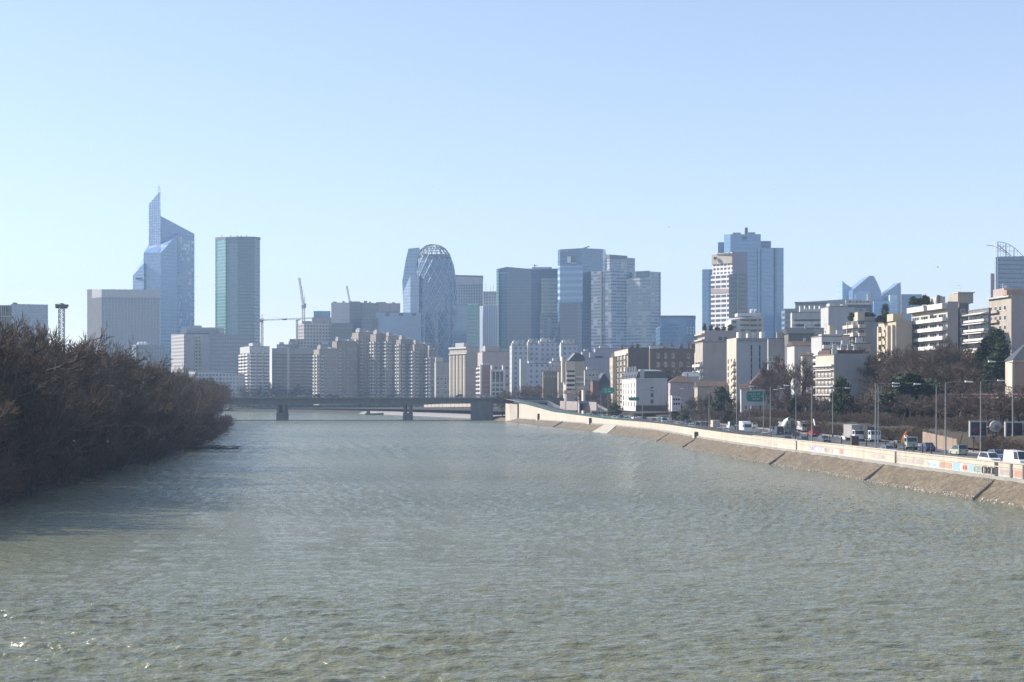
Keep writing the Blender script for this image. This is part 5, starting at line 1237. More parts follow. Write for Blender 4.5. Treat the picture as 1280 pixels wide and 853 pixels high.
def tree_meshes(seed, H=18.0, stems=1, clear=.18, kids=(6, 6, 5, 5, 4), ratio=(.62, .62, .6, .62), ang=(48, 44, 42, 40), up=.12, r0=.32, tw=.03, lean=.0, twigmat='twig', barkm='bark', zsq=1.0):
    rn = random.Random(seed); T = MB(); C = MB()
    def rot(d, a):
        p = Vector((rn.gauss(0, 1), rn.gauss(0, 1), rn.gauss(0, 1))); p = (p - d * p.dot(d)).normalized()
        return (d * math.cos(a) + p * math.sin(a)).normalized()
    def grow(p, d, L, r, lv):
        last = lv >= len(kids) - 1
        n = 3 if lv < 2 else 2 if lv < 4 else 1
        pts = [p]; q = p.copy(); dd = d.copy()
        for i in range(n):
            dd = (dd + Vector((rn.gauss(0, .13), rn.gauss(0, .13), rn.gauss(0, .08) + up * (1 if lv else 0)))).normalized()
            e = q + dd * (L / n)
            ra = r * (1 - .55 * i / n); rb = r * (1 - .55 * (i + 1) / n)
            seg(T if lv < 2 else C, q, e, ra, rb, 6 if lv == 0 else 4 if lv == 1 else 3)
            q = e; pts.append(q)
        if last: return
        for k in range(kids[lv]):
            t = (clear if lv == 0 else .22) + (1 - (clear if lv == 0 else .22)) * (k + rn.random()) / kids[lv]
            f = t * n; i = min(n - 1, int(f)); pos = pts[i].lerp(pts[i + 1], f - i)
            nd = rot(dd, R(ang[min(lv, len(ang) - 1)]) * rn.uniform(.55, 1.25))
            if nd.z < -.15: nd.z *= .3; nd.normalize()
            ll = L * ratio[min(lv, len(ratio) - 1)] * rn.uniform(.75, 1.15) * (1.12 - .45 * t)
            grow(pos, nd, ll, max(tw, r * .5), lv + 1)
    for s in range(stems):
        a = 6.28 * s / max(1, stems) + rn.random()
        d = Vector((math.cos(a) * (.35 if stems > 1 else lean), math.sin(a) * (.35 if stems > 1 else .03), 1)).normalized()
        grow(Vector((math.cos(a), math.sin(a), 0)) * (.5 if stems > 1 else 0) + Vector((0, 0, -.4)), d, H * (.58 if stems == 1 else .5) * rn.uniform(.9, 1.1), r0 * (1 if stems == 1 else .7), 0)
    mx = max(v[2] for v in C.v); k = H / mx
    for mm in (T, C): mm.v = [(x * k, y * k, z * k * zsq) for x, y, z in mm.v]
    return T.mesh('trunk', M[barkm]), C.mesh('crown', M[twigmat])
def leaf_meshes(seed, H, W, n, zc=.55, leaf=.35, mat='leaf', trunk=.2, cone=False, clumps=26):
    rn = random.Random(seed); T = MB(); C = MB()
    T.tube((0, 0, -.4), (0, 0, H * .8), trunk, trunk * .3, 6)
    cl = []
    for i in range(clumps):
        t = rn.random(); z = H * (.12 + .86 * t)
        rr = W / 2 * ((1 - t) ** .8 if cone else math.sin(math.pi * min(.98, .12 + .86 * t)) ** .6)
        a = rn.random() * 6.28; k = math.sqrt(rn.random()) * .85
        c = Vector((rr * k * math.cos(a), rr * k * math.sin(a), z)); cl.append((c, W * rn.uniform(.10, .2)))
        seg(T, Vector((0, 0, max(0, z - rr * k * .5))), c, trunk * .3, .03, 4)
    for i in range(n):
        c, r = cl[rn.randrange(len(cl))]
        p = c + Vector((rn.gauss(0, .5), rn.gauss(0, .5), rn.gauss(0, .38))) * r
        u = Vector((rn.gauss(0, 1), rn.gauss(0, 1), rn.gauss(0, .6))).normalized(); w = u.orthogonal().normalized(); s = leaf * rn.uniform(.5, 1.2)
        C.face([p - u * s - w * s * .5, p + u * s - w * s * .4, p + u * s * .8 + w * s * .5, p - u * s * .7 + w * s * .6])
    return T.mesh('trunk', M['bark']), C.mesh('crown', M[mat])
def plant(kind, meshes, loc, label, group, cat='tree', rz=None, s=1.0, sz=None):
    t = thing(kind, label, cat, loc, rnd.uniform(0, 6.28) if rz is None else rz, group)
    t.scale = (s, s, sz or s)
    link('trunk', meshes[0], t); link('crown', meshes[1], t)
    return t
BR = [tree_meshes(11, 18, 4, .12, (5, 6, 5, 4, 4), up=.10, tw=.030), tree_meshes(12, 18, 3, .15, (6, 6, 5, 5, 3), up=.14, tw=.030), tree_meshes(13, 18, 5, .08, (5, 5, 5, 4, 4), up=.06, tw=.030, twigmat='twig2')]
BU = tree_meshes(21, 6, 7, .05, (4, 5, 5, 5), ratio=(.6, .6, .6), up=.03, tw=.022, r0=.1)
BG = [tree_meshes(31, 15, 1, .25, (8, 7, 6, 5, 5), up=.10, tw=.03, r0=.28, twigmat='twig2'), tree_meshes(32, 15, 1, .2, (7, 7, 6, 6, 4), up=.2, tw=.03, r0=.26, ang=(36, 36, 36, 36), twigmat='twig2'), tree_meshes(33, 15, 1, .3, (9, 7, 6, 5, 4), up=.04, tw=.03, r0=.3, ang=(60, 50, 44, 40), twigmat='twig')]
PO = tree_meshes(41, 6.6, 1, .5, (10, 8, 7, 6), ratio=(.66, .66, .7), ang=(72, 60, 52), up=.0, tw=.032, r0=.19, twigmat='twigred')
LF = [leaf_meshes(51, 9, 7, 5200, leaf=.3, mat='leaf'), leaf_meshes(52, 13, 6.5, 6500, leaf=.3, mat='leaf', cone=True, clumps=40), leaf_meshes(53, 4.5, 6, 4200, leaf=.24, mat='ivy', clumps=22)]
WB = tree_meshes(61, 11, 2, .3, (6, 5, 4, 4), up=.2, tw=.03, r0=.16, twigmat='pale_bark', barkm='pale_bark')

LEAN = tree_meshes(62, 11, 2, .3, (6, 5, 5, 4), up=.2, tw=.03, r0=.16, twigmat='twig2', barkm='twig2')
# --- island thicket on the left, front row along the water, rows behind
GI = 'bare trees of the island thicket on the left bank'
def isl(px, off, H, k, lab, s2=1.0):
    # tree on the island whose foot is `off` metres in from the bank, seen at column px
    lo, hi = 90.0, 735.0
    for _ in range(40):
        Y = (lo + hi) / 2
        if (px - CX) / F * Y < xl(Y) - off: hi = Y
        else: lo = Y
        # px - CX negative: farther -> more negative column, bank falls back slower
    Y = (lo + hi) / 2; X = xl(Y) - off
    return plant('bare_tree', BR[k], (X, Y, 1.5 if off < 8 else 2.6), lab, GI, s=H / 18 * s2, sz=H / 18)
L1 = 'bare brown multi-stemmed tree at the water edge of the island thicket'
L2 = 'bare brown tree standing back in the island thicket behind the front row'
front = [(-30, 15), (10, 16), (50, 15.5), (84, 16), (112, 15), (138, 15.5), (160, 16), (180, 15.5), (198, 15), (213, 15), (227, 15), (240, 15), (250, 14.5), (260, 14.5), (268, 14), (276, 14.5), (283, 15)]
def ywater(px):
    lo, hi = 100.0, 735.0
    g = lambda Y: (px - CX) / F * Y - xl(Y)
    # bank column increases with distance
    for _ in range(50):
        m = (lo + hi) / 2
        if (xl(m) - .0) * F / m + CX < px: lo = m
        else: hi = m
    return (lo + hi) / 2
i = 0
for px, H in front:
    Y = ywater(px); X = xl(Y) - 4.5
    plant('bare_tree', BR[i % 3], (X, Y, 1.3), L1, GI, s=H / 18 * rnd.uniform(.95, 1.1), sz=H / 18 * rnd.uniform(1.0, 1.2)); i += 1
for row, (o, HH) in enumerate(((12, 24.5), (22, 26.5), (34, 26))):
    Y = 150 + row * 9
    while Y < 720:
        H = HH * rnd.uniform(.88, 1.06) * lerp([(150, 1.02), (300, 1.0), (420, .86), (720, .8)], Y)
        plant('bare_tree', BR[rnd.randrange(3)], (xl(Y) - o + rnd.uniform(-3, 3), Y, 2.5), L2, GI, s=H / 18 * rnd.uniform(.9, 1.1), sz=H / 18)
        Y += rnd.uniform(15, 21) * lerp([(150, .75), (400, 1.1), (720, 1.9)], Y)
Y = 165
while Y < 640:
    plant('bare_shrub', BU, (xl(Y) - rnd.uniform(.4, 3), Y, .3), 'low tangle of bare twigs hanging over the water along the left bank', 'twiggy shrubs along the left bank', 'shrub', s=rnd.uniform(.7, 1.25), sz=rnd.uniform(.6, 1.1))
    Y += rnd.uniform(5, 9) * lerp([(165, 1), (640, 2.4)], Y)
for Y, s in ((172, 1.0), (182, .8)):
    pass
# fallen limb lying in the water
t = thing('fallen_limb', 'dark fallen limb with bare twigs lying on the water off the left bank', 'branch', (xl(345) - 1, 345, .4), 0)
m = MB(); rn = random.Random(9)
for k in range(150):
    a = Vector((rn.uniform(0, 13), rn.gauss(0, .9), rn.uniform(-.2, .9))); seg(m, a, a + Vector((rn.uniform(.8, 2.6), rn.gauss(0, .8), rn.uniform(-.3, .8))), .045, .02, 3)
seg(m, Vector((-2, 0, .4)), Vector((8, .3, .3)), .28, .16, 6); seg(m, Vector((8, .3, .3)), Vector((15.5, -.4, .1)), .16, .03, 5)
m.build('branch', M['bark'], t)
L3 = 'taller slim bare tree standing up out of the island thicket'
for px, o, H in ((8, 9, 27), (30, 16, 28), (62, 18, 26.5), (105, 14, 25), (150, 12, 22), (176, 12, 21), (232, 9, 19.5), (262, 7, 17.5)):
    Y = ywater(px + 18); plant('bare_tree', BG[1 if o > 10 else 0], (xl(Y) - o, Y, 2.4), L3, 'taller slim trees of the island thicket', s=H / 15 * .8, sz=H / 15)
for px, H in ((214, 13), (120, 12)):
    Y = ywater(px); t = plant('bare_tree', LEAN, (xl(Y) - 2.0, Y, 1.0), 'pale limbed sapling leaning over the water from the island thicket', 'pale saplings at the island edge', rz=rnd.random(), s=H / 11, sz=H / 11); t.rotation_euler = (0, R(24), rnd.uniform(-.4, .4))
# --- pale scattered ground litter at the near left bank
# --- right side trees on the slope
GH = 'bare trees on the right hand slope'
def hill(px, Y, pyt, meshes, lab, grp=GH, base=15.0, kind='bare_tree', cat='tree', wide=1.0, zb=None):
    X = (px - CX) / F * Y; z = (gxy(X, Y) if zb is None else zb) - .1
    H = zat(pyt, Y) - z
    return plant(kind, meshes, (X, Y, z), lab, grp, cat, s=H / base * wide, sz=H / base)
LH = 'bare brown tree on the wooded slope in front of the hill flats'
for px, Y, t, k in ((1092, 385, 452, 0), (1106, 372, 440, 1), (1118, 395, 432, 0), (1128, 380, 430, 2), (1140, 365, 438, 0), (1150, 400, 434, 1), (1160, 372, 428, 0), (1172, 395, 426, 1), (1180, 370, 432, 2),
                     (1190, 385, 418, 1), (1202, 365, 428, 0), (1212, 390, 430, 2), (1222, 360, 440, 0), (1098, 350, 462, 2), (1112, 345, 458, 0), (1132, 340, 456, 2), (1152, 342, 454, 0), (1172, 338, 452, 2), (1192, 340, 452, 0), (1210, 338, 455, 2), (1084, 362, 470, 1), (1230, 345, 448, 1), (1142, 355, 446, 2), (1164, 350, 440, 1), (1186, 352, 446, 2)):
    hill(px, Y, t, BG[k], LH, wide=1.15)
for q in range(34):
    px = 1072 + q * 5.4 + rnd.uniform(-3, 3); Y = max(rnd.uniform(332, 392), offY(px, 61)); hill(px, Y, lerp([(332, 466), (392, 440)], Y) + rnd.uniform(-10, 8), BG[rnd.randrange(3)], LH, wide=1.25)
LB = 'large bare tree before the pale slit gable and dark roofed house'
for px, Y, t, k in ((px, offY(px, 44), t, k) for px, Y, t, k in ((962, 400, 462, 1), (974, 395, 448, 1), (986, 398, 440, 1), (998, 392, 446, 0), (1010, 398, 455, 1), (950, 405, 470, 0))): hill(px, Y, t, BG[k], LB, 'tall bare trees behind the big green road sign')
for px, Y, t, k in ((843, 610, 452, 1), (853, 600, 455, 0), (835, 620, 460, 0)): hill(px, Y, t, BG[k], 'bare tree in front of the long dark brown block', 'bare trees before the dark brown block', wide=1.2, zb=7.5)
for px, Y, t, k in ((1235, 350, 424, 1), (1246, 345, 414, 1), (1228, 362, 436, 1), (1252, 335, 430, 1), (1240, 330, 446, 1)):
    hill(px, Y, t, LF[1], 'dark conifer on the slope left of the pink villa', 'dark conifers beside the pink villa', 13, 'conifer', wide=1.2)
for px, Y, t, s in ((1128, 332, 478, 1.6), (1140, 328, 472, 1.7), (1152, 332, 477, 1.6), (1160, 326, 484, 1.4)):
    hill(px, Y, t, LF[0], 'glossy green evergreen bush low on the slope above the railing', 'green evergreen bushes above the railing', 9, 'evergreen_bush', 'bush', wide=s)
hill(1052, 353, 476, LF[0], 'dark round evergreen in front of the blank grey gable of the corner house', None, 9, 'evergreen_bush', 'bush', wide=.7)
hill(993, 396, 500, LF[0], 'dark evergreen behind the white lorry near the middle lamp posts', None, 9, 'evergreen_bush', 'bush', wide=.9)
hill(903, 487, 487, LF[0], 'round dark evergreen left of the big green road sign', None, 9, 'evergreen_bush', 'bush', wide=.9, zb=4.6)
for px, Y, t in ((1096, 345, 478), (1104, 343, 482), (1089, 350, 484)): hill(px, Y, t, WB, 'pale barked bare sapling below the blank grey gable', 'pale saplings below the blank grey gable', 11)
for px, Y, t, k in ((862, 3, 497, 0), (872, 2, 496, 1), (884, 5, 492, 0), (894, 2, 500, 2), (912, 4, 500, 0), (854, 2, 502, 1), (867, 8, 494, 2), (878, 9, 498, 0), (890, 7, 490, 1), (901, 9, 494, 0), (920, 3, 498, 1), (928, 6, 494, 2), (846, 1, 508, 0)): hill(px, offY(px, 35.5 + Y), t, BG[k], 'small bare tree in the gardens between the villa and the green road sign', 'garden trees by the brown villa', zb=5.5)
for px, Y, t in ((868, 418, 514), (880, 415, 510), (890, 410, 512), (905, 405, 516), (846, 440, 512), (918, 402, 518), (748, 590, 502), (757, 585, 500), (768, 560, 505), (842, 445, 508), (855, 0, 512), (895, 0, 516), (912, 0, 515), (926, 0, 517), (935, 0, 520)):
    Y = offY(px, 34.8); hill(px, Y, t, BU if px % 3 else LF[2], 'low olive shrub along the far side of the riverside road', 'olive shrubs along the far pavement', 4.5, 'shrub', 'shrub', wide=.9, zb=4.4)
# pollard row behind the road
GP = 'clipped plane trees in a double row above the road'
for row in (0, 1):
    for j in range(32):
        Y = 256 + j * 6.0 + row * 3.5; off = redge(Y) + (13 if row == 0 else 20)
        X = xs(Y) + off
        plant('pollard_tree', PO, (X, Y, ground(off, Y) - .05), 'clipped bare plane tree in the ' + ('front' if row == 0 else 'back') + ' line of the double row above the road', GP, s=rnd.uniform(.95, 1.1), sz=rnd.uniform(.92, 1.04))
GS = 'dark low hedge shrubs on the retained bank'
for j in range(90):
    Y = 205 + j * 2.9; off = redge(Y) + rnd.uniform(4.2, 11); 
    plant('bare_shrub', BU, (xs(Y) + off, Y, ground(off, Y) - .1), 'low tangled brown shrub on the bank just behind the road', GS, 'shrub', s=rnd.uniform(.5, .8), sz=rnd.uniform(.3, .5))
for j in range(95):
    Y = 196 + j * 2.7
    if 246 < Y < 270: continue
    off = redge(Y) + rnd.uniform(3.0, 3.7)
    plant('bare_shrub', BU, (xs(Y) + off, Y, rz2(99, Y) + .1), 'dark bare hedge shrub at the back edge of the far pavement', 'hedge along the far pavement', 'shrub', s=rnd.uniform(.42, .6), sz=rnd.uniform(.45, .62))
for j in range(22):
    Y = 250 + j * 8; off = redge(Y) + 29 + rnd.uniform(0, 6)
    plant('bare_shrub', BU, (xs(Y) + off, Y, ground(off, Y) - .1), 'brown bramble tangle on the upper terrace behind the long railing', 'brambles on the upper terrace', 'shrub', s=rnd.uniform(.8, 1.2), sz=rnd.uniform(.5, .9))
for q in range(48):
    px = 300 + q * 5.6; Y = rnd.uniform(1186, 1200); X = (px - CX) / F * Y
    plant('bare_shrub', BU, (X, Y, 2.4), 'dark shrub in the hedge line on the far bank seen under the bridge', 'hedge shrubs on the far bank', 'shrub', s=rnd.uniform(.8, 1.3), sz=rnd.uniform(.5, .85))
# bridge end and far bank trees
for px, Y, t, k in ((634, 745, 486, 0), (641, 740, 492, 1), (628, 752, 494, 2)): hill(px, Y, t, BG[k], 'dark bare tree beside the right end of the bridge', 'bare trees at the bridge end', zb=2.5)
GF = 'bare trees lining the far bank behind the bridge'
px = 302
while px < 600:
    hill(px, rnd.uniform(1085, 1120) if px > 545 else rnd.uniform(1180, 1205), rnd.uniform(477, 489), BG[rnd.randrange(3)], 'bare grey tree in the far row seen over and under the bridge', GF, zb=2.6, wide=1.2)
    px += rnd.uniform(7, 11)
for px, Y, t in ((648, 800, 478), (656, 790, 482), (665, 780, 484), (672, 770, 480), (690, 775, 484), (700, 765, 487), (712, 745, 490), (725, 715, 486), (732, 700, 490), (741, 680, 486)): hill(px, Y, t, BG[rnd.randrange(3)], 'bare street tree along the far end of the river road', 'bare street trees at the far end of the road', zb=4.6)
# roof gardens
for b, p0, p1, pt, Y in TOPPLANT:
    n = 5
    for j in range(n):
        px = p0 + (p1 - p0) * (j + .5) / n; X = (px - CX) / F * Y; z = b.root.location.z + b.h + (5.3 if b is TOPPLANT[0][0] else .3)
        plant('roof_shrub', LF[2], (X, Y + 3, z), 'dark shrub growing on the flat roof terrace of ' + {0: 'the pink top storey flats', 1: 'the grey terraced block', 2: 'the sunlit yellow block', 3: 'the long terrace flats'}[[q[0] for q in TOPPLANT].index(b)], 'shrubs on roof terraces', 'shrub', s=rnd.uniform(.35, .6), sz=rnd.uniform(.4, .7))
hill(1106.5, 600, 381, LF[1], 'small conifer silhouetted on a roof against the glass sails', None, 13, 'conifer', zb=zat(412, 600))
# ------------------------------------------------------------------ bridge
zd = zat(496.8, 760)
br = thing('road_bridge', 'long grey concrete girder bridge crossing the river on slender piers', 'bridge', (0, 760, 0), R(.6))
m = MB(); m.prism([(-330, -8), (0, -8), (0, 8), (-330, 8)], zd - .9, zd, 0); m.build('deck', M['dconcrete'], br)
m = MB()
pr = []
span = [(-330, 3.1), (-270, 2.6), (-205, 2.6), (-168, 3.0), (-130, 3.5), (-100, 2.7), (-78, 2.9), (-58, 3.7), (-40, 2.8), (-14, 2.5), (0, 2.5)]
for y in (-6.6, -2.3, 2.0, 6.3):
    pts = [(x, zd - .9 - t) for x, t in span] + [(0, zd - .903), (-330, zd - .903)]
    m.extr(pts, y, y + .9)
m.build('girders', M['dconcrete'], br)
for px in (351, 509):
    x = (px - CX) / F * 752; m = MB()
    for dx in (-1.7, 1.3): m.prism([(x + dx - .55, -6.5), (x + dx + .65, -6.5), (x + dx + .65, 6.5), (x + dx - .55, 6.5)], -1.5, zd - 3.4)
    m.box(x - 2.4, x + 2.1, -7.6, 7.6, -2, 3.9); m.box(x - 2.3, x + 2.0, -7, 7, zd - 4.2, zd - 3.3); m.build('pier', M['dconcrete'], br)
m = MB(); x0, x1 = (588 - CX) / F * 752, (616 - CX) / F * 752; m.prism([(x0, -7.5), (x1, -7.5), (x1, 7.5), (x0 + 2, 7.5)], -1, [zd - 2.4] * 4); m.build('abutment', M['dconcrete'], br)
m = MB()
for i in range(166):
    x = -330 + i * 2; m.box(x - .05, x + .05, -7.75, -7.65, zd, zd + 1.1); 
for z in (.35, .7, 1.05): m.box(-330, 0, -7.76, -7.64, zd + z, zd + z + .09)
m.build('railing', M['steel'], br)
m = MB()
for z in (.35, .7, 1.05): m.box(-330, 0, 7.64, 7.76, zd + z, zd + z + .09)
for i in range(110): x = -330 + i * 3; m.box(x - .05, x + .05, 7.65, 7.75, zd, zd + 1.1)
m.build('railing', M['steel'], br)
# approach road
m = MB(); m.prism([(0, 752.2), (60, 752), (60, 770), (0, 768.2)], 1, [zd - .02, zd - .8, zd - .8, zd - .02]); struct('bridge_approach', m, M['asphalt'])
t = thing('floating_boom', 'thin dark floating boom lying across the water below the bridge', 'boom', (0, 751, 0))
m = MB(); P = [((px - CX) / F * (742 + (k % 2)), -9 + .6 * math.sin(k), .12) for k, px in enumerate(range(290, 606, 8))]
for a, c in zip(P, P[1:]): m.tube(a, c, .32, n=6)
m.build('float_line', M['dark'], t)
# far side of the river: barge, quay details
t = thing('barge', 'small dark barge moored at the far quay seen under the bridge', 'boat', tuple(at(467, 518.5, 950)), R(8)); t.location.z = 0
m = MB(); m.prism([(-6, -1.6), (5, -1.6), (7, 0), (5, 1.6), (-6, 1.6)], -.4, [1.0, 1.0, 1.5, 1.0, 1.0]); m.build('hull', M['dark'], t)
m = MB(); m.prism([(-5, -1.1), (-2.4, -1.1), (-2.4, 1.1), (-5, 1.1)], 1.0, 3.0); m.build('cabin', M['dgrey'], t)
m = MB(); m.tube((3, 0, 1), (3, 0, 2.6), .08); m.build('bow_post', M['dark'], t)
m = MB(); m.box(-4.6, -2.39, -1.12, -1.1, 2.0, 2.6); m.build('window', M['glass'], t)
t = thing('retaining_wall', 'pale ribbed retaining wall on the far bank under the right bridge span', 'wall', (0, 0, 0))
m = MB(); A, B = at(530, 509, 1010), at(600, 509, 930); 
for k in range(14):
    p = A.lerp(B, k / 14); q = A.lerp(B, (k + .93) / 14); m.poly([(p.x, p.y, 1.6), (q.x, q.y, 1.6), (q.x, q.y, 8), (p.x, p.y, 8), (p.x + 1, p.y + 2, 1.6), (q.x + 1, q.y + 2, 1.6), (q.x + 1, q.y + 2, 8), (p.x + 1, p.y + 2, 8)], [(0, 1, 2, 3), (3, 2, 6, 7), (0, 3, 7, 4), (1, 5, 6, 2)])
m.build('panels', M['quay'], t)

# quay head and underpass mouths at the far end of the road
def portal(label, px0, px1, pxw, pyt, pyb, Y, wallto, mat='white2'):
    t = thing('underpass', label, 'underpass', tuple(at(px0, pyb, Y)))
    o = t.location; w = (px1 - px0) / F * Y; h = (pyb - pyt) / F * Y
    m = MB(); m.box(-1.2, w + .2, -.6, 7, h * .72, h); m.build('lintel', M['zinc'], t)
    m = MB(); m.box(-.9, w - .003, 3.5, 3.8, -.4, h * .72); m.build('mouth_shade_sheet', M['black'], t)  # black sheet behind the opening; the darkness inside is put into its colour
    m = MB(); m.box(-1.2, -.9, -.5, 6.8, -.4, h * .72); m.build('left_jamb', M['lgrey'], t)
    W2 = (wallto - px1) / F * Y
    m = MB(); m.prism([(w, -.4), (w + W2, -4), (w + W2 + 1, -3), (w + .2, 6)], -1.0, [h * 1.02, .2, .2, h * 1.02]); m.build('ramp_wall', M[mat], t)
portal('dark underpass mouth with a pale ramp wall at the far end of the quay', 661, 684, 684, 500.5, 511.5, 745, 703)
portal('dark underpass mouth with a bright sloping wall left of the green oval sign', 727, 741, 741, 501.5, 512.5, 640, 757, 'white')
t = thing('ramp_parapet', 'long low pinkish parapet beside the sunken ramp at the far road end', 'wall', tuple(at(700, 505, 660)))
m = MB(); m.prism([(0, 0), (16, -26), (16.6, -25.6), (.6, .4)], -3, [1.4, .9, .9, 1.4]); m.build('parapet_face', M['pinkgrey'], t)
t = thing('quay_head', 'curved pale end wall of the quay rising to the bridge', 'wall', tuple(at(637, 520, 715)))
m = MB(); PP = [(-1, 12), (-2.2, 4), (0, -3), (4, -9)]
for (a, b_), (c, d) in zip(PP, PP[1:]): m.poly([(a, b_, -5), (c, d, -5), (c, d, 6.0), (a, b_, 6.5), (a + .5, b_, -5), (c + .5, d + .3, -5), (c + .5, d + .3, 6.0), (a + .5, b_, 6.5)], [(0, 1, 2, 3), (3, 2, 6, 7), (4, 7, 6, 5), (0, 3, 7, 4), (1, 5, 6, 2)])
m.build('wall_face', M['quay'], t)

# ------------------------------------------------------------------ street furniture
def lamp(px, off, H, label, arm=1, Y=None):
    Y = Y or offY(px, off); X = (px - CX) / F * Y
    t = thing('street_lamp', label, 'street lamp', (X, Y, ground(max(6, X - xs(Y)), Y)), 0, 'tall lamp posts along the riverside road')
    m = MB(); m.lathe([(.22, 0), (.2, .3), (.15, .5), (.13, H * .6), (.085, H)], 8); m.build('post', M['steel'], t)
    m = MB(); m.tube((0, 0, H - .1), (arm * 1.2, 0, H + .12), .06, .05, 6); m.tube((arm * 1.2, 0, H + .12), (arm * 3.2, 0, H + .12), .05, .045, 6); m.build('arm', M['steel'], t)
    m = MB(); x0, x1 = sorted((arm * 3.0, arm * 4.2)); m.prism([(x0, -.2), (x1, -.14), (x1, .14), (x0, .2)], [H + .02] * 4, [H + .28, H + .2, H + .2, H + .28]); hd = m.build('lamp_head', M['whitem'], t)
    m = MB(); m.box(x0 + .1, x1 - .1, -.12, .12, H - .02, H + .017); m.build('lens', M['glass_pale'], hd)
lamp(1182, 6.6, 12.2, 'tall lamp post behind the graffiti wall above the blue graffiti panel')
lamp(1094.5, 6.6, 12.2, 'tall lamp post behind the wall right of the brown cabinet', 1)
lamp(1015, 6.6, 12.2, 'tall lamp post behind the wall in front of the red recovery truck')
lamp(963, 6.6, 12.2, 'tall lamp post behind the wall right of the big green sign')
lamp(921, 6.6, 12.2, 'tall lamp post behind the wall at the left side of the white box lorry')
lamp(886.5, 6.6, 12, 'tall lamp post beside the yellow box van', -1)
lamp(838, 6.6, 12, 'slim lamp post in front of the white gable, right one')
lamp(803, 6.6, 12, 'slim lamp post standing in front of the white mansard building')
lamp(751, 6.6, 11, 'slim lamp post left of the dark small green sign')
lamp(1226, 26.5, 12.6, 'lamp post in front of the left billboard')
lamp(1266, 29, 12.8, 'lamp post in front of the right billboard', -1)
lamp(1170.5, 24.5, 12.2, 'lamp post against the tan retaining wall', -1)
lamp(1098, 27, 12, 'far side lamp post between the grey box lorry and the pale saplings')
lamp(1041, 30, 11.8, 'far side lamp post behind the red recovery truck', 1)
lamp(995, 30, 11.8, 'far side lamp post beside the tall white van', -1)
lamp(954.5, 28, 11.6, 'far side lamp post at the right edge of the big green sign')
lamp(722, 7, 10, 'distant slim lamp post below the striped balcony tower', -1)
lamp(707, 7, 9, 'farthest slim lamp post near the underpass mouth')
for k, px in enumerate((1107, 1118, 1130, 1142, 1153, 1164, 1083, 1052, 1037, 1030, 951)):
    Y = offY(px, 9.6); t = thing('barrier_post', 'slim dark post standing in a line just behind the graffiti wall', 'post', ((px - CX) / F * Y, Y, roadz(Y)), 0, 'slim posts behind the quay wall')
    m = MB(); m.lathe([(.11, 0), (.11, 1.9), (.09, 2.15), (.02, 2.2)], 8); m.build('post', M['dark'], t)
t = thing('service_cabinet', 'brown rust coloured service cabinet behind the quay wall', 'cabinet', tuple(at(1064.5, 557, offY(1064.5, 6.5)))); t.location.z = 4
m = MB(); m.box(0, 1.35, 0, .9, 0, 2.55); m.build('body', M['brown'], t); m = MB(); m.prism([(-.08, -.08), (1.43, -.08), (1.43, .98), (-.08, .98)], 2.553, [2.62, 2.62, 2.75, 2.75]); m.build('lid', M['dark'], t); m = MB(); m.box(.64, .68, -.02, -.003, .15, 2.4); m.build('door_gap', M['dark'], t)
t = thing('mirror_post', 'short post with a grey traffic mirror in front of the wall coping', 'post', tuple(at(994.5, 549, offY(994.5, 5.6)))); t.location.z = walltop(300) + .02
m = MB(); m.tube((0, 0, -.2), (0, 0, 1.1), .1, n=6); m.build('pole', M['dark'], t); m = MB(); m.box(-.75, .75, -.2, .1, .75, 1.5); m.build('mirror_box', M['dgrey'], t)
def strokes(w, h, rows, seed, m, y, th=.5):
    """illegible distant lettering: rows of short upright and level strokes"""
    rn = random.Random(seed)
    for r, (z, x0, x1, hh) in enumerate(rows):
        x = x0
        while x < x1:
            cw = hh * rn.uniform(.45, .75)
            if rn.random() < .86:
                m.box(x, x + hh * .13, y - .02, y, z, z + hh)
                if rn.random() < .7: zz = z + rn.choice((0, hh * .43, hh * .87)); m.box(x + hh * .14, x + cw * .85, y - .02, y, zz, zz + hh * .13)
                if rn.random() < .5: m.box(x + cw * .72, x + cw * .72 + hh * .13, y - .021, y - .001, z, z + hh * rn.choice((1, .5)))
            x += cw * 1.15
def road_sign(label, px0, px1, py0, py1, Y, bands, posts, zb, rows, oval=False):
    a, c = at(px0, py1, Y), at(px1, py0, Y); w, h = c.x - a.x, c.z - a.z
    t = thing('road_sign', label, 'road sign', (a.x, Y, zb)); z0 = a.z - zb
    m = MB()
    for p in posts: m.tube((w * p, .12, 0), (w * p, .12, z0 + h * .95), .1, n=6)
    m.build('support_post', M['steel'], t)
    for i, (f0, f1, mt) in enumerate(bands):
        m = MB(); k = w * .06 if not oval else w * .14
        m.extr([(k, z0 + h * f0), (w - k, z0 + h * f0), (w, z0 + h * (f0 + (f1 - f0) * .3)), (w, z0 + h * (f0 + (f1 - f0) * .7)), (w - k, z0 + h * f1), (k, z0 + h * f1), (0, z0 + h * (f0 + (f1 - f0) * .7)), (0, z0 + h * (f0 + (f1 - f0) * .3))], -.06, .0)
        pn = m.build('sign_panel', M[mt], t)
    m = MB(); strokes(w, h, [(z0 + h * r[0], w * r[1], w * r[2], h * r[3]) for r in rows], 3, m, -.062); m.build('lettering', M['signwhite'], t)
M['signband'] = flat('grey_sign_band', (.40, .42, .42), .5)
road_sign('big green direction sign with pale bands above and below over the riverside road', 933, 957, 487, 507.2, 432, [(0, .24, 'signband'), (.25, .88, 'signgreen'), (.89, 1, 'signband')], (.15, .98), 4.1, [(.68, .12, .8, .1), (.52, .2, .9, .1), (.35, .25, .7, .1)])
road_sign('green oval direction sign beside the ornate cream block', 752, 768, 484.4, 492.4, 625, [(0, 1, 'signgreen')], (.5,), 4.5, [(.55, .2, .75, .22), (.2, .25, .7, .22)], True)
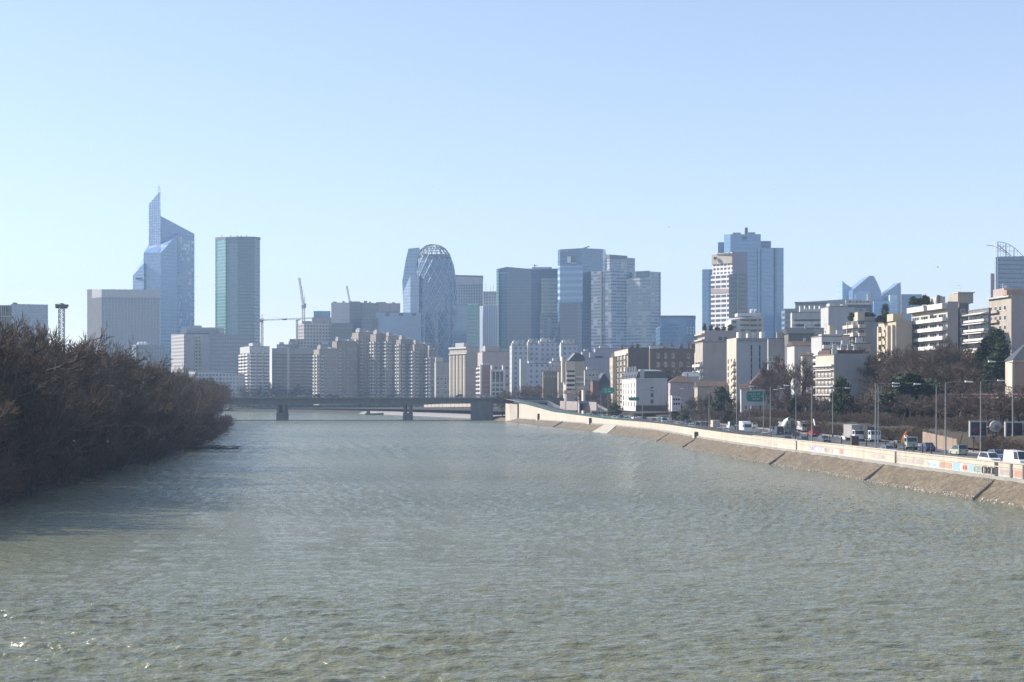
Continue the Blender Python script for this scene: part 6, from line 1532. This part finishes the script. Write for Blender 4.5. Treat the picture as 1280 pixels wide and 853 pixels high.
road_sign('small dark green sign on a pole in front of the white mansard building', 786.3, 799, 496.8, 501, 517, [(0, 1, 'signgreen')], (.5,), 4.1, [(.3, .15, .8, .4)])
t = thing('road_sign', 'small white and red square sign on a lamp post before the corner house', 'road sign', tuple(at(1008, 490.5, 292)))
m = MB(); m.extr([(0, 0), (1.15, 0), (1.15, 1.0), (0, 1.0)], -.05, 0); m.build('sign_panel', M['signwhite'], t); m = MB(); m.box(.08, .7, -.07, -.053, .55, .9); m.box(.4, 1.05, -.07, -.053, .1, .45); m.build('red_marks', M['red'], t); m = MB(); m.tube((1.28, .1, 4 - t.location.z), (1.28, .1, 1.1), .06, n=6); m.build('support_post', M['steel'], t)
# billboards and round disc board
def billboard(label, px0, px1, py0, py1, Y, seed):
    a, c = at(px0, py1, Y), at(px1, py0, Y); w, h = c.x - a.x, c.z - a.z; zb = ground(a.x - xs(Y), Y)
    t = thing('billboard', label, 'billboard', (a.x, Y, zb)); z0 = a.z - zb
    m = MB(); f = .22
    m.box(0, f, -.25, .25, z0, z0 + h); m.box(w - f, w, -.25, .25, z0, z0 + h); m.box(f, w - f, -.25, .25, z0, z0 + f); m.box(f, w - f, -.25, .25, z0 + h - f, z0 + h); m.build('frame', M['lgrey'], t)
    tt = NT('dark_poster_%d' % seed); tc = tt.n('TexCoord').outputs['Object']; p = tt.n('SeparateXYZ', (tc,)).outputs
    n = tt.noise(tt.n('Mapping', {0: tc, 3: (.5, 1, 1.6)}).outputs[0], 1.4, 3)
    base = tt.mix(tt.ramp(n, .4, .7), (.035, .032, .055), (.09, .085, .13))
    el = tt.math('ADD', tt.math('POWER', tt.math('DIVIDE', tt.math('SUBTRACT', p[0], w * .5), w * .3), 2), tt.math('POWER', tt.math('DIVIDE', tt.math('SUBTRACT', p[2], z0 + h * .55), h * .1), 2))
    base = tt.mix(tt.math('MULTIPLY', tt.math('LESS_THAN', el, 1.0), .7), base, (.22, .03, .05))
    m = MB(); m.box(f, w - f, -.12, .1, z0 + f, z0 + h - f); m.build('poster', tt.bsdf(base, .3), t)
    for x in (.25, .75): m = MB(); m.tube((w * x, .1, -.3), (w * x, .1, z0 - .003), .11, n=6); m.build('leg', M['dark'], t)
billboard('dark poster billboard in a white frame, left one of two above the road', 1211.5, 1234, 526.3, 546.2, 243, 1)
billboard('dark poster billboard in a white frame at the right edge of the picture', 1256, 1279, 527.3, 547, 238, 2)
Y = 241; t = thing('round_board', 'round pale grey disc board with small side brackets between the two billboards', 'board', tuple(at(1244.5, 541, Y))); zb = ground(t.location.x - xs(Y), Y); zc = zat(533.3, Y) - zb; t.location.z = zb
m = MB(); P = [(1.02 * math.cos(q * .349), zc + 1.02 * math.sin(q * .349)) for q in range(18)]; m.extr(P, -.2, .2); m.build('disc', M['lgrey'], t)
m = MB(); P = [(.92 * math.cos(q * .349), zc + .92 * math.sin(q * .349)) for q in range(18)]; m.extr(P, -.215, -.203); m.build('disc_face', M['white2'], t)
m = MB(); m.box(-.12, .55, -.24, -.217, zc - .16, zc - .02); m.box(-.1, .1, -.242, -.217, zc - .3, zc + .3); m.build('hands', M['dgrey'], t)
m = MB(); m.box(1.0, 1.75, -.1, .1, zc - .18, zc + .2); m.box(-1.5, -1.0, -.1, .1, zc - .18, zc + .05); m.build('bracket', M['white2'], t)
m = MB(); m.tube((0, 0, -.2), (0, 0, zc - 1), .12, n=6); m.build('leg', M['dark'], t)
# retaining wall of tan panels and the upper railing
t = thing('retaining_wall', 'tan panelled retaining wall at the far side of the road behind the dark hatchback', 'wall', (0, 0, 0))
m = MB(); A, B = at(1153.5, 562, 264), at(1196, 560, 252); n = 8
for k in range(n):
    p = A.lerp(B, k / n); q = A.lerp(B, (k + .96) / n); z = lerp([(0, 7.1), (n, 6.0)], k); m.poly([(p.x, p.y, 3.6), (q.x, q.y, 3.6), (q.x, q.y, z), (p.x, p.y, z), (p.x + .1, p.y + .5, 3.6), (q.x + .1, q.y + .5, 3.6), (q.x + .1, q.y + .5, z), (p.x + .1, p.y + .5, z)], [(0, 1, 2, 3), (3, 2, 6, 7), (0, 3, 7, 4), (1, 5, 6, 2)])
m.build('panels', M['rtan'] if 'rtan' in M else plaster('rosy_tan_panels', (.33, .25, .20), .2), t)
t = thing('terrace_railing', 'long reddish railing along the edge of the upper terrace on the right', 'railing', (0, 0, 0))
m = MB(); pp = MB(); m2 = MB(); YY = list(range(236, 446, 3)); 
for Ya, Yb in zip(YY, YY[1:]):
    def P(Y, dz): 
        o = redge(Y) + 25.2; return (xs(Y) + o, Y, ground(redge(Y) + 25.6, Y) + dz)
    for dz, th, mm in ((1.0, .09, m), (.1, .28, m2)):
        a, b_ = P(Ya, dz), P(Yb, dz)
        mm.poly([(a[0], a[1], a[2] - th), (b_[0], b_[1], b_[2] - th), (b_[0], b_[1], b_[2] + th), (a[0], a[1], a[2] + th), (a[0] + .15, a[1], a[2] - th), (b_[0] + .15, b_[1], b_[2] - th), (b_[0] + .15, b_[1], b_[2] + th), (a[0] + .15, a[1], a[2] + th)], [(0, 3, 2, 1), (4, 5, 6, 7), (3, 7, 6, 2)])
    a = P(Ya, 0); m.tube((a[0] + .08, a[1], a[2] + .3), (a[0] + .08, a[1], a[2] + 1.0), .05, n=4)
m.build('rails', plaster('rusty_rail_paint', (.20, .10, .085), .15), t); m2.build('kerb', plaster('pale_terrace_kerb', (.36, .30, .27), .15), t)

# ------------------------------------------------------------------ vehicles
def paint(name, c, metal=.0):
    if name in _mc: return _mc[name]
    t = NT(name); tc = t.n('TexCoord').outputs['Object']
    f = t.ramp(t.noise(tc, 3, 3), .3, .7)
    m = t.bsdf(t.mix(f, mul(c, .9), mul(c, 1.05)), .3, metal, **{'Coat Weight': .5, 'Coat Roughness': .1}); _mc[name] = m; return m
M['tail'] = flat('tail_lamp', (.35, .01, .01), .3); M['head'] = flat('head_lamp', (.75, .75, .72), .15)
_wh = {}
def wheel(t, x, y, r=.32, w=.22):
    k = (r, w)
    if k not in _wh:
        m = MB(); N = 14
        for s in range(N):
            a, b_ = 6.2832 * s / N, 6.2832 * (s + 1) / N
            m.face([(r * math.cos(a), -w/2, r * math.sin(a)), (r * math.cos(b_), -w/2, r * math.sin(b_)), (r * math.cos(b_), w/2, r * math.sin(b_)), (r * math.cos(a), w/2, r * math.sin(a))][::-1])
            for sy in (-1, 1):
                m.face([(r * math.cos(a), sy * w/2, r * math.sin(a)), (r * math.cos(b_), sy * w/2, r * math.sin(b_)), (.6 * r * math.cos(b_), sy * (w/2 + .01), .6 * r * math.sin(b_)), (.6 * r * math.cos(a), sy * (w/2 + .01), .6 * r * math.sin(a))][::sy])
        tm = m.mesh('tyre', M['black']); m = MB()
        for sy in (-1, 1): m.face([(.6 * r * math.cos(6.2832 * s / N), sy * (w/2 + .005), .6 * r * math.sin(6.2832 * s / N)) for s in range(N)][::sy])
        _wh[k] = (tm, m.mesh('rim', M['steel']))
    o = link('wheel', _wh[k][0], t, (x, y, r)); link('rim', _wh[k][1], o)
def car_parts(t, c, L=4.2, W=1.72, H=1.48, kind='hatch'):
    """nose towards -x"""
    h = L / 2; w = W / 2; p = paint(*c)
    if kind == 'hatch': cab = [(-h + .95, .88), (-h + 1.75, H - .05), (h - .95, H), (h - .25, .95)]
    elif kind == 'mpv': cab = [(-h + .65, .95), (-h + 1.5, H - .06), (h - .5, H), (h - .1, 1.0)]
    elif kind == 'van': cab = [(-h + .55, 1.05), (-h + 1.25, H - .1), (h - .06, H), (h - .02, 1.0)]
    else: cab = [(-h + 1.15, .9), (-h + 1.95, H - .05), (h - 1.35, H), (h - .6, .97)]
    belt0, belt1 = cab[0][1], cab[3][1]
    m = MB()
    prof = [(-h, .32), (-h + .05, .2), (h - .05, .2), (h, .38), (h - .03, belt1 - .12), cab[3], cab[0], (-h + .12, belt0 - .14)]
    rows = []
    for y, k in ((-w, .94), (-w * .93, 1.0), (w * .93, 1.0), (w, .94)):
        rows.append([(x * (1 if abs(y) < w * .95 else .985), y, .2 + (z - .2) * k if z > .3 else z) for x, z in prof] + [(prof[0][0] * (1 if abs(y) < w * .95 else .985), y, prof[0][1])])
    grid(rows, m, smooth=False)
    m.face(rows[0][:-1]); m.face(rows[-1][:-1][::-1])
    m.build('body', p, t)
    wt = w * .80; wb = w * .92
    V = [(cab[0][0], -wb, cab[0][1] - .04), (cab[1][0], -wt, cab[1][1]), (cab[2][0], -wt, cab[2][1]), (cab[3][0], -wb, cab[3][1] - .04)]
    V += [(x, -y, z) for x, y, z in V]
    m = MB(); m.poly(V, [(0, 3, 2, 1), (4, 5, 6, 7), (1, 2, 6, 5), (0, 1, 5, 4), (2, 3, 7, 6)]); cb = m.build('cabin', p, t)
    def pane(nm, q, grow=.012):
        m = MB(); q = [Vector(a) for a in q]; n = (q[1] - q[0]).cross(q[2] - q[0]).normalized(); c0 = sum(q, Vector()) / 4
        if n.dot(c0 - Vector((0, 0, .9))) < 0: n = -n; q = q[::-1]
        m.face([a.lerp(c0, .1) + n * grow for a in q]); m.build(nm, M['glass'], t)
    pane('windscreen', (V[0], V[1], V[5], V[4])); pane('rear_window', (V[3], V[2], V[6], V[7]))
    for s in (0, 4):
        if kind == 'van':
            a, b_, c_, d = V[s], V[s + 1], Vector(V[s + 1]).lerp(Vector(V[s + 2]), .3), Vector(V[s]).lerp(Vector(V[s + 3]), .3)
            pane('side_window', (a, b_, c_, d))
        else: pane('side_window', (V[s], V[s + 1], V[s + 2], V[s + 3]))
    for x in (-h + .78, h - .75):
        for y in (-w + .1, w - .1): wheel(t, x, y)
    for y in (-w * .68, w * .68):
        m = MB(); m.box(-h - .012, -h + .1, y - .2, y + .2, .55, .7); m.build('headlight', M['head'], t)
        m = MB(); m.box(h - .06, h + .012, y - .14, y + .14, .68, .9); m.build('taillight', M['tail'], t)
    m = MB(); m.box(-h - .03, -h + .04, -w * .85, w * .85, .25, .45); m.build('bumper', M['dark'], t)
    m = MB(); m.box(h + .013, h + .02, -.26, .26, .5, .61); m.build('number_plate', M['signwhite'], t)
def vroot(name, label, cat, px, py, away, z=None, group='vehicles on the riverside road'):
    Y = (CAMZ - 4.02) * F / (py - HY)
    zr = 4.0
    if Y > 520: 
        for _ in range(8): Y = (CAMZ - zr) * F / (py - HY); zr = .5 * zr + .5 * rz2((px - CX) / F * Y - xs(Y), Y)
    X = (px - CX) / F * Y
    th = tang(Y)                      # heading away from the camera; nose is -x
    return thing(name, label, cat, (X, Y, rz2(X - xs(Y), Y) + .012), th + (math.pi if away else 0), group)
CC = {'white': ('white_car_paint', (.75, .75, .74)), 'silver': ('silver_car_paint', (.42, .44, .46), .4), 'grey': ('grey_car_paint', (.16, .165, .175), .3), 'black': ('black_car_paint', (.02, .02, .024)), 'navy': ('navy_car_paint', (.03, .045, .10)), 'blue': ('pale_blue_car_paint', (.25, .33, .47)), 'sage': ('sage_car_paint', (.42, .45, .34)), 'red': ('red_car_paint', (.35, .03, .025)), 'teal': ('teal_car_paint', (.05, .10, .12)), 'beige': ('beige_car_paint', (.45, .37, .28)), 'plum': ('plum_car_paint', (.09, .05, .075)), 'yellow': ('yellow_van_paint', (.62, .36, .07))}
def car(px, py, c, kind, away, label, L=4.2, H=1.48, W=1.72):
    n = {'van': 'parked_van' if 0 else 'van', 'mpv': 'people_carrier', 'hatch': 'hatchback_car', 'saloon': 'saloon_car'}[kind]
    t = vroot(n, label, 'van' if kind == 'van' else 'car', px, py, away); car_parts(t, CC[c], L, W, H, kind)
car(1272, 583, 'white', 'van', False, 'white delivery van close behind the wall at the right edge', 5.2, 2.3, 1.95)
car(1237, 580, 'white', 'mpv', False, 'white car with dark windscreen just behind the graffiti wall', 4.4, 1.75)
car(1243, 574.5, 'blue', 'hatch', True, 'pale blue car half hidden behind the white car near the lamp post', 4.3, 1.6)
car(1198, 568.6, 'sage', 'mpv', True, 'pale green people carrier alone on the road below the left billboard', 4.2, 1.75)
car(1158, 564, 'navy', 'hatch', True, 'dark hatchback in front of the tan retaining wall', 4.3, 1.6)
car(1059.5, 550.5, 'white', 'hatch', False, 'small white car next to the grey box lorry', 3.8, 1.5)
car(987.5, 543.6, 'navy', 'hatch', True, 'dark blue hatchback right behind the cement mixer', 4.3, 1.5)
car(972.5, 543.4, 'teal', 'van', True, 'dark teal van between the white box lorry and the cement mixer', 4.8, 2.2, 1.9)
car(966.5, 541, 'silver', 'mpv', True, 'pale silver green car tucked behind the dark teal van', 4.2, 1.7)
car(984, 553, 'plum', 'saloon', False, 'dark plum car roof just showing over the wall below the dark blue hatchback', 4.4, 1.45)
car(1005, 554, 'black', 'saloon', False, 'black car roof just showing over the wall right of the mirror post', 4.4, 1.45)
car(946, 546.5, 'silver', 'saloon', False, 'silver car passing in front of the white box lorry', 4.4, 1.45)
car(935, 546, 'beige', 'saloon', False, 'beige car in the nearest lane before the white box lorry', 4.4, 1.45)
car(942, 535, 'white', 'hatch', True, 'white car with dark rear behind the white box lorry', 4.2, 1.6)
car(913.5, 536.3, 'white', 'van', True, 'small white van between the yellow box van and the white box lorry', 4.4, 2.2, 1.85)
car(907, 541.5, 'white', 'saloon', False, 'white car with dark glass ahead of the small white van', 4.4, 1.45)
car(899, 541.5, 'beige', 'hatch', False, 'beige car in front of the yellow box van', 4.0, 1.5)
car(884.5, 534.5, 'plum', 'mpv', True, 'plum coloured car left of the yellow box van', 4.2, 1.7)
car(878.5, 534.4, 'plum', 'hatch', True, 'dark purple car second left of the yellow box van', 4.2, 1.6)
car(871, 535.3, 'blue', 'mpv', True, 'pale blue people carrier near the culvert housing', 4.4, 1.75)
car(864.5, 535.3, 'white', 'hatch', False, 'white hatchback left of the pale blue people carrier', 4.0, 1.5)
car(859.5, 535, 'silver', 'hatch', False, 'silver hatchback leading the pale blue people carrier', 4.0, 1.5)
car(859, 529.5, 'black', 'hatch', True, 'black car farther back above the silver hatchback', 4.2, 1.55)
car(848, 533, 'white', 'saloon', False, 'white saloon low behind the dark guard rail', 4.4, 1.45)
car(838, 531.5, 'plum', 'saloon', False, 'plum saloon in the queue before the white mansard building', 4.4, 1.45)
car(804, 525.5, 'black', 'hatch', True, 'black hatchback under the dark ground storey of the mansard building', 4.2, 1.55)
car(776, 524, 'black', 'hatch', True, 'black car at the left foot of the mansard building', 4.2, 1.6)
car(768, 524.3, 'white', 'saloon', False, 'white saloon side on near the left foot of the mansard building', 4.5, 1.45)
car(783, 525.5, 'silver', 'hatch', False, 'silver car beside the pole of the small dark green sign', 4.0, 1.5)
car(737.5, 521.5, 'white', 'hatch', True, 'white car coming out by the bright underpass wall', 4.2, 1.6)
car(742.5, 518.2, 'black', 'hatch', True, 'black car just above the white car by the bright underpass wall', 4.2, 1.6)
car(713, 519, 'white', 'hatch', False, 'small white car far along the quay road by the ramp parapet', 4.0, 1.5)
for px, py, c, kind, aw, lab in ((853, 534.4, 'grey', 'hatch', False, 'grey hatchback between the white saloon and the silver hatchback'), (920, 538.5, 'grey', 'hatch', True, 'grey hatchback just left of the white box lorry'), (927, 546, 'plum', 'hatch', False, 'plum hatchback half hidden in front of the white box lorry'), (955, 548.5, 'white', 'hatch', False, 'white hatchback behind the silver car in the nearest lane'), (824, 529.5, 'silver', 'hatch', False, 'silver hatchback left of the distant white lorry'), (816, 528, 'grey', 'mpv', True, 'grey people carrier below the gable of the mansard building'), (793, 524.6, 'white', 'hatch', True, 'white hatchback right of the small dark green sign pole'), (755, 522.5, 'silver', 'hatch', False, 'silver hatchback near the foot of the bright underpass wall'), (1030, 553, 'grey', 'hatch', False, 'grey hatchback low behind the wall right of the red truck'), (1110, 567, 'silver', 'hatch', False, 'silver hatchback behind the slim posts left of the loader truck')):
    car(px, py, c, kind, aw, lab)
# larger vehicles
def cab(t, x0, x1, w, z0, z1, p, nose=.5):
    m = MB(); pr = [(x0, z0), (x1, z0), (x1, z1), (x0 + nose * .5, z1), (x0, z0 + (z1 - z0) * .5)]; m.extr(pr, -w, w); m.build('cab', p, t)
    m = MB(); a, b_ = (x0 + .02, z0 + (z1 - z0) * .53), (x0 + nose * .5 - .02, z1 - .12)
    m.face([(a[0] - .03, -w * .88, a[1]), (a[0] - .03, w * .88, a[1]), (b_[0] - .03, w * .85, b_[1]), (b_[0] - .03, -w * .85, b_[1])]); m.build('windscreen', M['glass'], t)
    for s in (-1, 1): m = MB(); m.box(x0 + nose * .5, x1 - .25, s * w - .01 if s > 0 else s * w - .012, s * w + .012 if s > 0 else s * w + .01, z0 + (z1 - z0) * .52, z1 - .2); m.build('side_window', M['glass'], t)
    for s in (-1, 1): m = MB(); m.box(x0 - .03, x0 + .06, s * w * .7 - .2, s * w * .7 + .2, z0 + .1, z0 + .3); m.build('headlight', M['head'], t)
    m = MB(); m.box(x0 - .05, x0 + .1, -w * .95, w * .95, z0 - .25, z0 + .02); m.build('bumper', M['dark'], t)
def truck_wheels(t, xs_, w, r=.48):
    for x in xs_:
        for y in (-w + .15, w - .15): wheel(t, x, y, r, .3)
def box_truck(label, px, py, away, cabc, boxm, L=7.0, H=3.1, W=1.15, name='box_lorry', roundtop=False):
    t = vroot(name, label, 'lorry', px, py, away); h = L / 2
    cab(t, -h, -h + 1.7, W * .94, .5, min(2.5, H - .4), paint(*CC[cabc]))
    m = MB(); m.extr([(-h + 1.75, .75), (h, .75), (h, H), (-h + 1.75, H)], -W, W); bx = m.build('cargo_box', M[boxm] if boxm in M else paint(*CC[boxm]), t)
    m = MB(); m.box(h + .003, h + .03, -W * .96, -.02, .85, H - .1); m.box(h + .003, h + .03, .02, W * .96, .85, H - .1); m.build('rear_door', M['lgrey'], bx)
    m = MB(); m.box(-h + .3, h - .1, -.45, .45, .45, .74); m.build('chassis', M['dark'], t)
    truck_wheels(t, (-h + .85, h - 1.4), W); return t
box_truck('white box lorry with a blue tinted windscreen in the middle of the queue', 932, 541.3, False, 'white', 'whitem', 6.0, 3.1)
box_truck('yellow box van in the queue right of the culvert housing', 893.5, 537.3, True, 'yellow', 'yellow', 5.2, 2.8, 1.05, 'box_van')
box_truck('tall white box van behind the red recovery truck', 1004, 540.5, False, 'white', 'lgrey', 5.6, 3.0, 1.1, 'box_van')
box_truck('white fronted lorry with a large grey box parked near the brown cabinet', 1068, 551.2, False, 'white', 'grey', 7.0, 3.6, 1.25)
box_truck('white cab lorry with a dark body right of the grey box lorry', 1088, 552, False, 'white', 'dark', 6.5, 3.2, 1.2)
box_truck('distant white fronted lorry in front of the mansard building', 829, 531, False, 'white', 'teal', 5.0, 2.9, 1.0)
# cement mixer
t = vroot('cement_mixer', 'cement mixer lorry with a white drum tilted up behind the dark blue hatchback', 'lorry', 982.5, 541, True); 
cab(t, -4, -2.4, 1.15, .6, 2.9, paint(*CC['white'])); m = MB(); m.box(-2.3, 4, -.5, .5, .6, .95); m.build('chassis', M['dark'], t)
m = MB(); m.lathe([(.3, -2.9), (.95, -2.3), (1.25, -1.0), (1.15, .6), (.7, 2.2), (.5, 2.7), (.42, 2.75)], 14); dr = m.build('drum', M['whitem'], t, (.9, 0, 2.45)); dr.rotation_euler = (0, R(62), 0)
m = MB(); m.prism([(3.1, -.4), (4.2, -.3), (4.2, .3), (3.1, .4)], [3.5, 2.4, 2.4, 3.5], [3.9, 2.6, 2.6, 3.9]); m.build('chute', M['steel'], t); m = MB(); m.box(3.2, 3.5, -.7, -.5, .9, 3.2); m.box(3.2, 3.5, .5, .7, .9, 3.2); m.build('drum_frame', M['dark'], t)
truck_wheels(t, (-3.2, 1.6, 3.0), 1.2)
# red recovery truck with white boom
t = vroot('recovery_truck', 'red recovery truck with a raised white boom in front of a lamp post', 'lorry', 1017, 546, False)
cab(t, -3.4, -1.7, 1.1, .55, 2.7, paint(*CC['red'])); m = MB(); m.extr([(-1.6, .7), (3.4, .7), (3.4, 1.0), (.4, 1.05), (.2, 1.5), (-1.6, 1.5)], -1.1, 1.1); m.build('flatbed', paint(*CC['red']), t)
m = MB(); m.tube((-1.2, 0, 1.4), (-1.2, 0, 2.6), .22, n=6); m.tube((-1.2, 0, 2.6), (.6, -.2, 4.3), .17, .12, 6); m.tube((.6, -.2, 4.3), (1.5, -.3, 3.4), .12, .08, 6); m.build('boom', M['whitem'], t)
m = MB(); m.box(-1.9, -1.62, -.6, .6, 2.703, 2.85); m.build('beacon_bar', M['orange'], t); truck_wheels(t, (-2.6, 2.0), 1.1)
# pale flatbed with orange loader arm
t = vroot('loader_truck', 'pale flatbed lorry with an orange loader arm left of the dark hatchback', 'lorry', 1131, 561.5, False)
cab(t, -3.6, -2.0, 1.05, .55, 2.4, paint(*CC['sage'])); m = MB(); m.box(-1.9, 3.6, -1.1, 1.1, .75, 1.15); m.build('flatbed', M['dark'], t)
m = MB(); m.tube((1.2, 0, 1.15), (.9, 0, 2.2), .22, .16, 6); m.tube((.9, 0, 2.2), (-.3, -.2, 3.4), .15, .11, 6); m.tube((-.3, -.2, 3.4), (.1, -.3, 2.5), .1, .08, 6); m.build('loader_arm', M['orange'], t)
m = MB(); m.prism([(-.3, -.5), (.1, -.5), (.1, .1), (-.3, .1)], 2.1, 2.6); m.build('grab', M['whitem'], t); m = MB(); m.box(1.5, 3.2, -.9, .9, 1.153, 1.6); m.build('load', M['dgrey'], t)
m = MB(); m.tube((-1.4, .4, 1.15), (-1.1, .4, 2.9), .07, n=5); m.build('side_pole', M['steel'], t); truck_wheels(t, (-2.8, 2.2), 1.1)
# cars on the bridge
for px, c, kind, lab in ((338, 'grey', 'hatch', 'grey car on the bridge over the left pier, leftmost one'), (377, 'silver', 'hatch', 'silver car on the bridge right of the left pier'), (396, 'black', 'mpv', 'black car on the bridge between two other dark cars'), (412, 'grey', 'mpv', 'grey people carrier on the bridge between the piers'), (420, 'black', 'saloon', 'black saloon on the bridge middle span'), (434, 'silver', 'hatch', 'silver car right of the black saloon on the bridge'), (488, 'navy', 'hatch', 'dark blue car on the bridge just left of the right pier'), (527, 'grey', 'hatch', 'grey car on the bridge just right of the right pier'), (574, 'black', 'mpv', 'black car on the bridge towards the right end'), (598, 'white', 'hatch', 'white car on the bridge near the right end'), (605, 'white', 'mpv', 'white people carrier at the very right end of the bridge'), (611, 'silver', 'hatch', 'silver car leaving the bridge at its right end')):
    Y = 758; X = (px - CX) / F * Y
    t = thing('bridge_car', lab, 'car', (X, Y + .0, zd + .012), R(180) if px % 2 else 0, 'cars crossing the bridge'); car_parts(t, CC[c], 4.3, 1.75, 1.5 if kind != 'mpv' else 1.75, kind)
# a few gulls over the city
for i, (px, py, Y) in enumerate(((1172, 334, 420), (836, 284, 500), (541, 233, 600), (968, 237, 500), (246, 346, 500))):
    t = thing('flying_bird', 'tiny dark bird high in the sky ' + ('right of the glass sails', 'left above the big blue tower', 'above the egg shaped tower', 'above the big blue tower', 'beside the spired glass tower')[i], 'bird', tuple(at(px, py, Y)), R(30 * i), 'birds in the sky')
    m = MB(); m.lathe([(.01, -.28), (.08, -.15), (.1, 0), (.07, .18), (.01, .3)], 8); bd = m.build('body', M['dgrey'], t); bd.rotation_euler = (0, R(90), 0)
    for s in (-1, 1): m = MB(); m.poly([(-.1, 0, 0), (.12, 0, 0), (.08, s * .35, .16), (-.1, s * .35, .16), (-.12, s * .75, .05)], [(0, 1, 2, 3), (3, 2, 4)]); m.build('wing', M['dgrey'], t)

# ------------------------------------------------------------------ air, sky, sun, camera
hz = MB(); hz.box(-3100, 3100, -400, 4100, -4.5, 330)
t = NT('haze_air'); t.mat.node_tree.nodes.remove(t.out); t.out = t.t.nodes.new('ShaderNodeOutputMaterial')
v = t.t.nodes.new('ShaderNodeVolumePrincipled'); v.inputs['Color'].default_value = (.52, .73, 1, 1); v.inputs['Density'].default_value = HAZE; v.inputs['Anisotropy'].default_value = .1
t.t.links.new(v.outputs[0], t.out.inputs['Volume'])
tag(hz.build('haze', t.mat), kind='stuff')
w = bpy.data.worlds.new('World'); sc.world = w; w.use_nodes = True
nt = w.node_tree; bg = nt.nodes['Background']
sky = nt.nodes.new('ShaderNodeTexSky'); sky.sky_type = 'NISHITA'; sky.sun_disc = False
EL, AZ = 33.0, -76.0        # sun height; azimuth measured from the view direction, negative to the left
sky.sun_elevation = R(EL); sky.sun_rotation = R(AZ); sky.altitude = 0; sky.air_density = 1.0; sky.dust_density = 0.0; sky.ozone_density = 2.5
mx = nt.nodes.new('ShaderNodeMix'); mx.data_type = 'RGBA'; mx.blend_type = 'MULTIPLY'; mx.inputs[0].default_value = 1; mx.inputs[7].default_value = (1.05, .97, 1.0, 1)   # the cool white balance of the photograph
gm = nt.nodes.new('ShaderNodeGamma'); gm.inputs[1].default_value = .74; nt.links.new(sky.outputs[0], gm.inputs[0]); nt.links.new(gm.outputs[0], mx.inputs[6]); nt.links.new(mx.outputs[2], bg.inputs[0]); bg.inputs[1].default_value = SKY
ld = bpy.data.lights.new('sun', 'SUN'); ld.energy = SUN; ld.angle = R(.5); ld.color = (1, .93, .83)
lo = bpy.data.objects.new('sun', ld); col.objects.link(lo)
d = Vector((math.sin(R(AZ)) * math.cos(R(EL)), math.cos(R(AZ)) * math.cos(R(EL)), math.sin(R(EL))))
lo.rotation_euler = (-d).to_track_quat('-Z', 'Y').to_euler(); lo.location = d * 200 + Vector((0, 0, 60))
cd = bpy.data.cameras.new('camera'); cam = bpy.data.objects.new('camera', cd); col.objects.link(cam)
cam.location = (0, 0, CAMZ); cam.rotation_euler = (R(90), 0, 0)
cd.sensor_width = 36; cd.lens = 36 * F / 1280; cd.shift_y = (HY - 426.5) / 1280; cd.clip_end = 9000; cd.clip_start = .5
sc.camera = cam
sc.view_settings.view_transform = 'Standard'; sc.view_settings.look = 'None'; sc.view_settings.gamma = 1; sc.view_settings.use_curve_mapping = False
sc.view_settings.exposure = EXPO
sc.cycles.use_denoising = True; sc.cycles.denoising_prefilter = 'NONE'; sc.cycles.denoising_quality = 'HIGH'; sc.cycles.max_bounces = 5; sc.cycles.volume_bounces = 0; sc.cycles.transparent_max_bounces = 4; sc.cycles.sample_clamp_indirect = 6
sc.cycles.use_fast_gi = False
